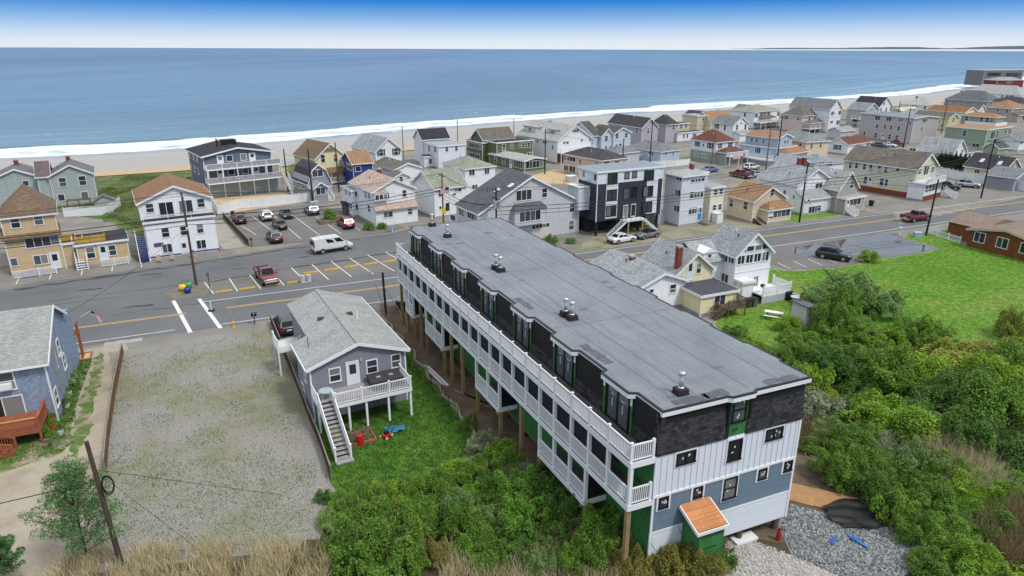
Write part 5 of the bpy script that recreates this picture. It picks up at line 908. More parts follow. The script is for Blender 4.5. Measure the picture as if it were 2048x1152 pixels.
# puddle reflecting the sky
m,t,p=base('puddle_water',(.20,.22,.26),.04,.6); p.inputs['Metallic'].default_value=.0
f=noise(t,coords(t,'Object'),.8,3,.5); bump(t,p,f,.03,.02)
t.links.new(cramp(t,noise(t,coords(t,'Object'),.35,4,.6),[(.3,(.06,.055,.05)),(.7,(.10,.10,.105))]),p.inputs['Base Color']); p.inputs['Specular IOR Level'].default_value=.8
sheet('puddle',jag([(41.2,95.1),(41.9,98.9),(48.6,102),(55.3,105.2),(61.2,107),(61.4,104),(63.6,98.9),(60.2,96.6),(53,94.4),(50.4,95.6),(46,95),(42.6,94.2)],1.0,.22,14),.0225,m)
sheet('motel_parking',[(66,113.2),(72,128),(82,133),(90,131),(96,150),(112,146),(106,137),(103,135.5)],.0125,asph3)
sheet('lot_verge_right',jag(RWp((47,85.2),(66,85.2),(84,86),(110,86.5),(112,91),(98,95),(70,99),(56,94)),1.3,.3,15),.0135,ground_mat('sandy_verge',[(.3,(.30,.27,.22)),(.5,(.26,.235,.19)),(.66,(.12,.17,.04)),(.8,(.07,.17,.02))],.2,7,.95))
sheet('house_lawn',jag(RWp((84,86.3),(109,87),(108,91),(97,92),(86,92)),1.1,.25,16),.0165,field)
sheet('stone_bed',jag([(18.2,37.9),(20.7,36.5),(24.2,35.2),(25.2,33.5),(23.2,31.6),(21.5,31),(19,31),(16.6,33),(16.8,35.4)],.7,.15,17),.016,ground_mat('stone_floor',[(.3,(.16,.17,.18)),(.7,(.26,.27,.28))],2,12,.9))
sheet('pale_gravel',jag([(16.6,33),(19,31),(21,29.5),(15,28),(9,33.2),(11,36)],.7,.18,18),.014,ground_mat('crushed_gravel',[(.3,(.36,.34,.32)),(.7,(.48,.46,.43))],.8,14,.95,((.3,(.6,.6,.6)),(.7,(1.35,1.35,1.35)))))
sheet('sand_yard',jag([(-62,126),(-51.5,121.5),(-40.5,130.8),(-45,141),(-61,134)],1.5,.3,19),.010,sand); sheet('sand_yard',jag([(-2,150),(14,150),(28,172),(10,168)],1.5,.4,20),.010,sand)
sheet('dune',jag([(-86,124),(-72,117),(-58,104),(-55,106),(-68,140),(-72,160),(-78,172),(-100,160)],2,.5,21),.011,dune)
ruts=ground_mat('tyre_rut',[(.3,(.225,.22,.21)),(.5,(.205,.20,.175)),(.7,(.24,.23,.215))],.6,26,.95,((.3,(.62,.62,.62)),(.7,(1.4,1.4,1.4))),.6,.04)
def rut(cx,cy,R_,a0,a1,w):
    n=26; r=random.Random(int(cx*10)); inn=[];out=[]
    for i in range(n+1):
        a=math.radians(a0+(a1-a0)*i/n); e=r.uniform(-.1,.1); inn.append((cx+(R_-w+e)*math.cos(a),cy+(R_-w+e)*math.sin(a))); out.append((cx+(R_+w+e)*math.cos(a),cy+(R_+w+e)*math.sin(a)))
    sheet('tyre_rut',inn+out[::-1],.0172,ruts)
for R_ in (14,15.7): rut(-17,66,R_,200,252,.13)
for R_ in (20,21.6): rut(-47.5,40,R_,-12,22,.13)
# painted lines
def wp(name,col):
    m,t,p=base(name,col,.6,.3); f=noise(t,coords(t,'Object'),3.,7,.75); t.links.new(cramp(t,f,[(.3,sc(col,.72)),(.5,col)]),p.inputs['Base Color']); return m
wl=wp('line_white',(.66,.66,.65)); yl=wp('line_yellow',(.62,.40,.09))
def line(name,p,q,w,mat,z=.026):
    p=Vector(p); q=Vector(q); d=(q-p).normalized(); n=Vector((-d.y,d.x))*w/2; k=max(1,int((q-p).length/4))
    pts=[p+(q-p)*(i/k) for i in range(k+1)]
    return sheet(name,[tuple(a+n) for a in pts]+[tuple(a-n) for a in pts[::-1]],z,mat)
def rline(name,s0,s1,t,w,mat): line(name,RW(s0,t),RW(s1,t),w,mat)
for s0,s1 in ((-75,-5.3),(-1.1,190)):
    rline('yellow_line',s0,s1,80.62,.13,yl); rline('yellow_line',s0,s1,80.92,.13,yl)
rline('edge_line',-75,-6.3,76.0,.13,wl); rline('edge_line',-2,190,75.7,.13,wl); rline('edge_line',-3.6,190,84.0,.13,wl)
line('crosswalk_bar',(-40.3,76.1),(-34.0,66.5),.42,wl); line('crosswalk_bar',(-37.5,76.7),(-31.3,67.7),.42,wl)
tops=[(-39.5,82.9),(-36.9,84.4),(-34.7,85.8),(-32.3,87.5),(-30.2,89.0),(-27.8,90.5),(-25.5,92),(-23.3,93.6),(-21,95.1),(-18.6,96.5)]
bots=[(-36.5,78.5),(-33.9,79.4),(-31.4,80.4),(-28.9,81.7),(-26.3,82.7),(-23.8,83.9),(-21.1,85.1),(-18.4,86.2),(-15.8,87.4),(-13.2,88.6)]
for a,b in zip(tops,bots): line('stall_line',a,b,.13,wl)
for a,b in (((-45.9,112.5),(-41.3,106.6)),((-46.4,119.2),(-39.2,108.4)),((-43.9,121.7),(-33.2,103.8)),((-38.9,119.2),(-30.6,105.6)),((-35.3,119.6),(-27.6,107)),((-31,119),(-25,109))): line('stall_line',a,b,.11,wl)
for x in range(5): line('stall_line',(-63.2+3.1*x,82.2+1.75*x),(-64.6+3.1*x,84.9+1.75*x),.11,wl)
for i in range(5): line('stall_line',(37.9+2.5*i,88.4+.85*i),(37.2+2.5*i,91.4+.85*i),.1,wl)
for i in range(6): line('stall_line',(71+3.0*i,117+1.35*i),(70+3.0*i,122.2+1.35*i),.1,wl)
# tar seams and patches
r=random.Random(9)
for (a,b,w) in (((-62,80),(-50,87.3),.9),((-50,87.3),(-38,95.2),.7),((-38,95.6),(-24,103.6),.6),((-45,71.5),(-33,77.0),.16),((-60,72),(-46,78),.14),((-40,82.5),(-14,98.6),.7),((-55,76),(-40,83),.14)):
    a=Vector(a);b=Vector(b);n=Vector((-(b-a).y,(b-a).x)).normalized(); k=14; up=[];dn=[]
    for i in range(k+1):
        c=a+(b-a)*i/k+n*r.uniform(-.35,.35); ww=w*r.uniform(.1,.6); up.append(tuple(c+n*ww)); dn.append(tuple(c-n*ww))
    sheet('tar_seam',up+dn[::-1],.0195+r.uniform(0,.003),tar)
for (x,y,s) in ((-37.2,88.5,1),(-48,86,1.3),(-43.5,74.2,1.6),(-30,94,1.0),(-52.5,80,1.4),(-33,92,.7)):
    sheet('tar_patch',jag([(x-s,y-s*.35),(x+s,y+s*.25),(x+s*.8,y+s*.55),(x-s*.7,y-.02)],.4,.1,int(x*7)),.0245,tar)
sheet('sidewalk_patch',jag([(-41.6,63.9),(-38.4,65.2),(-38.0,64.3),(-41.2,62.9)],.6,.12,33),.0205,concrete)
sheet('island_dirt',jag([(-42.5,78.2),(-40.5,76.6),(-37.3,78),(-38.2,81.5),(-39.9,83),(-42.0,81.3)],.6,.15,34),.0215,ground_mat('island_soil',[(.3,(.12,.105,.085)),(.55,(.19,.17,.14)),(.7,(.09,.12,.03))],.9,8))
sheet('patio',[(32.9,76.3),(33.1,74.6),(35.9,75.9),(35.1,78.4)],.019,paver)
# ------------------------------------------------------------------ vehicles
tyre=paint('tyre_rubber',(.015,.015,.016),.85,0); rim=paint('wheel_rim',(.42,.43,.45),.35,0,.5,.6); plastic=paint('black_trim',(.018,.018,.02),.55,0)
lampr=paint('tail_lamp',(.35,.012,.012),.25,0,.5); lampw=paint('head_lamp',(.65,.67,.7),.15,0,.6); carglass=paint('car_glass',(.012,.015,.018),.16,0,.15); plate=paint('licence_plate',(.6,.62,.64),.5,0)
def carpaint(name,col,metal=.25):
    k='car_'+name
    if k in MT: return MT[k]
    m,t,p=base(k,col,.28,.5,metal); p.inputs['Coat Weight'].default_value=.7; p.inputs['Coat Roughness'].default_value=.06; MT[k]=m; return m
def loft(stations,nseg=None):
    m=MB(); k=len(stations[0])
    for st in stations: m.v+=st
    for i in range(len(stations)-1):
        for j in range(k): m.f.append([i*k+j,i*k+(j+1)%k,(i+1)*k+(j+1)%k,(i+1)*k+j])
    m.f.append(list(range(k))[::-1]); m.f.append([ (len(stations)-1)*k+j for j in range(k)]); return m
def section(x,zb,zt,w,tw):
    # rounded body section: tw = half width at top
    z1=zb+(zt-zb)*.45
    return [(x,-w*.9,zb),(x,-w,zb+(zt-zb)*.18),(x,-w,z1),(x,-w*.985,zb+(zt-zb)*.8),(x,-tw,zt-.02),(x,-tw*.7,zt),(x,tw*.7,zt),(x,tw,zt-.02),(x,w*.985,zb+(zt-zb)*.8),(x,w,z1),(x,w,zb+(zt-zb)*.18),(x,w*.9,zb)]
KINDS=dict(
 sedan=dict(L=4.7,W=.92,prof=[(-2.35,.42,.74,.80),(-2.25,.3,.98,.88),(-1.7,.24,1.02,.91),(-1.0,.22,.97,.92),(.6,.22,.95,.92),(1.0,.22,.94,.92),(1.8,.24,.84,.90),(2.2,.28,.74,.84),(2.35,.36,.6,.74)],cab=[(-1.75,.99),(-.95,1.42),(.25,1.43),(1.05,.95)],cw=.84,tw=.60,wb=(-1.38,1.42),wr=.33),
 suv=dict(L=4.65,W=.95,prof=[(-2.32,.5,.85,.84),(-2.25,.36,1.08,.91),(-1.6,.3,1.1,.94),(.6,.28,1.06,.95),(1.0,.28,1.05,.95),(1.8,.3,.98,.93),(2.2,.34,.88,.88),(2.32,.42,.72,.78)],cab=[(-2.22,1.06),(-1.75,1.64),(.15,1.68),(1.05,1.05)],cw=.88,tw=.68,wb=(-1.32,1.4),wr=.37),
 van=dict(L=5.9,W=1.0,prof=[(-2.95,.45,1.3,.96),(-2.9,.4,1.35,.99),(1.0,.38,1.35,1.0),(1.6,.38,1.3,1.0),(2.2,.38,1.2,.98),(2.75,.4,1.02,.92),(2.95,.46,.8,.84)],cab=[(-2.92,1.3),(-2.84,2.2),(.95,2.24),(2.25,1.2)],cw=.985,tw=.90,wb=(-1.75,1.72),wr=.37),
 convertible=dict(L=4.5,W=.9,prof=[(-2.25,.42,.72,.8),(-2.15,.3,.95,.86),(-1.4,.24,.98,.89),(.6,.22,.93,.9),(1.0,.22,.93,.9),(1.8,.24,.84,.88),(2.15,.28,.74,.82),(2.25,.36,.6,.72)],cab=[(-1.45,.97),(-.85,1.33),(.0,1.36),(.9,.93)],cw=.82,tw=.6,wb=(-1.3,1.4),wr=.33),
 pickup=dict(L=5.7,W=1.0,prof=[(-2.85,.6,1.0,.95),(-2.8,.5,1.15,.97),(-.62,.46,1.16,1.0),(-.55,.44,1.18,1.0),(1.2,.42,1.16,1.0),(1.3,.42,1.15,1.0),(2.5,.46,1.08,.98),(2.78,.5,.98,.94),(2.85,.6,.8,.88)],cab=[(-.62,1.15),(-.42,1.78),(.55,1.82),(1.35,1.15)],cw=.93,tw=.76,wb=(-1.75,1.75),wr=.41))
def vehicle(name,label,cat,kind,col,x,y,deg,metal=.25,group=None,scale=1.0,extra=None,z=.03):
    k=KINDS[kind]; t=thing(name,label,cat,x,y,z,deg,group); t.scale=(scale,)*3
    pm=carpaint(col[0],col[1],metal)
    b=loft([section(a,zb,zt,w,w*.9) for a,zb,zt,w in k['prof']])
    b.build('body',pm,t,True)
    cab=k['cab']; cw,tw=k['cw'],k['tw']
    (x0,z0),(x1,z1),(x2,z2),(x3,z3)=cab
    xm=(x1+x2)/2
    ring=[]
    cabm=MB(); 
    vs=[(x0,-cw,z0-.1),(x3,-cw,z3-.1),(x3,cw,z3-.1),(x0,cw,z0-.1),(x1,-tw,z1),(xm,-tw-.02,max(z1,z2)+.03),(x2,-tw,z2),(x2,tw,z2),(xm,tw+.02,max(z1,z2)+.03),(x1,tw,z1)]
    cabm.add(vs,[[0,1,6,5,4],[2,3,9,8,7],[1,2,7,6],[3,0,4,9],[4,5,8,9],[5,6,7,8]])
    soft=kind=='convertible'
    cabm.build('soft_top' if soft else 'cabin',paint('soft_top',(.02,.02,.022),.8,.1) if soft else pm,t)
    # glass panels, slightly proud of the cabin
    def quad(nm,a,b_,c,d,off):
        MB().add([Vector(a)+off,Vector(b_)+off,Vector(c)+off,Vector(d)+off],[[0,1,2,3]]).build(nm,carglass,t)
    L=lambda p,q,f:tuple(p[i]+(q[i]-p[i])*f for i in range(3))
    wb0,wb1,wt0,wt1=(x3,-cw,z3-.1),(x3,cw,z3-.1),(x2,-tw,z2),(x2,tw,z2)
    def inset(a,b_,c,d,e,lo,hi):
        p0=L(L(a,d,lo),L(b_,c,lo),e);p1=L(L(a,d,lo),L(b_,c,lo),1-e);p2=L(L(a,d,hi),L(b_,c,hi),1-e);p3=L(L(a,d,hi),L(b_,c,hi),e); return p0,p1,p2,p3
    quad('windscreen',*inset(wb0,wb1,wt1,wt0,.07,.16,.93),Vector((.02,0,.02)))
    if not(kind=='van' ): quad('rear_window',*inset((x0,cw,z0-.1),(x0,-cw,z0-.1),(x1,-tw,z1),(x1,tw,z1),.1,.22,.88),Vector((-.02,0,.015)))
    else:
        for sy in(-1,1): MB().box(-2.99,-2.93,min(.08*sy,.75*sy),max(.08*sy,.75*sy),1.35,1.95).build('rear_window',carglass,t)
    for sy in(-1,1):
        a,b_,c,d=(x0,sy*cw,z0-.1),(x3,sy*cw,z3-.1),(x2,sy*tw,z2),(x1,sy*tw,z1)
        segs=[(.1,.5),(.54,.93)] if kind!='van' else ([(.42,.64),(.72,.95)])
        if kind=='pickup': segs=[(.1,.42),(.48,.92)]
        for s0,s1 in segs:
            lo,hi=(.2,.88) if kind!='van' else (.36,.88)
            B0,B1=L(a,b_,s0),L(a,b_,s1); T0,T1=L(d,c,s0 if s0>.12 else .06),L(d,c,s1)
            if sy>0: quad('side_window',L(B1,T1,lo),L(B0,T0,lo),L(B0,T0,hi),L(B1,T1,hi),Vector((0,.015*sy,.004)))
            else: quad('side_window',L(B0,T0,lo),L(B1,T1,lo),L(B1,T1,hi),L(B0,T0,hi),Vector((0,.015*sy,.004)))
    r=k['wr']
    for wx in k['wb']:
        for sy in(-1,1):
            yo=k['W']*.995
            arch=MB(); n=12; vs=[(wx+(r+.07)*math.cos(math.pi*i/n),sy*(yo+.006),r+(r+.07)*math.sin(math.pi*i/n)) for i in range(n+1)]+[(wx-(r+.07),sy*(yo+.006),.2),(wx+(r+.07),sy*(yo+.006),.2)]
            arch.add(vs,[list(range(n+3))]); arch.build('wheel_arch',plastic,t)
            def wheel():
                m=MB(); n=14; R0=r
                ring=lambda rr,yy:[(rr*math.cos(2*math.pi*i/n),yy,rr*math.sin(2*math.pi*i/n)) for i in range(n)]
                m.v=ring(R0,-.1)+ring(R0,.1)+ring(R0*.66,.11)+ring(R0*.66,-.11)
                for i in range(n):
                    j=(i+1)%n; m.f+=[[i,j,n+j,n+i],[n+i,n+j,2*n+j,2*n+i],[3*n+i,3*n+j,j,i]]
                return m.mesh('wheel',tyre)
            def rimm():
                m=MB(); n=14; m.v=[(r*.66*math.cos(2*math.pi*i/n),0,r*.66*math.sin(2*math.pi*i/n)) for i in range(n)]; m.f=[list(range(n))]
                for i in range(5):
                    a=2*math.pi*i/5; m.bar((0,-.0,0),(r*.6*math.cos(a),-.0,r*.6*math.sin(a)),.06,.03)
                return m.mesh('rim',rim)
            wo=link('wheel',meshkey(('wheel',r),wheel),t,(wx,sy*(yo-.075),r)); link('rim',meshkey(('rim',r),rimm),wo,(0,sy*.095,0))
    p0,p1=k['prof'][0],k['prof'][-1]; hw=p1[3]
    zl=p1[2]+.02; zt=p0[2]-.02
    for sy in(-1,1):
        MB().box(p1[0]-.28,p1[0]-.02,min(sy*hw*.55,sy*hw*1.02),max(sy*hw*.55,sy*hw*1.02),zl-.04,zl+.1).build('headlight',lampw,t)
        h2=.18 if kind in('sedan','convertible') else .42
        MB().box(p0[0]-.01,p0[0]+.1,min(sy*p0[3]*.72,sy*p0[3]*1.06),max(sy*p0[3]*.72,sy*p0[3]*1.06),zt-.12,zt-.12+h2).build('tail_light',lampr,t)
        MB().box(x3-.35,x3-.2,min(sy*(cw+.02),sy*(cw+.24)),max(sy*(cw+.02),sy*(cw+.24)),z3+.0,z3+.15).build('wing_mirror',pm if kind!='pickup' else plastic,t)
    MB().box(p1[0]-.08,p1[0]+.04,-hw*.9,hw*.9,p1[1]-.08,p1[1]+.14).build('front_bumper',plastic if kind!='pickup' else steel,t)
    MB().box(p0[0]-.06,p0[0]+.08,-p0[3]*.92,p0[3]*.92,p0[1]-.1,p0[1]+.12).build('rear_bumper',plastic if kind!='pickup' else steel,t)
    MB().box(p1[0]-.06,p1[0]+.035,-hw*.5,hw*.5,p1[1]+.16,p1[1]+.32).build('grille',plastic if kind!='pickup' else steel,t)
    MB().box(p0[0]-.035,p0[0]+.02,-.26,.26,p0[1]+.18,p0[1]+.32).build('licence_plate',plate,t)
    if kind=='suv':
        for sy in(-1,1): MB().bar((x1+.1,sy*(tw-.06),z1+.06),(x2-.1,sy*(tw-.06),z2+.06),.04).build('roof_rail',plastic,t)
        MB().box(-2.2,2.2,-k['W']-.004,k['W']+.004,.26,.42).build('sill_trim',plastic,t)
    if kind=='pickup':
        MB().box(-2.7,-.72,-.78,.78,1.0,1.175).build('bed_floor',plastic,t)
        for sy in(-1,1): MB().box(-2.78,-.65,min(sy*.8,sy*.97),max(sy*.8,sy*.97),1.14,1.24).build('bed_rail',pm,t)
        MB().box(-2.86,-2.76,-.95,.95,.72,1.24).build('tailgate',pm,t)
    if kind=='van':
        MB().box(-2.8,2.0,-1.008,1.008,.42,.62).build('sill_trim',plastic,t)
        for i,xx in enumerate((-2.0,-.9,.3)):
            MB().bar((xx,-.8,2.36),(xx,.8,2.36),.05).bar((xx,-.75,2.2),(xx,-.75,2.38),.05).bar((xx,.75,2.2),(xx,.75,2.38),.05).build('roof_rack_bar',white,t)
    return t
RD=23.41
cars=[('suv','black hatchback parked beside the brown fence at the back of the parking lot','suv',('black',(.012,.011,.013)),-47.0,114.9,118),
 ('suv','white sport utility car parked nose in at the white fence','suv',('white',(.72,.73,.74)),-43.1,117.0,118),
 ('sedan','dark grey sedan parked between the white car and blue grey car','sedan',('charcoal',(.03,.034,.04)),-40.1,118.6,-62),
 ('sedan','black sedan in the middle of the parking lot behind the white car','sedan',('black',(.012,.011,.013)),-38.8,111.0,118),
 ('suv','dark charcoal sport utility car nearest the street in the parking lot','suv',('graphite',(.03,.034,.042)),-37.0,102.9,118),
 ('suv','blue grey sport utility car at the back right of the parking lot','suv',('steelblue',(.13,.16,.23)),-36.3,121.3,118),
 ('suv','dark red sport utility car parked by the raised planter','suv',('wine',(.22,.015,.025)),-27.9,111.6,120),
 ('van','white cargo van with roof rack driving along the front street','van',('white',(.72,.73,.74)),-26.6,97.2,34),
 ('pickup','maroon pickup truck facing the road in the parking strip','pickup truck',('maroon',(.17,.02,.035)),-31.7,83.6,-58),
 ('sedan','white sedan parked below the stairs of the modern townhouse','sedan',('pearl',(.74,.74,.73)),17.0,102.1,31),
 ('convertible','grey convertible with black soft top beside the white sedan','convertible',('grey',(.16,.17,.18)),21.4,104.8,212),
 ('pickup','dark red pickup truck driving on the main road at right','pickup truck',('red',(.20,.018,.022)),70.2,115.9,24),
 ('suv','black sport utility car parked at the edge of the puddle','suv',('black2',(.016,.018,.022)),45.8,93.2,-33),
 ('suv','large black sport utility car parked beside the cream motel','suv',('black',(.012,.011,.013)),92.3,143.6,-25),
 ('suv','silver sport utility car parked beside the white privacy fence','suv',('silver',(.42,.44,.48)),98.2,146.0,-30),
 ('sedan','silver sedan parked behind the tan bungalow','sedan',('silver',(.42,.44,.48)),56.2,158.4,215),
 ('sedan','blue sedan parked below the green and white house','sedan',('blue',(.10,.15,.30)),47.9,165.0,35),
 ('suv','white sport utility car half hidden behind the silver sedan','suv',('white',(.72,.73,.74)),58.9,168.2,35),
 ('pickup','dark red pickup truck under the flag draped porch','pickup truck',('maroon',(.17,.02,.035)),53.0,157.8,120),
 ('sedan','dark blue sedan in the courtyard of the tan apartment block','sedan',('navy',(.03,.05,.09)),110.8,208.3,-40),
 ('sedan','white sedan between the dark sedan and the purple truck','sedan',('white',(.72,.73,.74)),113.9,209,-40),
 ('pickup','dark purple pickup truck in the courtyard of the tan apartment block','pickup truck',('plum',(.13,.012,.05)),117.2,211.6,-30),
 ('suv','dark sport utility car parked behind the raised grey house','suv',('graphite',(.03,.034,.042)),-24.2,67.4,118)]
for n,l,c,col,x,y,d in cars: vehicle({'suv':'parked_suv','sedan':'parked_sedan','van':'cargo_van','pickup':'pickup_truck','convertible':'convertible'}[n],l,c,n,col,x,y,d)
# ------------------------------------------------------------------ balconies, porches and stairs that belong to houses
def local(name): return ROOTS[name]
def balcony(root,x0,x1,y0,y1,z,rail=True,posts=None,z0=0,deckmat=None,solid=None,sides=True):
    MB().box(x0,x1,y0,y1,z-.25,z).build('balcony_floor',white,root)
    if rail:
        n=max(1,int((x1-x0)/2.4))
        for i in range(n):
            a,b=x0+(x1-x0)*i/n,x0+(x1-x0)*(i+1)/n
            if solid: MB().box(a+.06,b-.06,y0+.03,y0+.07,z+.08,z+.92).build('railing_panel',solid,root); MB().box(a,b,y0+.01,y0+.1,z+.93,z+1.0).build('top_rail',white,root)
            else: railing(MB(),(a,y0+.05,z),(b,y0+.05,z),.95,.18,.05).build('railing',white,root)
        if sides:
            for x in (x0+.05,x1-.05): railing(MB(),(x,y0+.05,z),(x,y1,z),.95,.18,.05).build('railing',white,root)
    n=posts or max(2,int((x1-x0)/2.6)+1)
    for i in range(n):
        x=x0+.08+(x1-x0-.16)*i/(n-1); post(root,x,y0+.08,z0,z+(1.02 if rail else 0),.14,white,'porch_post')
r5=local('blue_grey_apartment_house'); lat=paint('rail_lattice',(.30,.31,.36),.7,.3,.3,0,6)
for zz in (3.3,6.0): balcony(r5,-.2,14.3,-2.4,0,zz,True,6,0.2,None,lat)
for i in range(6): post(r5,.1+2.75*i,-2.3,4.3,6,.14,white,'porch_post')
stairs(r5,14.4,15.4,-2.2,3.3,-7.0,.3,white,white,12)
MB().box(-.0,14,-.06,-.002,0,3.0).build('lower_wall',wallmat('grey'),r5)
bx=MB(); bx.box(5.4,8.0,5.2,7.4,8.9,10.5).build('rooftop_enclosure',paint('black_timber',(.018,.016,.018),.7,.2),r5); MB().cyl(4.3,6.0,9.0,10.9,.14,8).build('flue',black_frame,r5)
# white apartment house: deck, blue side stairs, banner
r4=local('white_apartment_house'); blue=paint('royal_blue',(.012,.03,.30),.5,.1)
for a in (0,3.05,6.05): 
    m=MB(); m.bar((a,.1,6.35),(a+2.95,.1,6.35),.05).bar((a,.1,6.0),(a+2.95,.1,6.0),.04); m.build('deck_rail',paint('weathered_rail',(.45,.36,.38),.7,.2),r4); post(r4,a,.1,5.6,6.45,.08,white,'rail_post')
for st_ in (stairs(r4,-1.3,-.15,3.4,2.9,-.3,.1,blue,white,12),): pass
MB().box(-1.4,-1.3,-.2,3.5,.0,1.0).build('stair_side_wall',blue,r4); MB().box(.0,9.0,-.03,-.002,.45,.62).build('blue_band',blue,r4)
MB().box(.7,1.9,-.05,-.003,1.95,2.5).build('banner',paint('banner_print',(.14,.07,.22),.6,.9,.3,0,5),r4)
# small cottage: roof deck panels, porch
r3=local('small_tan_cottage'); yel=paint('ochre_panel',(.50,.32,.06),.7,.2)
for a,b in ((0,1.75),(1.85,3.6)): MB().box(a,b,.35,.42,3.35,4.25).build('deck_panel',yel,r3)
MB().box(3.55,3.62,.42,3.2,3.35,4.35).build('deck_panel',yel,r3); MB().box(-2.0,-.2,2.5,2.57,3.4,4.3).build('deck_panel',yel,r3); MB().box(.2,3.4,.5,3.2,3.33,3.38).build('deck_floor',paint('deck_redbrown',(.28,.12,.09),.7,.2),r3)
for a,b in ((2.4,4.1),(4.1,5.8)): railing(MB(),(a,-1.2,.1),(b,-1.2,.1),.95,.16,.06).build('porch_railing',white,r3); post(r3,b,-1.2,0,1.2,.12,white)
stairs(r3,-.3,.9,2.4,3.2,-1.2,.1,white,white,12)
r1=local('tan_house')
for a,b in ((.2,3.0),(3.0,4.9)): railing(MB(),(a,-1.7,.1),(b,-1.7,.1),.95,.16,.06).build('porch_railing',white,r1); post(r1,b,-1.7,0,1.2,.12,white)
MB().box(1.2,2.9,-1.78,-1.72,.15,1.0).build('porch_panel',paint('pale_grey_panel',(.42,.45,.48),.5,.1),r1)
MB().prism([(-.5,5.05),(1.6,6.2),(1.6,6.05),(-.5,4.9)],-.3,6.4,'x').build('pent_roof',roofmat('brown'),r1)
MB().box(3.3,4.0,1.6,1.8,9.0,9.1).build('skylight',glass(),r1)
# gambrel cottage and neighbours
r6=local('gambrel_cottage'); stairs(r6,3.0,3.9,-.2,1.4,-3.0,.05,white,white,7); railing(MB(),(2.9,-.1,1.4),(4.9,-.1,1.4)).build('porch_railing',white,r6)
r7=local('yellow_beach_house'); balcony(r7,.2,7.2,-2.0,0,2.8,False,4); MB().prism([(-2.4,2.8),(0,3.5),(0,3.4),(-2.4,2.7)],0,7.4,'x').build('porch_roof',roofmat('brown'),r7); balcony(r7,.2,7.2,-2.0,0,.6,True,4)
# bay window and pent roof of the pink roofed house
rp=local('pink_roofed_house'); MB().box(.1,2.5,-.55,0,4.2,5.5).build('bay_window_box',white,rp); MB().add([(0,-.65,5.5),(2.6,-.65,5.5),(2.6,0,5.5),(0,0,5.5),(.3,0,6.05),(2.3,0,6.05)],[[0,1,5,4],[0,4,3],[1,2,5],[3,2,1,0]]).build('bay_roof',roofmat('pink'),rp)
for i in range(3): window(rp,'f',.55+.75*i,-.55,4.85,.55,.8,'F')
MB().prism([(-1.3,2.75),(0,3.6),(0,3.45),(-1.3,2.6)],-.2,7.7,'x').build('pent_roof',roofmat('pink'),rp); MB().box(0,7.6,-.9,-.002,0,2.6).build('wall',wallmat('white'),rp)
for x,w_,t_ in ((2.2,1.6,'n2'),(6.2,.8,'d')): window(rp,t_,x,-.9,1.85,w_,.95,'F')
# big grey house: bay, awning, skylights
rg=local('big_grey_garage_house'); MB().box(5.6,11.2,-1.0,0,2.9,5.3).build('bay_box',wallmat('lightgrey'),rg); MB().add([(5.4,-1.2,5.3),(11.4,-1.2,5.3),(11.4,0,5.3),(5.4,0,5.3),(6.1,0,6.2),(10.7,0,6.2)],[[0,1,5,4],[0,4,3],[1,2,5],[3,2,1,0]]).build('bay_roof',roofmat('charcoal2'),rg)
window(rg,'n4',8.3,-1.0,4.3,3.7,1.5,'F')
for x,y in ((4.6,2.2),(6.2,.8)):
    z=5.5+4.66*(x/9.05); MB().prism([(x-.45,z-.15),(x+.45,z+.31),(x+.4,z+.41),(x-.5,z-.05)],y,y+.75,'y').build('skylight',paint('skylight_frame',(.62,.64,.66),.3,.05),rg)
for zz in (5.55,): MB().box(-.1,.0,-.05,.1,0,zz).build('downpipe',white,rg)
# inn: dormers and deck
ri=local('white_dormer_inn')
for y0,wd,xx in ((11.0,5.5,1.6),(3.2,3.2,2.2)):
    MB().box(xx,xx+2.6,y0,y0+wd,6.2,8.1).build('dormer_wall',wallmat('cream2'),ri); MB().box(xx-.3,xx+3.2,y0-.35,y0+wd+.35,8.1,8.3).build('dormer_roof',roofmat('grey2'),ri)
    window(ri,'n2',xx,y0+wd/2,7.4,1.2,.7,'L'); window(ri,'f',xx+1.3,y0,7.4,.8,.7,'F')
balcony(ri,-.2,11.6,-1.8,0,3.0,True,5,0)
MB().box(.0,11.4,-.05,-.002,.3,2.6).build('lower_brick_wall',brick_mat(),ri)
# modern townhouse: white bays, deck, twin stairs, stilts
rt=local('modern_townhouse'); wbm=siding('bay_white',(.66,.69,.72),9,.04)
for x0,x1,z0,z1 in ((1.65,3.85,2.75,10.15),(9.4,11.6,2.75,10.15),(0,12.55,8.0,10.2)):
    if z0>5: MB().box(x0-.03,x1+.03,-.05,5.6,8.35,10.2).build('upper_wall',wbm,rt)
    else: MB().box(x0,x1,-.13,-.002,z0,z1).build('white_bay',wbm,rt)
for (mi,f,u,z,ww,wh,t) in [q for q in HOUSES if q[0]=='modern_townhouse'][0][6]:
    if f=='F' and (1.6<u<3.9 or 9.3<u<11.7 or z>8): window(rt,t,u,-.13 if (1.6<u<3.9 or 9.3<u<11.7) else -.05,z,ww,wh,'F')
    if f=='L' and z>8: window(rt,t,-.03,-u,z,ww,wh,'L')
for x in (-.06,12.5): MB().box(x,x+.12,-.1,.04,2.4,10.2).build('corner_board',white,rt)
sdk=paint('steel_dark',(.02,.02,.022),.5,.1); wood_post=paint('fresh_lumber',(.42,.25,.12),.75,.15)
for x in (.3,4.2,8.4,12.2):
    for y in (.3,5.2): post(rt,x,y,-.2,2.4,.3,sdk,'steel_post')
MB().box(.4,12.1,3.2,5.3,-.1,2.38).build('lower_wall',paint('recess_dark',(.035,.033,.032),.8,.3),rt)  # dark box behind the posts; the recess shade is put into its colour
MB().box(4.6,8.6,-1.6,-.01,2.2,2.38).build('landing',white,rt)
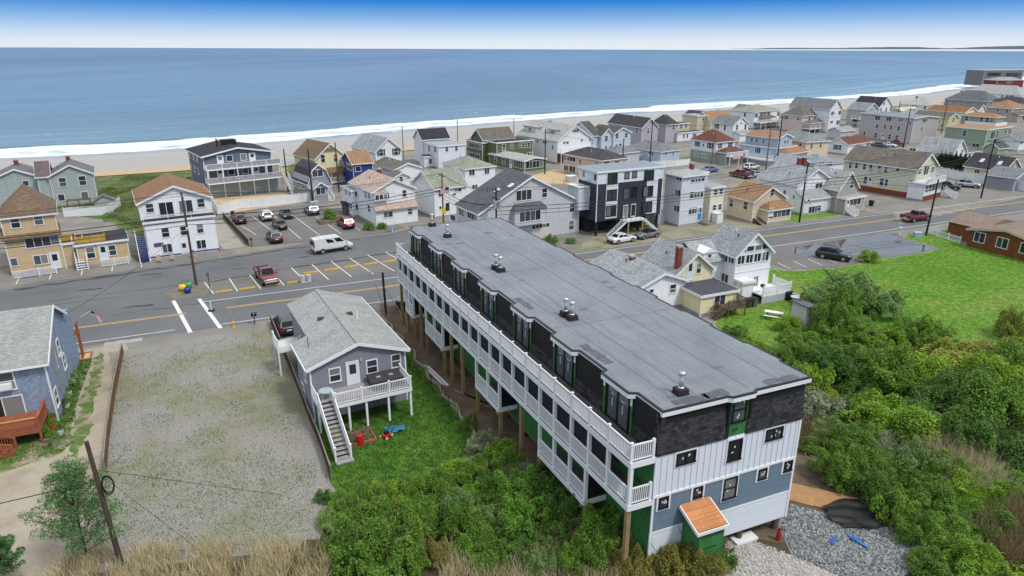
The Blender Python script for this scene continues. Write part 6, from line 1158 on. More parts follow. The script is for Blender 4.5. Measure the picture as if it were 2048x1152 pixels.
def xstairs(root,xa,za,xb,zb,y0,y1,n=11):
    st=link('stairs',None,root)
    for i in range(n):
        x=xa+(xb-xa)*(i+.5)/n; z=za+(zb-za)*(i+1)/n; MB().box(x-.16,x+.16,y0,y1,z,z+.05).build('tread',white,st)
    m=MB(); [m.bar((xa,y,za-.1),(xb,y,zb-.05),.05,.3) for y in (y0-.03,y1+.03)]; m.build('stringer',white,st)
    m=MB()
    for y in (y0-.03,y1+.03): m.bar((xa,y,za+.95),(xb,y,zb+.95),.05); m.bar((xa,y,za+.5),(xb,y,zb+.5),.03); [m.bar((xa+(xb-xa)*f,y,za+(zb-za)*f-.1),(xa+(xb-xa)*f,y,za+(zb-za)*f+.97),.045) for f in (0,.33,.66,1)]
    m.build('railing',sdk,st)
xstairs(rt,4.7,2.3,1.9,.1,-1.5,-.4); xstairs(rt,8.5,2.3,11.2,.1,-1.5,-.4)
m=MB(); m.bar((4.7,-1.55,3.3),(8.5,-1.55,3.3),.05); [m.bar((4.7+i*.95,-1.55,2.3),(4.7+i*.95,-1.55,3.3),.04) for i in range(5)]; m.build('landing_rail',sdk,rt)
for x in (5.2,8.0): post(rt,x,-1.5,-.1,2.2,.2,wood_post,'timber_post')
MB().box(-2.1,-.05,2.0,5.4,4.0,7.6).build('rear_wing',wallmat('bluewhite'),rt); MB().box(-2.2,-.05,1.9,5.5,7.6,7.75).build('wing_cap',white,rt)
m=MB(); [m.bar((-2.1+.5*i,2.0,7.7),(-2.1+.5*i,2.0,8.7),.04) for i in range(5)]; m.bar((-2.1,2,8.7),(0,2,8.7),.05); m.build('roof_rail',sdk,rt)
# grey porch tower house: bands, steps
rq=local('grey_porch_tower_house')
for z0,z1 in ((2.75,2.9),(5.4,5.55)): MB().box(-.05,5.25,-.05,-.002,z0,z1).build('band_board',white,rq)
MB().box(6.5,9.8,0,.3,0,.4).build('plinth',wallmat('cream2'),rq)
for i in range(5): MB().box(4.6,6.2,-.3-.34*i-.34,-.3-.34*i,.9-.18*(i+1),.98-.18*(i+1)).build('step',paint('step_wood',(.30,.24,.17),.8,.2),rq)
MB().box(7.2,8.6,-1.6,-.4,0,1.7).prism([(7.1,1.7),(7.9,2.1),(8.7,1.7)],-1.7,-.3).build('bin_store',white,rq)
MB().box(-2.2,-.4,3.0,5.6,0,1.6).build('side_shed',wallmat('lightgrey'),rq)
# bungalow and road side houses: steps and decks
rb=local('tan_bungalow'); stairs(rb,.2,1.4,-.1,.9,-2.0,.05,paint('step_wood',(.30,.24,.17),.8,.2),sdk,5,False)
rw=local('taupe_gabled_house'); stairs(rw,.1,1.2,-1.8,.9,-3.6,.05,white,white,5)
rm_=local('long_cream_motel'); balcony(rm_,-1.4,6.4,-2.9,0,3.55,True,2,3.3); MB().box(-.03,-.002,.2,12.5,.0,1.1).build('brick_base',brick_mat(),rm_); MB().box(-1.1,6.3,-2.5,-2.41,0,1.0).build('brick_base',brick_mat(),rm_)
stairs(rm_,6.6,7.6,-2.6,1.2,-5.0,.05,white,white,6)
rk=local('blue_house_with_orange_roof'); balcony(rk,-3.0,0,.5,10.5,1.4,True,2,0); MB().box(-3.1,-.05,.4,10.6,0,1.1).build('deck_skirt',paint('grey_skirt',(.25,.26,.30),.8,.2),rk)
rgw=local('green_and_white_house'); MB().box(-.03,-.002,0,8.5,.35,2.75).box(0,7.1,-.03,-.002,.35,2.75).build('lower_wall',wallmat('sage'),rgw); balcony(rgw,.2,7.2,-4.6,-3.2,2.4,True,3)
ro=local('white_olive_hip_roofed_house'); balcony(ro,-.5,17,-3.2,0,2.6,True,6); MB().prism([(-2.2,3.9),(0,4.5),(0,4.35),(-2.2,3.75)],2.5,11.5,'x').build('porch_roof',roofmat('greybrown'),ro)
rpk=local('pink_house')
for i in range(6): post(rpk,.5+2.8*i,-3.1,2.0,3.5,.2,paint('pink_post',(.66,.45,.42),.6,.05),'porch_post')
balcony(rpk,.2,15,-3.3,0,1.6,True,6); stairs(rpk,11.6,13.0,-3.3,1.6,-6.5,.1,white,white,8)
rs=local('grey_skylight_house')
for y in (2.0,3.6): MB().box(1.7,2.7,y,y+.9,7.75,7.95).build('skylight',paint('skylight_frame',(.62,.64,.66),.3,.05),rs)
balcony(rs,-1.2,0,1.4,5,3.2,True,2)
rl=local('large_green_house'); MB().box(10.8,18.2,2.6,2.75,5.9,6.9).box(10.8,10.95,2.75,11.3,5.9,6.9).build('roof_deck_wall',white,rl)
rd_=local('dark_skylight_bungalow')
for y in (1.6,5.6): MB().prism([(.9,4.1),(1.7,4.83),(1.62,4.95),(.82,4.22)],y,y+.8,'y').build('skylight',paint('skylight_frame',(.62,.64,.66),.3,.05),rd_)
rst=local('white_star_gable_house')
def star(par,x,y,z,R_,face='F'):
    vs=[];
    for i in range(10):
        rr=R_ if i%2==0 else R_*.4; a=math.pi/2+i*math.pi/5; vs.append((x+rr*math.cos(a),y,z+rr*math.sin(a)) if face=='F' else (x,y-rr*math.cos(a),z+rr*math.sin(a)))
    c=(x,y-.06,z) if face=='F' else (x-.06,y,z); MB().add(vs+[c],[[10,(i+1)%10,i] for i in range(10)]).build('wall_star',shutter,par)
star(rst,3.7,-.02,5.7,.45); star(rgw,-.04,4.3,4.2,.5,'L')
for nm,(w_,d_,zt) in {'white_star_gable_house':(7.2,2.6,2.6),'orange_hip_roofed_house':(11.8,3,2.6)}.items():
    for i in range(4): post(local(nm),.3+i*(w_-.3)/3.1,-d_+.15,0,zt,.14,white,'porch_post')
rc=local('cream_house'); wd=paint('weathered_wood',(.13,.095,.07),.8,.25)
dk=link('rear_deck',None,rc); MB().box(2.6,5.2,-6.0,-4.35,.95,1.1).build('deck_floor',wd,dk)
for p_,q_ in (((2.7,-5.95),(5.15,-5.95)),((5.15,-5.95),(5.15,-4.4))): railing(MB(),(*p_,1.1),(*q_,1.1),.95,.17,.05,.09).build('railing',wd,dk)
for x,y in ((2.7,-5.95),(5.15,-5.95),(5.15,-4.5)): post(dk,x,y,0,2.15,.12,wd)
ds=link('deck_steps',None,rc)
for i in range(6): x=2.5-.26*i; MB().box(x-.16,x+.16,-5.9,-4.9,1.0-.17*(i+1),1.05-.17*(i+1)).build('tread',wd,ds)
m=MB(); [railing(m,(2.6,y,1.1),(1.0,y,.1),.9,.2,.05,.08) for y in(-5.92,-4.88)]; m.build('railing',wd,ds)
for a in (.0,.9): MB().box(-.0+a*0,.0+.01,-4.3,-4.29,0,.1)
rN=local('tall_white_house'); dk=link('rear_deck',None,rN)
MB().box(1.9,6.2,-3.0,-.02,.95,1.1).build('deck_floor',white,dk); MB().box(1.9,6.2,-3.03,-2.98,.05,.95).build('deck_skirt',paint('pale_grey_panel',(.42,.45,.48),.5,.1),dk)
for p_,q_ in (((1.95,-2.95),(4.1,-2.95)),((4.1,-2.95),(6.15,-2.95)),((6.15,-2.95),(6.15,-.2))): railing(MB(),(*p_,1.1),(*q_,1.1),.95,.16,.06).build('railing',white,dk)
for x,y in ((1.95,-2.95),(4.1,-2.95),(6.15,-2.95),(6.15,-.2)): post(dk,x,y,0,2.25,.14,white,'deck_post',True)
# triangular gable lights
for s_ in (-1,1):
    xc=2.75+s_*1.15; xo=2.75+s_*2.15; MB().add([(xc,-.03,5.75),(xo,-.03,5.75),(xc,-.03,6.5)],[[0,1,2] if s_>0 else [1,0,2]]).build('gable_window',glass(),rN)
MB().box(-.04,5.6,-.06,-.002,3.2,3.32).build('band_board',white,rN)
# dormer on the front slope of a lower wing behind
MB().box(-3.6,-.02,2.0,7.5,0,4.4).build('wall',wallmat('white'),rN); MB().prism([(1.6,4.4),(4.75,6.3),(7.9,4.4),(4.75,6.1)],-3.9,0,'x').build('roof',roofmat('grey'),rN)
MB().box(-2.9,-1.1,2.3,4.4,4.3,5.5).prism([(-3.1,5.45),(-2.0,6.0),(-.9,5.45)],2.1,4.6).build('dormer',white,rN); window(rN,'f',-2.0,2.28,5.0,.5,.4,'F')
# ------------------------------------------------------------------ fences
def fence(name,label,pts,h,style,group=None,z=0,step=2.4):
    t=thing(name,label,'fence',pts[0][0],pts[0][1],z,0,group); o=Vector(pts[0])
    vin=paint('vinyl_white',(.70,.72,.74),.4,.04); bc=paint('brown_slats',(.16,.085,.045),.8,.3); gal=paint('fence_steel',(.30,.30,.29),.5,.2,.4,.4); wpk=vin
    first=True
    for a,b in zip(pts[:-1],pts[1:]):
        a=Vector(a)-o; b=Vector(b)-o; L=(b-a).length; n=max(1,round(L/step))
        for i in range(n+1):
            if i==0 and not first: continue
            p=a+(b-a)*i/n; wdt={'vinyl':.13,'picket':.13}.get(style,.06); MB().box(p.x-wdt/2,p.x+wdt/2,p.y-wdt/2,p.y+wdt/2,-.1,h+(.1 if style in('vinyl','picket') else .06)).build('post',vin if style in('vinyl','picket') else gal,t)
        first=False
        for i in range(n):
            p=a+(b-a)*i/n; q_=a+(b-a)*(i+1)/n; p3=lambda v,zz:(v.x,v.y,zz)
            if style=='vinyl':
                MB().bar(p3(p,h*.5),p3(q_,h*.5),.03,h*.86).build('panel',vin,t); MB().bar(p3(p,h),p3(q_,h),.05,.09).bar(p3(p,.12),p3(q_,.12),.05,.09).build('rail',vin,t)
            elif style=='picket':
                m=MB(); k=max(2,int((q_-p).length/.2)); [m.bar(p3(p+(q_-p)*j/k,.08),p3(p+(q_-p)*j/k,h),.09,.02) for j in range(1,k)]; m.bar(p3(p,h*.85),p3(q_,h*.85),.05,.07).bar(p3(p,.2),p3(q_,.2),.05,.07); m.build('picket_panel',vin,t)
            elif style=='slat':
                m=MB(); k=max(2,int((q_-p).length/.22)); [m.bar(p3(p+(q_-p)*(j+.5)/k,.05),p3(p+(q_-p)*(j+.5)/k,h*(.9+.08*math.sin(j*3.1+i))),.19,.02) for j in range(k)]; m.build('slat_panel',bc,t); MB().bar(p3(p,h),p3(q_,h+.03),.045,n=6).build('top_rail',gal,t)
            else:
                m=MB(); k=max(2,int((q_-p).length/.3)); 
                for j in range(k):
                    c0=p+(q_-p)*j/k; c1=p+(q_-p)*(j+1)/k; m.bar(p3(c0,.05),p3(c1,h),.012); m.bar(p3(c0,h),p3(c1,.05),.012)
                m.bar(p3(p,h),p3(q_,h),.035,n=5); m.build('mesh_panel',gal,t)
    return t
fence('chain_link_fence','rusty brown slatted fence along the dirt lane left of the gravel lot',[(-38.3,61.3),(-34.7,53.3),(-31.1,45.8),(-28.8,41.3)],1.1,'slat')
fence('chain_link_fence','brown slatted fence between the gravel lot and the raised grey house',[(-26.4,69.2),(-20,56.2),(-16.6,49),(-14.5,44.7),(-12.6,40.5)],1.1,'slat')
fence('vinyl_fence','white fence round the yard of the grey gabled house',[(-79.4,118.4),(-72.5,119.9),(-74.4,127.5)],1.7,'vinyl')
fence('vinyl_fence','white privacy fence across the back of the parking lot',[(-57,127.5),(-52.6,119.6),(-51,125),(-46.8,126.8),(-39.4,131.4)],1.8,'vinyl')
fence('brown_fence','low brown fence between the parking lot and the pale gravel lane',[(-39.9,99.8),(-51,117.8)],1.1,'slat')
fence('picket_fence','low white picket fence round the lawn beside the brown house',[(78.8,112.4),(67.2,107.4),(68.8,101.2)],1.05,'picket')
fence('vinyl_fence','long white privacy fence along the motel parking at the right edge',[(100,162),(101.5,153),(107.1,141.3),(112,131)],2.0,'vinyl')
fence('vinyl_fence','white fence behind the light blue hip roofed house',[(35,171),(41,172.5),(45.5,175.5)],1.6,'vinyl')
fence('rail_fence','thin grey post fence in the sandy yard behind the big grey house',[(9,148),(16,151.5),(20,150)],1.3,'mesh')
fence('red_snow_fence','red brown snow fence on the dune beside the blue grey apartment house',[(-72.5,172),(-65,167)],1.2,'slat')
# ------------------------------------------------------------------ poles and wires
pw=paint('pole_wood',(.085,.058,.042),.85,.25); pw2=paint('pole_dark',(.03,.024,.022),.85,.25); tank=paint('transformer_grey',(.33,.35,.36),.5,.1); ceram=paint('insulator',(.35,.33,.31),.4,.1)
POLES={}
def pole(key,label,x,y,h,lean=(0,0),arms=1,tr=0,mat=pw,ang=RD,lamp=0,name='utility_pole'):
    t=thing(name,label,'utility pole',x,y,0,ang); POLES[key]=(x,y,h,lean,ang)
    MB().bar((0,0,-.3),(lean[0],lean[1],h),.17,n=8,w1=.11).build('pole_shaft',mat,t)
    for i in range(arms):
        z=h-.5-i*1.1; a=MB().bar((lean[0],lean[1]-1.2,z),(lean[0],lean[1]+1.2,z),.1,.12).build('crossarm',mat,t)
        for k in (-1.05,-.5,.5,1.05): MB().cyl(lean[0],lean[1]+k,z+.06,z+.26,.05,6).build('insulator',ceram,a)
    for i in range(tr): MB().cyl(lean[0]+.38*(1 if i%2 else -1),lean[1]-.3,h-3.0,h-1.9,.27,10).build('transformer',tank,t)
    if lamp: MB().bar((lean[0],lean[1],h*.62),(lean[0]-.2,lean[1]-1.9,h*.66),.05,n=6).build('lamp_arm',steel,t); MB().box(lean[0]-.35,lean[0]-.05,lean[1]-2.5,lean[1]-1.8,h*.65,h*.67).build('lamp_head',steel,t)
    return t
pole('a','tall brown utility pole beside the coloured buoys',-40.1,81.9,11.9,(0,0),1,0,pw,RD+8,1)
pole('b','wooden utility pole with yellow guard beside the flagpole',-11.2,108.8,9.6,(0,0),1,0,paint('pole_tan',(.17,.12,.07),.85,.2),30)
MB().box(-.28,.42,-.3,-.2,2.9,4.0).build('yellow_guard',paint('yellow_plastic',(.75,.60,.02),.5,.05),[o for o in S.objects if o.get('label','').startswith('wooden utility pole with yellow')][0])
pole('c','utility pole with transformers in front of the big grey house',-2.3,97.3,9.5,(0,0),2,2,pw2,30)
pole('d','black utility pole in front of the white grey roofed house',49.5,114.7,10.2,(.1,0),1,1,pw2,30)
pole('e','utility pole on the verge before the cream motel',93.7,134.6,11.5,(.2,0),1,0,pw2,30)
pole('f','dark utility pole beside the red pickup truck and mailbox',66.3,105.9,9.0,(.3,0),0,0,pw2,30)
pole('g','leaning brown pole at the corner of the gravel lot beside the poplar',-22.8,32.2,8.3,(-.3,.1),0,0,pw,RD)
pole('h','thin dark pole beside the gambrel cottage, left one',-46.8,141.3,8.8,(0,0),0,0,pw2)
pole('i','thin dark pole in front of the gambrel cottage porch',-38.2,129.0,10.6,(0,0),0,0,pw2)
pole('j','pole standing before the blue cottage',-36.0,140.7,10.2,(0,0),0,0,pw)
pole('k','black pole in front of the light blue hip roofed house',34.6,172.1,11.5,(0,0),1,0,pw2)
pole('l','thin pole between the peach house and the light blue house',26.2,162.5,8.3,(0,0),0,0,pw2)
pole('m','black pole beside the green shingled cottage',7.8,162.1,10.5,(0,0),0,0,pw2)
pole('n','tall black pole beside the blue house with orange roof',66.8,173.0,12.5,(0,0),1,0,pw2)
pole('o','pale wooden pole beside the silver sedan',61.0,164.2,11.5,(0,0),1,0,paint('pole_tan',(.17,.12,.07),.85,.2))
pole('p','black pole before the tan apartment block courtyard',115.0,202.9,12.0,(0,0),1,0,pw2)
pole('q','thin tan pole between the apartment block and the large green house',150.0,243.0,11.0,(0,0),0,0,pw)
pole('r','dark pole in front of the sea behind the tan apartment block',136.5,248.0,10.5,(0,0),0,0,pw2)
pole('s','pale pole in front of the white star gable house',51.6,177.0,8.5,(0,0),0,0,paint('pole_tan',(.17,.12,.07),.85,.2))
for k,(x,y,l) in dict(t=(-26.5,168,'bare thin pole behind the white gabled beach house'),u=(-14.5,185,'bare thin pole by the sheeted house'),v=(0.5,186,'bare thin pole beside the green shingled house')).items(): pole(k,l,x,y,10.5,(0,0),0,0,paint('pole_grey',(.22,.2,.19),.8,.1))
wm_=paint('wire_black',(.012,.012,.013),.6,0)
def wire(p,q_,sag,rad=.022,label='overhead wire strung between utility poles',group='overhead wires along the streets'):
    p=Vector(p);q_=Vector(q_); pts=[]; n=12; m=MB()
    for i in range(n+1):
        f=i/n; v=p.lerp(q_,f); v.z-=sag*4*f*(1-f); pts.append(v)
    [m.bar(a,b,rad,n=4) for a,b in zip(pts[:-1],pts[1:])]
    o=m.build('overhead_wire',wm_); tag(o,label,'wire',group); return o
def hook(k,dz,side=0):
    x,y,h,l,a=POLES[k]; c,s=math.cos(math.radians(a)),math.sin(math.radians(a)); lx,ly=l[0]*(h-dz)/h,l[1]*(h-dz)/h+side; return (x+lx*c-ly*s,y+lx*s+ly*c,h-dz)
left=(-85,62,10.5)
runs=[(left,hook('a',0)),('a','b'),('b','c'),('c','d'),('d','e')]
def off(p,dz,side): return (p[0]-side*.4,p[1]+side*.9,p[2]-dz)
PN=dict(a='tall brown pole',b='yellow guard pole',c='transformer pole',d='black roadside pole',e='motel pole',f='dark pole by the red pickup',n='tall black pole',p='courtyard pole',o='pale sedan pole',k='light blue house pole',l='peach house pole',m='pole by the green cottage',q='thin tan pole',i='gambrel porch pole',h='gambrel side pole')
for dz,side,rad,wn in ((.25,-1,.018,'front upper wire'),(.25,.5,.018,'middle upper wire'),(.25,1.0,.018,'rear upper wire'),(2.9,0,.05,'thick upper cable'),(3.5,0,.04,'thick middle cable'),(4.1,.1,.035,'lowest cable')):
    wire(off((-85,62,11.5),dz,side),hook('a',dz,side),.7,rad,wn+' from the left edge to the tall brown pole','overhead wires along the street')
    for a,b in (('a','b'),('b','c'),('c','d'),('d','e')): wire(hook(a,dz,side),hook(b,dz*(.8 if dz>1 else 1),side),.9,rad,f'{wn} from the {PN[a]} to the {PN[b]}','overhead wires along the street')
    wire(hook('e',dz,side),(150,158,11-dz),.9,rad,wn+' from the motel pole to the right edge','overhead wires along the street')
for a,b,dz in (('d','f',1.2),('n','p',.6),('o','n',1),('k','l',.5),('m','l',.6),('k','n',1.0),('p','q',.8),('i','h',.8)): wire(hook(a,dz),hook(b,dz),.7,.025,f'single wire from the {PN[a]} to the {PN[b]}','single wires between house poles')
wire(hook('a',4.3),(-42.3,60.2,4.6),.5,.02,'service wire dropping from the tall brown pole to the blue shingled house','service wires to houses')
wire(hook('b',3.0),(-22,112.6,5.6),.4,.02,'service wire from the yellow guard pole to the pink roofed house','service wires to houses'); wire(hook('d',3.0),(50.8,121.8,5.2),.4,.02,'service wire from the black pole to the white grey roofed house','service wires to houses')
wire(hook('c',3.2),(2,103.2,7.2),.4,.02,'service wire from the transformer pole to the big grey house','service wires to houses'); wire(hook('g',2.5),(-50,22,6),.6,.03,'wire from the leaning pole toward the dirt lane','service wires to houses')
for q_ in ((-15.5,38.5,.2),(-18.5,33.0,.3)): wire(hook('g',1.8),q_,.0,.015,'guy wire from the leaning pole to the gravel lot','guy wires')
m=MB(); 
for k in range(3):
    for i in range(16):
        a0,a1=2*math.pi*i/16,2*math.pi*(i+1)/16; R_=.42+.05*k; m.bar((.3+R_*math.cos(a0)*.6,-.25-.03*k,5.6+R_*math.sin(a0)*1.2),(.3+R_*math.cos(a1)*.6,-.25-.03*k,5.6+R_*math.sin(a1)*1.2),.03)
m.build('cable_coil',wm_,[o for o in S.objects if o.get('label','').startswith('leaning brown pole')][0])
# ------------------------------------------------------------------ flags
def flag_mat():
    m,t,p=base('flag_stripes',(.6,.6,.6),.8,.1); s=N(t,'SeparateXYZ'); t.links.new(coords(t,'UV'),s.inputs[0])
    a=N(t,'Math',operation='MULTIPLY',i={1:6.5}); t.links.new(s.outputs[1],a.inputs[0]); f=N(t,'Math',operation='FRACT'); t.links.new(a.outputs[0],f.inputs[0]); g_=N(t,'Math',operation='GREATER_THAN',i={1:.5}); t.links.new(f.outputs[0],g_.inputs[0])
    c=mixc(t,g_.outputs[0],(.45,.02,.05),(.72,.70,.70)); l=N(t,'Math',operation='LESS_THAN',i={1:.4}); t.links.new(s.outputs[0],l.inputs[0]); h=N(t,'Math',operation='GREATER_THAN',i={1:.46}); t.links.new(s.outputs[1],h.inputs[0]); an=N(t,'Math',operation='MULTIPLY'); t.links.new(l.outputs[0],an.inputs[0]); t.links.new(h.outputs[0],an.inputs[1])
    c=mixc(t,an.outputs[0],c,(.02,.03,.16)); t.links.new(c,p.inputs['Base Color']); return m
FM=flag_mat()
def flag(par,x,y,z,w,h,ang=0,droop=.25,mat=None,name='flag_cloth'):
    nx,ny=8,5; vs=[];fs=[];uv=[]; c,s=math.cos(ang),math.sin(ang)
    for j in range(ny+1):
        for i in range(nx+1):
            u,v=i/nx,j/ny; xx=u*w; wv=.07*math.sin(u*7+v)*(u+.2); vs.append((x+xx*c-wv*s,y+xx*s+wv*c,z-h+v*h-droop*u*u)); uv.append((u,v))
    for j in range(ny):
        for i in range(nx): a=j*(nx+1)+i; fs.append([a,a+1,a+nx+2,a+nx+1])
    me=bpy.data.meshes.new(name); me.from_pydata(vs,[],fs); l=me.uv_layers.new(name='UVMap').data
    for pl in me.polygons:
        for li in pl.loop_indices: l[li].uv=uv[me.loops[li].vertex_index]
    me.materials.append(mat or FM); return link(name,me,par)
t=thing('flagpole','white flagpole with striped flag and dark flag beside the yellow guard pole','flagpole',-10.0,107.6,0,0); MB().cyl(0,0,0,7.8,.06,8).build('pole_shaft',white,t); flag(t,-.05,0,7.5,-1.4,.9,.2); flag(t,-.05,0,5.0,-.6,1.3,.2,.1,paint('flag_dark',(.05,.05,.07),.8,.6,.2,0,5)); flag(t,-.05,0,3.0,.9,.8,.2,.3,paint('flag_blue',(.04,.06,.28),.8,.5,.2,0,5))
for x,y,z,l in ((-44.6,91.6,1.9,'small striped flag leaning out beside the lawn chairs'),(-41.7,93.2,1.7,'small striped flag at the right end of the white apartment house')):
    t=thing('wall_flag',l,'flag',x,y,0,0); MB().bar((0,0,0),(.1,-.3,z),.025,n=5).build('flag_staff',white,t); flag(t,.1,-.3,z,.8,.6,-.6,.5)
t=thing('wall_flag','striped flag on the gable end of the blue shingled house','flag',-41.2,60.5,4.2,0); MB().bar((0,0,0),(.9,.3,.5),.025,n=5).build('flag_staff',white,t); flag(t,.9,.3,.5,.7,.5,.3,1.0)
t=thing('wall_flag','striped flag on the porch of the white grey roofed house','flag',52.6,119.6,2.6,0); MB().bar((0,.0,0),(-.3,-.7,.5),.025,n=5).build('flag_staff',white,t); flag(t,-.3,-.7,.5,.9,.6,.3,.8)
t=thing('wall_flag','striped flag and banner hung along the porch of the green and white house','flag',54.5,169.5,3.3,30); flag(t,0,0,0,3.4,1.0,.1,.0,paint('bunting',(.62,.42,.45),.8,.7,.2,0,3),'banner_cloth'); flag(t,3.5,0,.2,1.5,1.0,.1,.2)
# ------------------------------------------------------------------ street furniture
yb=paint('stop_yellow',(.62,.36,.05),.7,.2)
n_=0
for x,y in [(-35.6,79.3),(-33.1,80.4),(-30.3,81.7),(-27.9,82.9),(-26.9,86.8),(-24.5,88.1),(-22.1,89.5),(-19.7,90.7),(-17.3,91.9)]:
    t=thing('parking_stop','worn yellow concrete parking stop in the parking strip','parking stop',x,y,.02,27,'parking stops in the parking strip')
    MB().prism([(-.11,0),(.11,0),(.07,.16),(-.07,.16)],-.95,.95,'x').build('stop_block',yb,t)
bm_=[('yellow',(.72,.48,.01),-40.8,79.7,.47),('blue',(.015,.03,.20),-39.8,78.8,.44),('green',(.05,.32,.06),-40.5,80.7,.45)]
for nme,c,x,y,r_ in bm_:
    t=thing('buoy',f'big round {nme} buoy on the dirt island by the tall pole','buoy',x,y,0); MB().sphere(0,0,r_*.95,r_,16,10,.97).build('buoy_ball',paint('buoy_'+nme,c,.4,.08,.5),t,True); MB().cyl(0,0,r_*1.85,r_*2.1,.1,8).build('buoy_eye',black_frame,t)
t=thing('fire_hydrant','yellow fire hydrant on the verge by the gravel lot','hydrant',-30.0,68.0); hy=paint('hydrant_yellow',(.68,.42,.03),.5,.1); MB().cyl(0,0,0,.6,.13,10).cyl(0,0,0,.06,.2,10).sphere(0,0,.62,.14,10,6).build('hydrant_body',hy,t); MB().cyl(0,0,.74,.82,.05,6).bar((-.24,0,.42),(.24,0,.42),.07,n=8).build('hydrant_cap',paint('hydrant_red',(.4,.05,.03),.5,.1),t); MB().bar((.05,0,.6),(-.15,0,2.6),.012,n=5).build('marker_rod',steel,t)
def mailbox(l,x,y,n=1,a=0,dark=True):
    t=thing('mailbox',l,'mailbox',x,y,0,a); MB().box(-.05,.05,-.05,.05,0,1.05).build('post',pw2 if dark else white,t)
    for i in range(n):
        xx=(i-(n-1)/2)*.34; m=MB(); m.box(xx-.12,xx+.12,-.28,.28,1.05,1.22); m.prism([(xx+.12*math.cos(math.pi*k/6),1.22+.12*math.sin(math.pi*k/6)) for k in range(7)],-.28,.28); m.build('mailbox_body',black_frame if dark else steel,t)
    return t
mailbox('black mailbox on a post beside the main road',-28.0,68.8,2,20); mailbox('row of white mailboxes by the pink roofed house',-19.5,107.9,3,30,False); mailbox('black mailbox at the corner of the parking lot fence',-39.4,99.6,1,30)
mailbox('grey mailboxes standing in the puddle edge',62.2,106.1,3,25,False); mailbox('grey mailbox beside the white picket fence',78.3,114.2,3,25,False)
for x,y,l in ((-26.85,82.85,'left pale steel drum by the yellow parking stop'),(-26.15,83.2,'right pale steel drum by the yellow parking stop')):
    t=thing('steel_drum',l,'drum',x,y,.02); MB().cyl(0,0,0,.9,.3,14).build('drum_body',paint('drum_white',(.52,.55,.52),.5,.2),t); m=MB(); [m.cyl(0,0,z,z+.04,.315,14) for z in (0,.3,.6,.87)]; m.build('drum_rib',steel,t)
t=thing('crosswalk_sign','slim white crosswalk paddle sign on a black base','sign',-34.4,72.8,.03); MB().cyl(0,0,0,.1,.38,12).build('sign_base',black_frame,t); MB().box(-.1,.1,-.02,.02,.1,1.15).build('sign_panel',paint('sign_green_white',(.55,.62,.58),.5,.1),t)
t=thing('sign_post','thin dark sign post at the left end of the parking strip','sign post',-37.1,79.0); MB().box(-.03,.03,-.03,.03,0,2.6).build('post',pw2,t); MB().box(-.16,.16,-.045,-.03,2.1,2.6).build('sign_plate',paint('sign_back',(.12,.12,.12),.5,.1),t)
t=thing('utility_box','pale blue utility box on the grass by the dark pole','utility box',64.4,105.0); MB().box(-.55,.55,-.4,.4,0,.75).build('cabinet',paint('box_blue',(.25,.45,.55),.5,.1),t); MB().box(-.6,.6,-.45,.45,.75,.82).build('lid',steel,t)
# lawn chairs before the apartment house
can=paint('canvas_tan',(.36,.30,.22),.8,.15)
for i,(x,y) in enumerate([(-49.4,91.4),(-47.9,92.2),(-45.6,93.6)]):
    t=thing('lawn_chair',['leftmost tan lawn chair before the white apartment house','middle tan lawn chair before the white apartment house','tan lawn chair nearest the white door of the apartment house'][i],'chair',x,y,.02,30,'tan lawn chairs')
    MB().box(-.28,.28,-.28,.25,.38,.43).build('seat',can,t); MB().prism([(.2,.4),(.26,.4),(.42,1.0),(.36,1.0)],-.28,.28,'x').build('backrest',can,t)
    m=MB(); [m.bar((a,b,0),(a,b,.62),.04) for a in(-.3,.3) for b in(-.27,.24)]; m.bar((-.3,-.27,.62),(-.3,.3,.62),.04).bar((.3,-.27,.62),(.3,.3,.62),.04); m.build('frame',steel,t)
t=thing('lounge_chair','yellow lounge chair on the sand patio of the blue grey apartment house','chair',-50.0,133.5,.02,20); m=MB(); m.bar((-.9,0,.3),(.3,0,.3),.6,.06); m.build('seat',paint('lounge_yellow',(.66,.58,.28),.6,.1),t); MB().bar((.3,0,.3),(.9,0,.85),.6,.06).build('backrest',paint('lounge_yellow',(.66,.58,.28),.6,.1),t); m=MB(); [m.bar((a,b,0),(a,b,.3),.05) for a in(-.8,.3) for b in(-.25,.25)]; m.build('leg',steel,t)
t=thing('picnic_table','white picnic table on the grass behind the tall white house','picnic table',29.1,70.6,0,-28); 
for i in range(4): MB().box(-.95,.95,-.36+.185*i,-.36+.185*i+.17,.72,.76).build('table_plank',white,t)
for s_ in(-1,1): MB().box(-.95,.95,s_*.72-.14,s_*.72+.14,.43,.47).build('bench',white,t)
m=MB(); [m.bar((x,s_*.75,0),(x,-s_*.2,.72),.06) for x in(-.65,.65) for s_ in(-1,1)]; m.bar((-.65,-.8,.4),(-.65,.8,.4),.06).bar((.65,-.8,.4),(.65,.8,.4),.06); m.build('table_leg',paint('leg_dark',(.06,.06,.06),.6,.1),t)
t=thing('garden_shed','small grey shed with sloping dark roof in the shrubs','shed',31.9,68.9,0,24); MB().box(-1.1,1.1,-1.0,1.0,0,2.0).prism([(-1.1,1.995),(1.1,1.995),(1.1,2.0),(-1.1,2.45)],-1.0,1.0).build('shed_wall',wallmat('lightgrey'),t); rs_=link('roof',None,t)
for i in range(5): y=-1.2+.48*i; MB().add([(-1.3,y,2.62),(1.3,y,2.02),(1.3,y+.46,2.02),(-1.3,y+.46,2.62),(-1.3,y,2.55),(1.3,y,1.95),(1.3,y+.46,1.95),(-1.3,y+.46,2.55)],[[0,1,2,3],[7,6,5,4],[0,4,5,1],[2,6,7,3],[1,5,6,2],[3,7,4,0]]).build('roof_panel',paint('shed_roof',(.10,.105,.14),.6,.1),rs_)
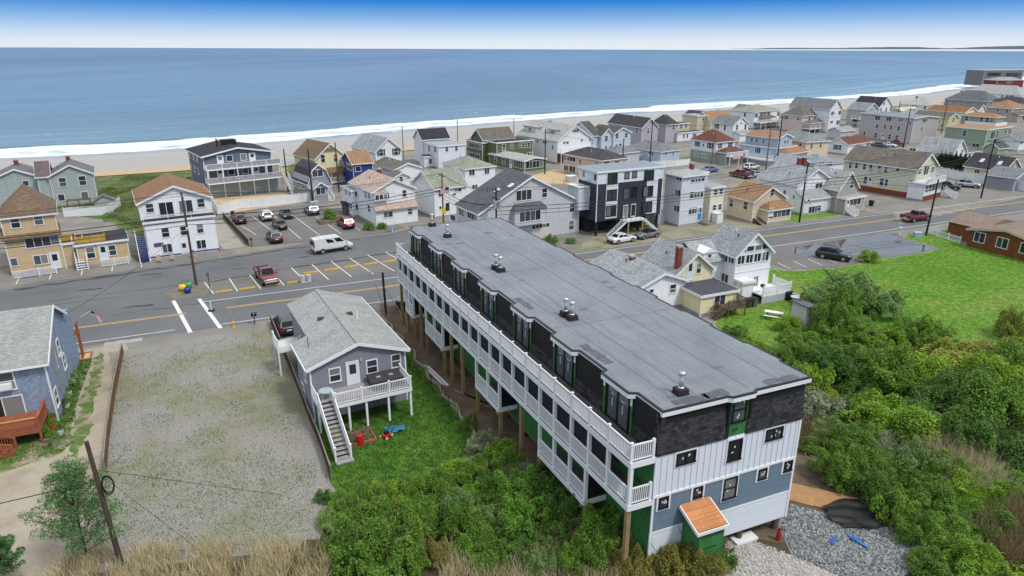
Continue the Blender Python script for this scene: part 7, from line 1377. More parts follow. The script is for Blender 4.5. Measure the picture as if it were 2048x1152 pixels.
MB().box(-.2,.7,-1.04,-1.0,.05,1.8).build('door',paint('shed_door',(.38,.40,.42),.5,.08),t)
t=thing('charcoal_grill','black kettle grill on the deck of the tall white house','grill',29.6,76.0,1.1); MB().sphere(0,0,.85,.32,12,8,.7).build('grill_bowl',black_frame,t,True); m=MB(); [m.bar((.2*math.cos(a),.2*math.sin(a),.7),(.35*math.cos(a),.35*math.sin(a),0),.03) for a in(0,2.1,4.2)]; m.build('leg',steel,t)
t=thing('round_table','pale blue round garden table on the brick patio','table',33.5,75.6,.02); MB().cyl(0,0,.68,.72,.6,16).build('table_top',paint('table_pale',(.45,.52,.62),.4,.05),t); m=MB(); [m.bar((.1*math.cos(a),.1*math.sin(a),.68),(.4*math.cos(a),.4*math.sin(a),0),.04) for a in(0,1.6,3.1,4.7)]; m.build('leg',steel,t)
t=thing('fire_pit','round white fire pit behind the blue garden table','fire pit',33.9,76.9,.02); MB().cyl(0,0,0,.45,.65,16).build('pit_ring',paint('pit_white',(.6,.58,.55),.8,.15),t); MB().cyl(0,0,.45,.46,.45,14).build('pit_ash',black_frame,t)
t=thing('storage_bin','black storage bin at the corner of the white deck','bin',32.9,76.6,.02,24); MB().box(-.4,.4,-.35,.35,0,1.0).build('bin_body',black_frame,t); MB().box(-.43,.43,-.38,.38,1.0,1.06).build('bin_lid',plastic,t)
for x,y,l,c in ((27.4,74.0,'dark grey wheeled bin beside the cream house',(.05,.055,.06)),(28.1,74.2,'blue grey wheeled bin beside the tall white house',(.09,.12,.14)),(68.2,127.5,'dark rubbish bin beside the taupe gabled house',(.02,.02,.022)),(-49.5,118.4,'tall dark bin beside the white lot fence',(.03,.025,.025))):
    t=thing('wheeled_bin',l,'bin',x,y,.02,24); MB().add([(-.25,-.28,.06),(.25,-.28,.06),(.25,.28,.06),(-.25,.28,.06),(-.32,-.36,1.0),(.32,-.36,1.0),(.32,.36,1.0),(-.32,.36,1.0)],[[3,2,1,0],[4,5,6,7],[0,1,5,4],[1,2,6,5],[2,3,7,6],[3,0,4,7]]).build('bin_body',paint('bin_%d'%int(c[2]*1000),c,.5,.1),t); MB().box(-.35,.35,-.4,.4,1.0,1.07).build('bin_lid',plastic,t)
t=thing('concrete_tank','round concrete manhole tank beside the far end of the long building','tank',-12.4,73.6,0); MB().cyl(0,0,0,1.15,1.0,18).build('tank_wall',paint('tank_dark',(.03,.03,.032),.6,.2),t); MB().cyl(0,0,1.15,1.28,1.02,18).cyl(0,0,1.28,1.3,.35,12).build('tank_lid',paint('concrete',(.33,.33,.32),.85,.2),t)
t=thing('broken_pole','short dark broken pole with leaning braces beside the pale roofed house','pole',-14.2,71.6,0); MB().bar((0,0,-.2),(-.1,.05,5.0),.13,n=8).build('pole_shaft',pw2,t); MB().bar((.1,-.1,0),(-1.6,.6,5.2),.05,n=6).build('brace',paint('brace_grey',(.3,.27,.24),.7,.1),t); MB().bar((-.2,.1,3.6),(2.6,-2.2,.1),.05,n=6).build('brace',paint('brace_grey',(.3,.27,.24),.7,.1),t)
for i in range(3):
    t=thing('gutter_board','long white gutter board lying on the bare soil','board',-7.3+.24*i,56.6-.14*i,.03+.0*i,-60,'white gutter boards on the soil'); MB().box(-2.2,2.2,-.1,.1,0,.1).build('board',white,t)
for i,(x,y,a,L_) in enumerate([(-3.5,52,-40,4),(-2.8,51.4,-42,3.6),(1.5,46.5,-66,5),(2.2,47,-60,4.4),(-5.3,58,-60,4),(3.6,43.3,-66,3)]):
    t=thing('timber_beam','loose timber beam lying under the balconies','beam',x,y,.03,a,'loose timber under the balconies'); MB().box(-L_/2,L_/2,-.12,.12,0,.22).build('beam',paint('loose_timber',(.20,.14,.09),.8,.25),t)
# erosion sock along the lawn
def sock():
    pts=[(-15.2,72.2),(-14.4,70.3),(-13.0,68.3),(-12.6,66.4),(-11.3,65),(-10.9,62.9),(-9.6,61.6),(-9.3,59.4),(-8.0,57.6),(-7.6,55.7),(-6.4,54.2),(-5.9,52.3),(-4.6,50.8),(-4.2,48.9),(-3.0,46.8),(-2.7,45)]
    m=MB(); [m.bar((*a,.12),(*b,.12),.16,n=7) for a,b in zip(pts[:-1],pts[1:])]; o=m.build('erosion_sock',paint('burlap',(.27,.24,.19),.9,.3),None,True); tag(o,'long pale erosion sock snaking between the lawn and the bare soil','erosion barrier')
    t=thing('silt_fence','low grey silt fence stakes along the lawn edge','fence',-5.5,51.5); 
    for i,(x,y) in enumerate([(-1.7,3.2),(-.6,1.2),(.2,-.6),(1.1,-2.6),(2.0,-4.4)]): MB().box(x-.03,x+.03,y-.03,y+.03,0,1.0).build('stake',pw2,t)
sock()
# raised bed, brush, mower and pool by the deck
t=thing('raised_bed','timber raised bed full of dry brush below the white deck','raised bed',-11.8,45.6,0,28); bw=paint('bed_timber',(.30,.13,.06),.8,.25)
for a in ((-1.2,1.2,-.85,-.75),(-1.2,1.2,.75,.85),(-1.2,-1.1,-.75,.75),(1.1,1.2,-.75,.75)): MB().box(*a,0,.28).build('bed_board',bw,t)
m=MB(); r=random.Random(5)
for i in range(220): a=Vector((r.uniform(-1,1),r.uniform(-.7,.7),r.uniform(.1,.5))); m.bar(a,a+Vector((r.uniform(-.6,.6),r.uniform(-.6,.6),r.uniform(-.05,.3))),.018)
o=m.build('brush_pile',paint('dry_twig',(.20,.15,.11),.9,.3),t); o['kind']='stuff'
t=thing('lawn_mower','red lawn mower with black bag beside the raised bed','mower',-9.7,46.0,.0,60); MB().box(-.35,.35,-.25,.25,.12,.3).build('mower_deck',paint('mower_red',(.5,.02,.02),.4,.1),t); MB().box(-.15,.15,-.14,.14,.3,.5).build('engine',black_frame,t); [MB().bar((x,y-.04,.12),(x,y+.04,.12),.12,n=10).build('wheel',paint('mower_wheel',(.5,.5,.5),.6,.1),t) for x in(-.32,.32) for y in(-.3,.3)]; MB().bar((.3,-.2,.3),(1.1,-.2,1.0),.03,n=5).bar((.3,.2,.3),(1.1,.2,1.0),.03,n=5).bar((1.1,-.2,1.0),(1.1,.2,1.0),.03,n=5).build('handle',black_frame,t)
t=thing('folded_tarp','crumpled blue tarp on the ground behind the red mower','tarp',-9.2,47.0,0,20); 
def cloth(nx,ny,w,h,amp,seed,fn=None):
    r=random.Random(seed); ph=[(r.uniform(1,4),r.uniform(1,4),r.uniform(0,6)) for _ in range(5)]; m=MB()
    for j in range(ny+1):
        for i in range(nx+1):
            u,v=i/nx-.5,j/ny-.5; z=sum(math.sin(a*u*5+b*v*5+c) for a,b,c in ph)/5; m.v.append((u*w*(1+.12*math.sin(v*9+seed)),v*h*(1+.15*math.sin(u*7+seed)),amp*(z+1)*.5+.03))
    for j in range(ny):
        for i in range(nx): a=j*(nx+1)+i; m.f.append([a,a+1,a+nx+2,a+nx+1])
    return m
cloth(14,10,1.5,.9,.3,3).build('tarp_cloth',paint('tarp_blue',(.03,.16,.30),.5,.3),t,True)
t=thing('gas_can','red barrel at the foot of the white stairs','barrel',-11.5,46.9-2.0,0); MB().cyl(0,0,0,.8,.26,12).build('barrel_body',paint('barrel_red',(.42,.02,.02),.5,.1),t); MB().cyl(0,0,.8,.84,.27,12).build('barrel_lid',paint('barrel_red',(.42,.02,.02),.5,.1),t)
t=thing('black_tarp','large black plastic tarp weighted over the brown plywood sheets','tarp',22.4,36.6,.13,10); cloth(44,26,4.2,2.6,.2,8).build('tarp_cloth',paint('tarp_black',(.009,.009,.010),.5,.5,.4),t,True)
for i,(x,y,a) in enumerate([(19.4,38.9,-26),(21.2,38.1,-26),(23.0,37.2,-26)]):
    t=thing('plywood_sheet','tan plywood sheet laid on the ground behind the long building','plywood',x,y,.02+.004*i,a,'plywood sheets on the ground'); MB().box(-1.0,1.0,-1.05,1.05,0,.03).build('sheet',paint('ply_tan',(.36,.21,.095),.8,.2),t)
t=thing('blue_tape_roll','strips of bright blue plastic dropped on the stone bed','plastic strip',20.9,34.2,.15,30); bl=paint('blue_plastic',(.02,.16,.55),.5,.1)
MB().box(-.07,.07,-.9,.4,.02,.06).build('strip',bl,t); cloth(6,6,.35,.3,.12,4).build('sheet_scrap',bl,t); m=MB(); [m.bar((-1.6+.15*i,.5-.1*(i%3),.05),(-1.4+.15*i,.7,.1),.05) for i in range(5)]; m.build('scrap',bl,t)
t=thing('fire_extinguisher','red fire extinguisher under the corner of the long building','extinguisher',16.3,34.3,.0); MB().cyl(0,0,0,.7,.14,10).build('cylinder_body',paint('barrel_red',(.42,.02,.02),.5,.1),t); MB().box(-.05,.05,-.05,.05,.7,.85).build('valve',black_frame,t)
t=thing('siding_stack','white siding offcuts stacked under the end wall','siding stack',14.2,34.3,.0,22); [MB().box(-.8,.8,-.35,.35,.05+.06*i,.1+.06*i).build('siding_board',white,t) for i in range(3)]
t=thing('blue_container','bright blue crate at the end of the white lot fence','crate',-56.3,121.4,.02,30); MB().box(-.6,.6,-.6,.6,0,1.3).build('crate_body',blue,t); MB().box(-.65,.65,-.65,.65,1.3,1.38).build('crate_lid',blue,t)
t=thing('planter_bed','raised stone planter with green plants at the front of the yard','planter',-31.2,115.0,0,30); MB().box(-2.2,2.2,-1.2,1.2,0,.6).build('planter_wall',paint('planter_wall',(.20,.17,.13),.85,.25),t); MB().box(-2,2,-1,1,.6,.63).build('planter_soil',soil,t)
t=thing('electric_cabinet','pale grey electrical cabinet beside the gambrel cottage','cabinet',-36.6,124.4,0,35); MB().box(-.7,.7,-.5,.5,0,1.5).build('cabinet_body',steel,t); MB().box(-.75,.75,-.55,.55,1.5,1.56).build('cabinet_lid',steel,t)
t=thing('wooden_shed','dark wooden bin shed beside the pink roofed house','shed',-29.6,120.8,0,33); MB().box(-.8,.8,-.8,.8,0,2.0).build('shed_wall',wd,t); MB().prism([(-.95,2.0),(.95,2.0),(.95,2.1),(-.95,2.4)],-.95,.95).build('shed_roof',pw2,t)
t=thing('beach_shed','small grey shed with gabled roof beside the grey gabled house','shed',-75.5,124.5,0,30); MB().box(-1.6,1.6,-1,1,0,1.9).prism([(-1.6,1.895),(0,2.7),(1.6,1.895)],-1,1).build('shed_wall',wallmat('grey'),t); MB().prism([(-1.8,1.85),(0,2.85),(0,2.72),(-1.8,1.72)],-1.2,1.2).prism([(0,2.85),(1.8,1.85),(1.8,1.72),(0,2.72)],-1.2,1.2).build('shed_roof',roofmat('darkgrey'),t)
t=thing('pergola_frame','dark timber pergola frame beside the small grey beach shed','pergola',-79.6,123.5,0,30); m=MB(); [m.bar((x,y,0),(x,y,2.1),.12) for x in(-1.8,0,1.8) for y in(-.6,.6)]; m.build('post',wd,t); MB().bar((-2,-.6,2.1),(2,-.6,2.1),.14).bar((-2,.6,2.1),(2,.6,2.1),.14).build('beam',wd,t)
t=thing('propane_box','grey white storage chest in the sandy yard','chest',13.2,152.5,0,33); MB().box(-1.1,1.1,-.7,.7,0,1.3).build('chest_body',steel,t); MB().box(-1.15,1.15,-.75,.75,1.3,1.38).build('chest_lid',white,t)
# potted plants beside the blue house
pots=[(-36.2,47.0,'red',(.55,.05,.02)),(-35.0,45.2,'red',(.55,.05,.02)),(-36.9,48.0,'orange',(.55,.16,.03)),(-36.0,46.0,'black',(.03,.03,.03)),(-35.2,46.4,'white',(.6,.6,.6)),(-36.5,46.4,'dark green',(.03,.08,.04)),(-34.7,44.9,'grey',(.3,.3,.3)),(-37.3,50.6,'white',(.6,.6,.6)),(-37.9,51.6,'grey',(.3,.3,.3)),(-38.4,52.7,'white',(.6,.6,.6)),(-39.0,54.0,'black',(.03,.03,.03)),(-39.6,55.2,'white',(.6,.6,.6)),(-40.2,56.4,'grey',(.3,.3,.3))]
POTS=[]
for i,(x,y,nm,c) in enumerate(pots):
    t=thing('potted_plant',f'{nm} garden pot with leafy plant beside the blue shingled house','potted plant',x,y,0,0,f'{nm} pots beside the blue shingled house'); h=.55 if nm in('red','orange') else .4
    MB().cyl(0,0,0,h,.2,10,.28).build('pot',paint('pot_'+nm,c,.5,.08),t); POTS.append((t,h))
t=thing('sand_box','timber edged sand bed at the corner of the blue shingled house','planter',-41.6,60.4,0,24); [MB().box(*a,0,.2).build('bed_board',bw,t) for a in ((-.5,.5,-.9,-.8),(-.5,.5,.8,.9),(-.6,-.5,-.9,.9),(.5,.6,-.9,.9))]; MB().box(-.5,.5,-.8,.8,0,.1).build('sand_fill',sand,t)
BUSHES=[(39.7,75.9,3.6,3),(41.5,72.4,3.2,3),(35.2,73.3,2.38,3),(33.0,65.6,2.4,0),(35.6,64.8,2.87,0),(38.8,63.9,2.61,1),(41.3,62.9,2.46,0),(26.0,59.5,1.96,0),(23.6,61.3,1.56,1),(28.3,55.4,2.48,2),(31.0,55.2,2.92,2),(33.3,54.4,2.78,0),(36.9,55.3,2.88,1),(41.6,58.0,3.23,6),(44.5,57.9,3.29,6),(45.9,56.4,2.83,0),(25.1,49.3,1.9,4),(27.3,49.1,2.37,2),(29.4,46.7,3.22,1),(33.4,47.0,3.61,2),(37.0,48.1,3.39,0),(40.2,48.6,3.0,0),(23.0,44.5,1.51,0),(24.8,43.5,1.75,0),(35.8,43.8,2.65,2),(36.1,41.8,2.6,2),(33.6,43.6,2.24,2),(22.4,40.5,1.58,0),(24.1,40.2,1.9,0),(27.0,42.1,1.59,1),(24.1,38.4,1.63,2),(24.7,36.5,1.71,0),(27.0,37.6,1.96,0),(28.0,36.2,2.02,0),(31.1,38.4,1.98,1),(33.2,38.0,2.09,0),(25.1,34.1,1.66,0),(26.4,33.1,2.02,0),(29.4,34.6,1.86,0),(26.0,30.7,1.95,1),(24.1,31.0,1.58,0),(22.7,63.9,1.5,0),(29.2,63.9,1.88,0),(37.2,71.4,2.48,0),(29.6,67.3,1.49,1),(27.8,59.1,1.86,0),(25.7,52.9,1.9,1),(31.4,59.8,2.13,0),(38.2,53.6,2.34,0),(34.2,51.8,1.98,0),(42.1,54.0,2.42,1),(51.9,65.2,1.93,6),(24.7,46.6,1.57,3),(26.6,44.2,1.71,0),(30.1,44.6,1.99,0),(30.1,40.4,1.68,0),(28.5,41.2,1.51,3),(-2.2,44.5,1.12,4),(-0.7,42.2,1.39,1),(-2.6,40.6,1.29,0),(0.3,40.2,1.16,0),(0.7,37.3,1.73,7),(0.5,34.5,1.76,7),(-1.0,39.2,1.14,2),(-4.8,38.5,1.31,0),(-6.5,37.9,1.3,0),(-8.0,37.5,1.18,1),(-9.4,37.2,1.12,0),(-9.8,35.7,1.27,0),(-8.0,33.2,2.18,0),(-7.9,31.4,2.0,0),(-6.4,33.8,1.54,0),(-6.2,31.6,1.38,0),(-4.6,32.5,1.02,5),(-3.0,34.6,1.33,0),(-2.3,32.9,1.19,7),(-1.6,35.2,1.23,3),(-1.0,32.3,1.28,0),(0.2,33.1,1.13,2),(2.1,40.1,1.04,2),(4.2,39.3,1.21,2),(2.8,37.3,1.22,2),(3.4,35.4,1.24,2),(5.3,33.4,1.63,0),(4.4,32.0,1.28,0),(2.4,33.9,1.26,2),(3.5,31.4,1.05,0),(1.6,31.4,0.95,3),(6.4,31.2,0.95,5),(7.5,31.3,1.06,5),(-11.6,35.6,0.7,3),(-11.5,36.7,0.54,1),(-12.4,38.1,0.55,2),(-3.4,47.4,0.69,0),(-5.5,36.6,1.04,0),(-3.7,36.6,1.04,3),(8.8,32.5,0.98,5),(8.9,31.2,0.86,5),(10.7,32.7,1.32,6),(9.1,31.8,1.5,5),(8.4,33.5,1.22,3),(10.5,31.0,1.18,5),(7.4,32.1,1.18,0)]
# ------------------------------------------------------------------ vegetation
def leaf_mat(name,c1,c2,c3):
    m,t,p=base('leaf_'+name,c2,.55,.25)
    g=N(t,'NewGeometry'); o=N(t,'ObjectInfo')
    c=cramp(t,g.outputs['Random Per Island'],[(0,c1),(.5,c2),(1,c3)])
    f=noise(t,coords(t,'Object'),1.3,3,.5); c=mixc(t,1,c,cramp(t,f,[(.3,(.72,.76,.7)),(.7,(1.25,1.2,1.15))]),'MULTIPLY')
    c=mixc(t,1,c,cramp(t,o.outputs['Random'],[(0,(.82,.86,.8)),(1,(1.18,1.14,1.05))]),'MULTIPLY')
    t.links.new(c,p.inputs['Base Color'])
    tr=N(t,'BsdfTranslucent'); t.links.new(c,tr.inputs[0]); mx=N(t,'MixShader',i={0:.28}); out=t.nodes['Material Output']
    t.links.new(p.outputs[0],mx.inputs[1]); t.links.new(tr.outputs[0],mx.inputs[2]); t.links.new(mx.outputs[0],out.inputs[0]); return m
LEAF=[leaf_mat('mid_green',(.09,.185,.026),(.14,.27,.038),(.21,.34,.06)),leaf_mat('bright_green',(.15,.28,.025),(.22,.38,.036),(.30,.45,.06)),leaf_mat('dark_green',(.055,.135,.026),(.09,.19,.037),(.14,.26,.055)),
 leaf_mat('grey_green',(.15,.27,.075),(.21,.34,.11),(.29,.41,.17)),leaf_mat('silver_green',(.24,.29,.19),(.32,.36,.26),(.40,.43,.34)),leaf_mat('russet',(.20,.20,.05),(.28,.22,.06),(.16,.23,.05)),leaf_mat('yellow_green',(.22,.27,.045),(.30,.35,.065),(.36,.40,.10)),leaf_mat('fresh_green',(.09,.22,.024),(.14,.31,.038),(.21,.39,.06)),
 leaf_mat('poplar',(.04,.11,.035),(.075,.19,.06),(.14,.27,.10)),leaf_mat('evergreen',(.012,.035,.012),(.02,.055,.018),(.03,.075,.025))]
bark=paint('bark',(.10,.075,.05),.9,.3); twigm=paint('grey_twig',(.26,.24,.21),.9,.2)
def leaves(cent,rad,n,size,seed,up=.5,flat=1.0):
    """n leaf quads spread through ellipsoidal clumps"""
    rg=np.random.default_rng(seed); cent=np.array(cent,float); rad=np.array(rad,float); k=len(cent)
    wgt=rad**2; idx=rg.choice(k,n,p=wgt/wgt.sum())
    d=rg.normal(size=(n,3)); d/=np.linalg.norm(d,axis=1)[:,None]; d[:,2]=np.where(d[:,2]<-.35,-d[:,2],d[:,2])
    rr=rad[idx]*rg.uniform(.55,1.06,n)**.6; pos=cent[idx]+d*rr[:,None]*np.array([1,1,flat])
    nrm=d*.7+rg.normal(size=(n,3))*.55+np.array([0,0,up]); nrm/=np.linalg.norm(nrm,axis=1)[:,None]
    a=np.cross(nrm,rg.normal(size=(n,3))); a/=np.linalg.norm(a,axis=1)[:,None]; b=np.cross(nrm,a)
    s=(size*rg.uniform(.6,1.3,n))[:,None]
    v=np.stack([pos-a*s*.5,pos+b*s*.32+nrm*s*.06,pos+a*s*.5,pos-b*s*.32+nrm*s*.06],1).reshape(-1,3)
    return v
def quads_mesh(name,v,mat):
    n=len(v)//4; me=bpy.data.meshes.new(name); me.vertices.add(len(v)); me.vertices.foreach_set('co',v.astype(np.float32).ravel())
    me.loops.add(4*n); me.loops.foreach_set('vertex_index',np.arange(4*n,dtype=np.int32)); me.polygons.add(n); me.polygons.foreach_set('loop_start',np.arange(0,4*n,4,dtype=np.int32))
    me.polygons.foreach_set('loop_total',np.full(n,4,dtype=np.int32)); me.update(calc_edges=True); me.materials.append(mat); return me
def bush_protos():
    out=[]
    for v in range(7):
        r=random.Random(40+v); cs=[];rs=[]
        nc=r.randint(40,56)
        for i in range(nc):
            a=r.uniform(0,6.28); q=math.sqrt(r.random())*.78; zz=.38+.62*(1-q*q)*r.uniform(.55,1.08); cs.append((q*math.cos(a)*1.1,q*math.sin(a)*1.1,zz-.1+r.uniform(-.03,.1))); rs.append(r.uniform(.10,.25))
        for i in range(18):
            a=6.28*i/18+r.uniform(-.2,.2); q=r.uniform(.6,.95); cs.append((q*math.cos(a),q*math.sin(a),r.uniform(.12,.45))); rs.append(r.uniform(.14,.26))
        cs.append((0,0,.42)); rs.append(.5)
        lv=leaves(cs,rs,13000,.062,v)
        st=MB()
        for i in range(14):
            c=cs[r.randrange(len(cs))]; m_=(c[0]*.4+r.uniform(-.1,.1),c[1]*.4+r.uniform(-.1,.1),c[2]*.5); st.bar((r.uniform(-.12,.12),r.uniform(-.12,.12),-.1),m_,.022,n=5,w1=.014); st.bar(m_,c,.014,n=4,w1=.006)
        for i in range(16):
            a=r.uniform(0,6.28); q=r.uniform(.55,1.0); zz=r.uniform(.45,1.15); e=(q*math.cos(a),q*math.sin(a),zz*1.05); st.bar((e[0]*.35,e[1]*.35,zz*.4),e,.012,n=4,w1=.004)
            for k_ in range(2): st.bar((e[0]*.8,e[1]*.8,zz*.85),(e[0]+r.uniform(-.2,.2),e[1]+r.uniform(-.2,.2),zz+r.uniform(0,.2)),.006,n=3,w1=.003)
        lob=[r.uniform(0,6.28) for _ in range(3)]
        vv=lv.reshape(-1,4,3); cc=vv.mean(1); ang=np.arctan2(cc[:,1],cc[:,0]); sc_=1+.16*np.sin(2*ang+lob[0])+.12*np.sin(3*ang+lob[1])+.06*np.sin(7*ang+lob[2]); dz_=.14*np.sin(3.1*cc[:,0]*2+lob[0])+.12*np.sin(4.3*cc[:,1]*2+lob[1])
        nc_=cc*np.stack([sc_,sc_,np.ones_like(sc_)],1); nc_[:,2]+=dz_*np.clip(cc[:,2],0,1); lv=(vv-cc[:,None]+nc_[:,None]).reshape(-1,3)
        out.append((quads_mesh('crown',lv,LEAF[0]),st.mesh('stem',bark)))
    return out
BP=bush_protos()
KN=['mid green','bright yellow green','dark green','grey green','silvery','russet leaved','pale yellow green','fresh green','poplar green','dark evergreen']
def bush(x,y,r,k,h=1.0,label=None,group=None,seed=None,name='shrub',cat='shrub',z=0):
    rr=random.Random(int(x*13+y*7)); cm,sm=BP[rr.randrange(len(BP))]
    ANCH=[((31.9,68.5),'beside the small grey shed'),((26,66),'between the brown deck and the long roof'),((38,67),'at the edge of the green field'),((44,62),'at the far right edge of the field'),((29.5,58),'along the middle of the long building'),((35,60),'in the heart of the thicket below the field'),((42,53),'near the right edge of the thicket'),((31,51),'behind the near corner of the long roof'),((26,46),'just right of the mansard wall'),((36,46),'among the tall reeds at right'),((30,40),'above the stone bed'),((27,36),'at the lower right of the stone bed'),((33,36),'beside the dry reeds in the bottom right corner'),
      ((-10.5,36.5),'at the corner of the gravel lot'),((-7.5,34.5),'in front of the big round shrubs at the bottom'),((-5,39.5),'at the lower edge of the lawn'),((-2,36),'in the middle of the lower thicket'),((-1.5,42),'between the lawn and the bare soil'),((2.5,38.5),'under the balconies of the long building'),((3,34.5),'above the dry reeds at the bottom'),((7.5,34.5),'at the near corner post of the balconies'),((12,32),'in front of the green entry panel')]
    if not label:
        zone=min(ANCH,key=lambda q:(q[0][0]-x)**2+(q[0][1]-y)**2)[1]; size='large' if r>1.7 else ('small' if r<1.0 else 'middling'); label=f'{size} {KN[k]} shrub {zone}'; group=f'{size} {KN[k]} shrubs {zone}'
    t=thing(name,label,cat,x,y,z,rr.uniform(0,360),group)
    c=link('crown',cm,t); c.material_slots[0].link='OBJECT'; c.material_slots[0].material=LEAF[k]; link('stem',sm,t)
    t.scale=(r,r,r*h); return t
for (x,y,r,k) in BUSHES: bush(x,y,r*(1.0 if x>14 else 1.12),k,rnd.choice((.65,.8,.9,1.0,1.15,1.4)) if x>14 else rnd.uniform(.9,1.4)*(1.2 if x>-1 else 1))
for (x,y,r,k,h) in ((7.4,33.4,1.25,3,1.5),(8.7,33.2,1.2,5,1.7),(10.2,33.1,1.15,6,1.6),(11.3,32.6,1.0,5,1.9),(12.2,31.9,.9,0,1.3),(8.0,32.2,1.2,3,1.1),(10.0,32.0,1.1,5,1.1),(5.6,34.2,1.3,0,1.2)): bush(x,y,r,k,h)
for (x,y,r,k) in ((-10.9,37.4,1.0,7),(-9.0,38.2,1.2,1),(-7.2,38.9,1.2,7),(-5.4,39.8,1.2,7),(-3.8,40.9,1.2,1)): bush(x,y,r,k,.9)
# filler shrubs between the large ones, low
r=random.Random(77); cnt=0
def inpoly(p,poly):
    c=False; n=len(poly)
    for i in range(n):
        a,b=poly[i],poly[(i+1)%n]
        if (a[1]>p[1])!=(b[1]>p[1]) and p[0]<(b[0]-a[0])*(p[1]-a[1])/(b[1]-a[1])+a[0]: c=not c
    return c
ZR=[(22,46),(24,40),(26.5,36.5),(28,33),(33,33),(45,44),(48.5,55),(43,62),(37,67),(33,66.5),(30,63),(25,60),(21,56)]
ZL=[(-11,36.0),(-11,33),(7,33),(9,34.8),(3,41.0),(-1.8,42.6),(-5,39.5)]
for zone,n,rr_ in ((ZR,85,(.7,1.5)),(ZL,34,(.6,1.2))):
    k=0
    while k<n:
        p=(r.uniform(-12,54),r.uniform(31,74))
        if not inpoly(p,zone): continue
        k+=1; bush(p[0],p[1],r.uniform(*rr_),r.choice([0,0,2,2,7,3,1] if zone is ZR else [0,0,2,3,7,7]),r.uniform(.65,1.0))
for (x,y,rr_,k,l) in ((50.1,91.8,1.35,1,'small bright green bush standing alone at the edge of the wet parking lot'),(-62.8,92.5,1.5,2,'dark round bush beside the tan house'),(-51.5,101.5,1.3,2,'green bush between the tan cottage and the white apartment house'),(-23.6,109.6,1.0,7,'low green hedge plant in front of the pink roofed house'),(-21.6,110.4,.9,7,'second low hedge plant in front of the pink roofed house'),(-31.4,115.1,1.3,7,'leafy plants filling the raised stone planter'),(5.8,100.8,1.2,7,'weedy shrub between the big grey house and the modern townhouse'),(9.0,101.3,.8,3,'smaller weedy plant beside the modern townhouse'),(-92,128,2.2,9,'dark evergreen shrub at the left edge by the tan house'),(-11.6,61.5,.6,0,'small plant at the edge of the bare soil')):
    bush(x,y,rr_,k,1.05,l,'single bushes by houses',z=.6 if 'planter' in l else 0)
for i in range(9): bush(110.5-.5*i,163.5+.9*i,1.3,9,2.6,'dark evergreen hedge tree between the motel and the white gabled house','evergreen hedge behind the motel')
for (t,h) in POTS:
    cm,_=BP[rnd.randrange(7)]; c=link('leaves',cm,t,(0,0,h-.02)); c.scale=(.36,.36,.42); c.material_slots[0].link='OBJECT'; c.material_slots[0].material=LEAF[rnd.choice([0,2,7,3])]
# dune grass hummocks
for i in range(46):
    x,y=rnd.uniform(-86,-56),rnd.uniform(108,168)
    if not inpoly((x,y),[(-84,126),(-72,119),(-59,107),(-56,110),(-69,140),(-73,158),(-90,160)]): continue
    bush(x,y,rnd.uniform(.6,1.3),rnd.choice([0,0,3,7]),.55,'low beach rose clump on the dune beside the white apartment house','beach rose clumps on the dune')
# poplar saplings with upright layered branches
def sapling(label,x,y,h,seed,k=8):
    r=random.Random(seed); t=thing('poplar_tree',label,'tree',x,y,0,0); tr=MB(); cs=[];rs=[]
    tr.bar((0,0,-.2),(0,0,h*.9),.09,n=7,w1=.02)
    for i in range(44):
        f=.1+.88*i/44; a=i*2.4+r.uniform(-.4,.4); L_=h*.52*(1-f*.8)*r.uniform(.75,1.15); e=(L_*math.cos(a),L_*math.sin(a),h*f+L_*.7); tr.bar((0,0,h*f),e,.03,n=5,w1=.008)
        for q in (.4,.6,.8,1): cs.append((e[0]*q+r.uniform(-.12,.12),e[1]*q+r.uniform(-.12,.12),h*f+L_*.7*q+r.uniform(-.05,.15))); rs.append(r.uniform(.22,.42)*h/5)
    tr.build('trunk',bark,t); quads_mesh_o=link('crown',quads_mesh('crown',leaves(cs,rs,26000,.085,seed,.4,.9),LEAF[k]),t); return t
sapling('young green poplar tree growing beside the leaning brown pole',-25.0,32.6,6.0,3)
sapling('poplar sapling cut off by the bottom left corner',-28.9,30.6,3.2,5)
# bare branching shrub
def bare(label,x,y,h,seed):
    r=random.Random(seed); t=thing('bare_shrub',label,'shrub',x,y); m=MB()
    def br(p,d,L_,w,dep):
        q=p+d*L_; m.bar(p,q,w,n=4,w1=w*.6)
        if dep: [br(q,(d+Vector((r.uniform(-.8,.8),r.uniform(-.8,.8),r.uniform(-.2,.5)))).normalized(),L_*.72,w*.6,dep-1) for _ in range(3)]
    for i in range(6): br(Vector((r.uniform(-.2,.2),r.uniform(-.2,.2),-.1)),Vector((r.uniform(-.9,.9),r.uniform(-.9,.9),1)).normalized(),h*.38,.03,4)
    m.build('branch',twigm,t)
bare('leafless grey branching shrub at the near corner of the long building',7.2,34.0,2.4,2); bare('bare grey branches among the shrubs left of the balconies',.5,38.6,2.6,4); bare('bare brown branches in the thicket behind the end wall',27.2,42.5,2.4,6)
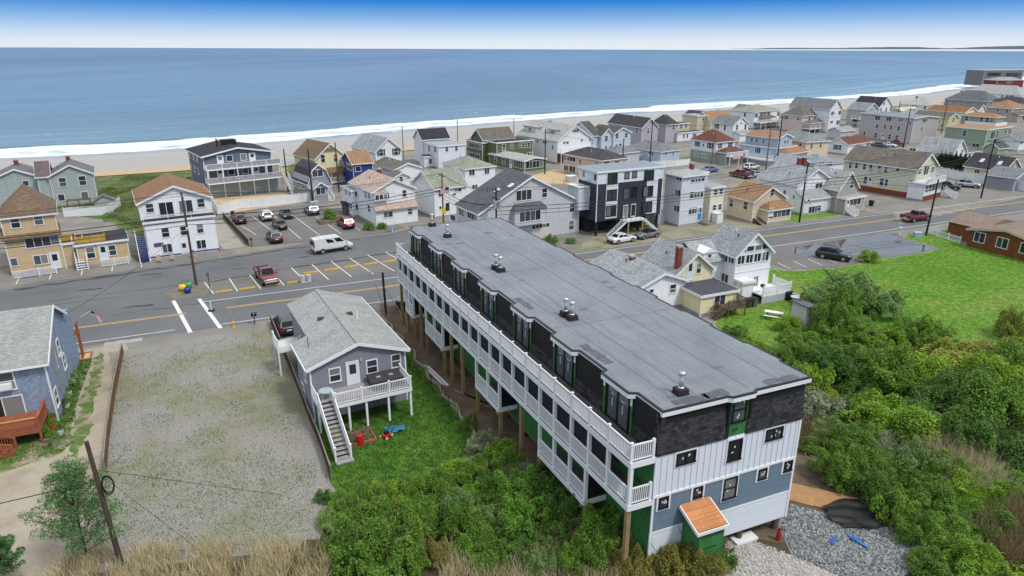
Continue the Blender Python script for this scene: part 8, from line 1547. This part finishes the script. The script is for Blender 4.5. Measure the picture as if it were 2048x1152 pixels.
# reeds and grass blades (uncountable)
def blades(name,poly,n,h,w,mat,seed,lean=.25,label=None,density=None,z=0):
    rg=np.random.default_rng(seed); P=np.array(poly); lo=P.min(0); hi=P.max(0); pts=[]
    while len(pts)<n:
        for q in rg.uniform(lo,hi,(n,2)):
            if inpoly(q,poly):
                if density is None or rg.random()<density(q): pts.append(q)
        if len(pts)>n: pts=pts[:n]
    p=np.column_stack([np.array(pts),np.full(len(pts),z)]); m=len(p); a=rg.uniform(0,6.28,m); d=np.column_stack([np.cos(a),np.sin(a),np.zeros(m)])*(w*.5)
    hh=h*rg.uniform(.5,1.15,m); l=rg.normal(size=(m,2))*lean; top=p+np.column_stack([l*hh[:,None],hh]); mid=p+np.column_stack([l*hh[:,None]*.35,hh*.55])
    v=np.stack([p-d,p+d,mid+d*.8,mid-d*.8,mid-d*.8,mid+d*.8,top+d*.25,top-d*.25],1).reshape(-1,3)
    o=link(name,quads_mesh(name,v,mat)); o['kind']='stuff'
    if label: o['label']=label
    return o
reed=leaf_mat('dry_reed',(.43,.36,.24),(.57,.49,.34),(.67,.60,.45)); gb=leaf_mat('grass_blade',(.03,.11,.01),(.055,.165,.015),(.10,.21,.03)); gb2=leaf_mat('field_blade',(.08,.19,.018),(.12,.26,.028),(.20,.30,.055)); dry=leaf_mat('brown_reed',(.15,.11,.07),(.22,.17,.11),(.30,.24,.15))
blades('dry_reeds',[(-26.5,33.0),(-24,33.5),(-18,33.9),(-11.5,34.4),(-10.2,31),(-10,29),(-26.5,29)],8500,1.0,.03,reed,1,.3,None,lambda q:max(.12,min(1,(34.6-q[1])*.5*(.6+.5*math.sin(q[0]*1.7)+.3*math.sin(q[0]*4.1+q[1])))))
blades('dry_reeds',[(-4,33),(2,34),(7,33.6),(9.5,33.8),(8,30),(-4,30)],6000,1.2,.035,reed,2,.25)
blades('dry_reeds',[(28,34.5),(33.5,37.5),(35,31),(28.2,31)],5500,1.9,.035,dry,3,.16)
blades('dry_reeds',[(29,41),(31,46),(34.5,44),(33,38),(30.5,37.5)],4200,1.9,.035,reed,4,.22); blades('green_reeds',[(27,37),(29,42),(33,41),(33,35.5),(29,34.5)],3500,1.5,.04,gb2,5,.2)
blades('dry_reeds',[(19.8,45.5),(21.5,43.5),(25,44.5),(24,47.5),(21,48.5)],1800,1.3,.03,dry,6,.35)
blades('lawn_blades',[(-20,58),(-16.5,50.5),(-12.7,41.4),(-11,38),(-2.4,44.2),(-5,50.3),(-9,58.3),(-11.5,63),(-14,64),(-18,62)],26000,.14,.05,gb,8,.4)
blades('field_blades',[(24,62),(22.5,68),(27.5,80),(35,88),(37.7,87.3),(44.8,88.5),(53.3,92.9),(60,95.2),(64.5,98.4),(62.5,104),(67,107),(68.5,100),(72,92),(79,79),(70,55),(52,52),(36,60)],60000,.13,.045,gb2,9,.5)
blades('weed_tufts',[(-38.6,60),(-27,66.5),(-20,54),(-14,42),(-12.5,35),(-24,33.8),(-29,41),(-33,50)],7000,.12,.05,gb,10,.6,None,lambda q:(.15+.5*(math.sin(q[0]*.9+q[1]*.5)*math.sin(q[1]*.7-q[0]*.3)>.25)+(.45 if q[1]<43 else 0)))
blades('dune_grass',[(-84,126),(-72,119),(-59,107),(-56,110),(-69,140),(-73,158),(-90,160)],16000,.5,.05,leaf_mat('beach_grass',(.09,.14,.04),(.15,.20,.07),(.26,.25,.12)),11,.4,None,lambda q:.2+.8*(math.sin(q[0]*.35)*math.sin(q[1]*.3+q[0]*.1)>-.2))
blades('verge_blades',[(-38,48.2),(-35.2,48.2),(-37,51.5),(-40.6,60),(-42.6,60)],5000,.16,.05,gb,12,.5); blades('verge_blades',[(-50,40),(-39,41.2),(-33.7,43.8),(-33.4,45.2),(-35.8,48.3),(-48,44)],5000,.16,.05,gb,13,.5)
# stones of the rip rap bed
def stones(name,poly,n,r0,r1,mat,seed,z=.02):
    rg=np.random.default_rng(seed); t_=(1+5**.5)/2
    iv=np.array([(-1,t_,0),(1,t_,0),(-1,-t_,0),(1,-t_,0),(0,-1,t_),(0,1,t_),(0,-1,-t_),(0,1,-t_),(t_,0,-1),(t_,0,1),(-t_,0,-1),(-t_,0,1)])/1.9
    fi=np.array([(0,11,5),(0,5,1),(0,1,7),(0,7,10),(0,10,11),(1,5,9),(5,11,4),(11,10,2),(10,7,6),(7,1,8),(3,9,4),(3,4,2),(3,2,6),(3,6,8),(3,8,9),(4,9,5),(2,4,11),(6,2,10),(8,6,7),(9,8,1)])
    P=np.array(poly); lo,hi=P.min(0),P.max(0); V=[];Fc=[];k=0
    while k<n:
        q=rg.uniform(lo,hi)
        if not inpoly(q,poly): continue
        s=rg.uniform(r0,r1)*np.array([rg.uniform(.7,1.3),rg.uniform(.7,1.3),rg.uniform(.5,.9)]); a=rg.uniform(0,6.28); R=np.array([[math.cos(a),-math.sin(a),0],[math.sin(a),math.cos(a),0],[0,0,1]])
        V.append((iv*rg.uniform(.8,1.15,(12,1))*s)@R.T+np.array([q[0],q[1],z+s[2]*.5])); Fc.append(fi+12*k); k+=1
    V=np.concatenate(V); Fc=np.concatenate(Fc); me=bpy.data.meshes.new(name); me.from_pydata(V.tolist(),[],Fc.tolist()); me.materials.append(mat); o=link(name,me); o['kind']='stuff'; return o
def stone_mat(name,a,b,c):
    m,t,p=base(name,b,.85,.2); g=N(t,'NewGeometry'); t.links.new(cramp(t,g.outputs['Random Per Island'],[(0,a),(.5,b),(1,c)]),p.inputs['Base Color']); return m
stones('rip_rap_stones',[(18.3,37.8),(20.7,36.5),(24.2,35.2),(25.1,33.5),(23.2,31.6),(21.5,31),(19,31),(16.8,33),(16.9,35.4)],9500,.035,.10,stone_mat('blue_stone',(.07,.08,.085),(.17,.19,.20),(.36,.36,.34)),1)
stones('gravel_stones',[(16.6,33),(19,31),(19,29.5),(15,28.5),(10.5,33.2),(13,35.5)],3800,.03,.07,stone_mat('pale_stone',(.30,.28,.26),(.42,.40,.37),(.55,.53,.50)),2)
stones('soil_rubble',[(9,35),(16,36),(17.5,41),(20,45),(23,42),(25,41),(22,46),(19,48),(14,40)],500,.04,.13,stone_mat('soil_stone',(.12,.095,.07),(.2,.17,.13),(.32,.29,.25)),3)

# look-alike shrubs are told apart by their order from left to right in their clump
by={}
for o in S.objects:
    if o.get('category')=='shrub' and o.parent is None and o.get('label'): by.setdefault(o['label'],[]).append(o)
ORD=['leftmost','second','third','fourth','fifth','sixth','seventh','eighth','ninth']
for l,os_ in by.items():
    if len(os_)<2 or len(os_)>9 or not any(k in l for k in ('large ','small ','middling ')): continue
    os_.sort(key=lambda o:o.location.x/o.location.y)
    for i,o in enumerate(os_): o['label']=(ORD[i] if i<len(os_)-1 or len(os_)>2 else 'rightmost')+' '+l
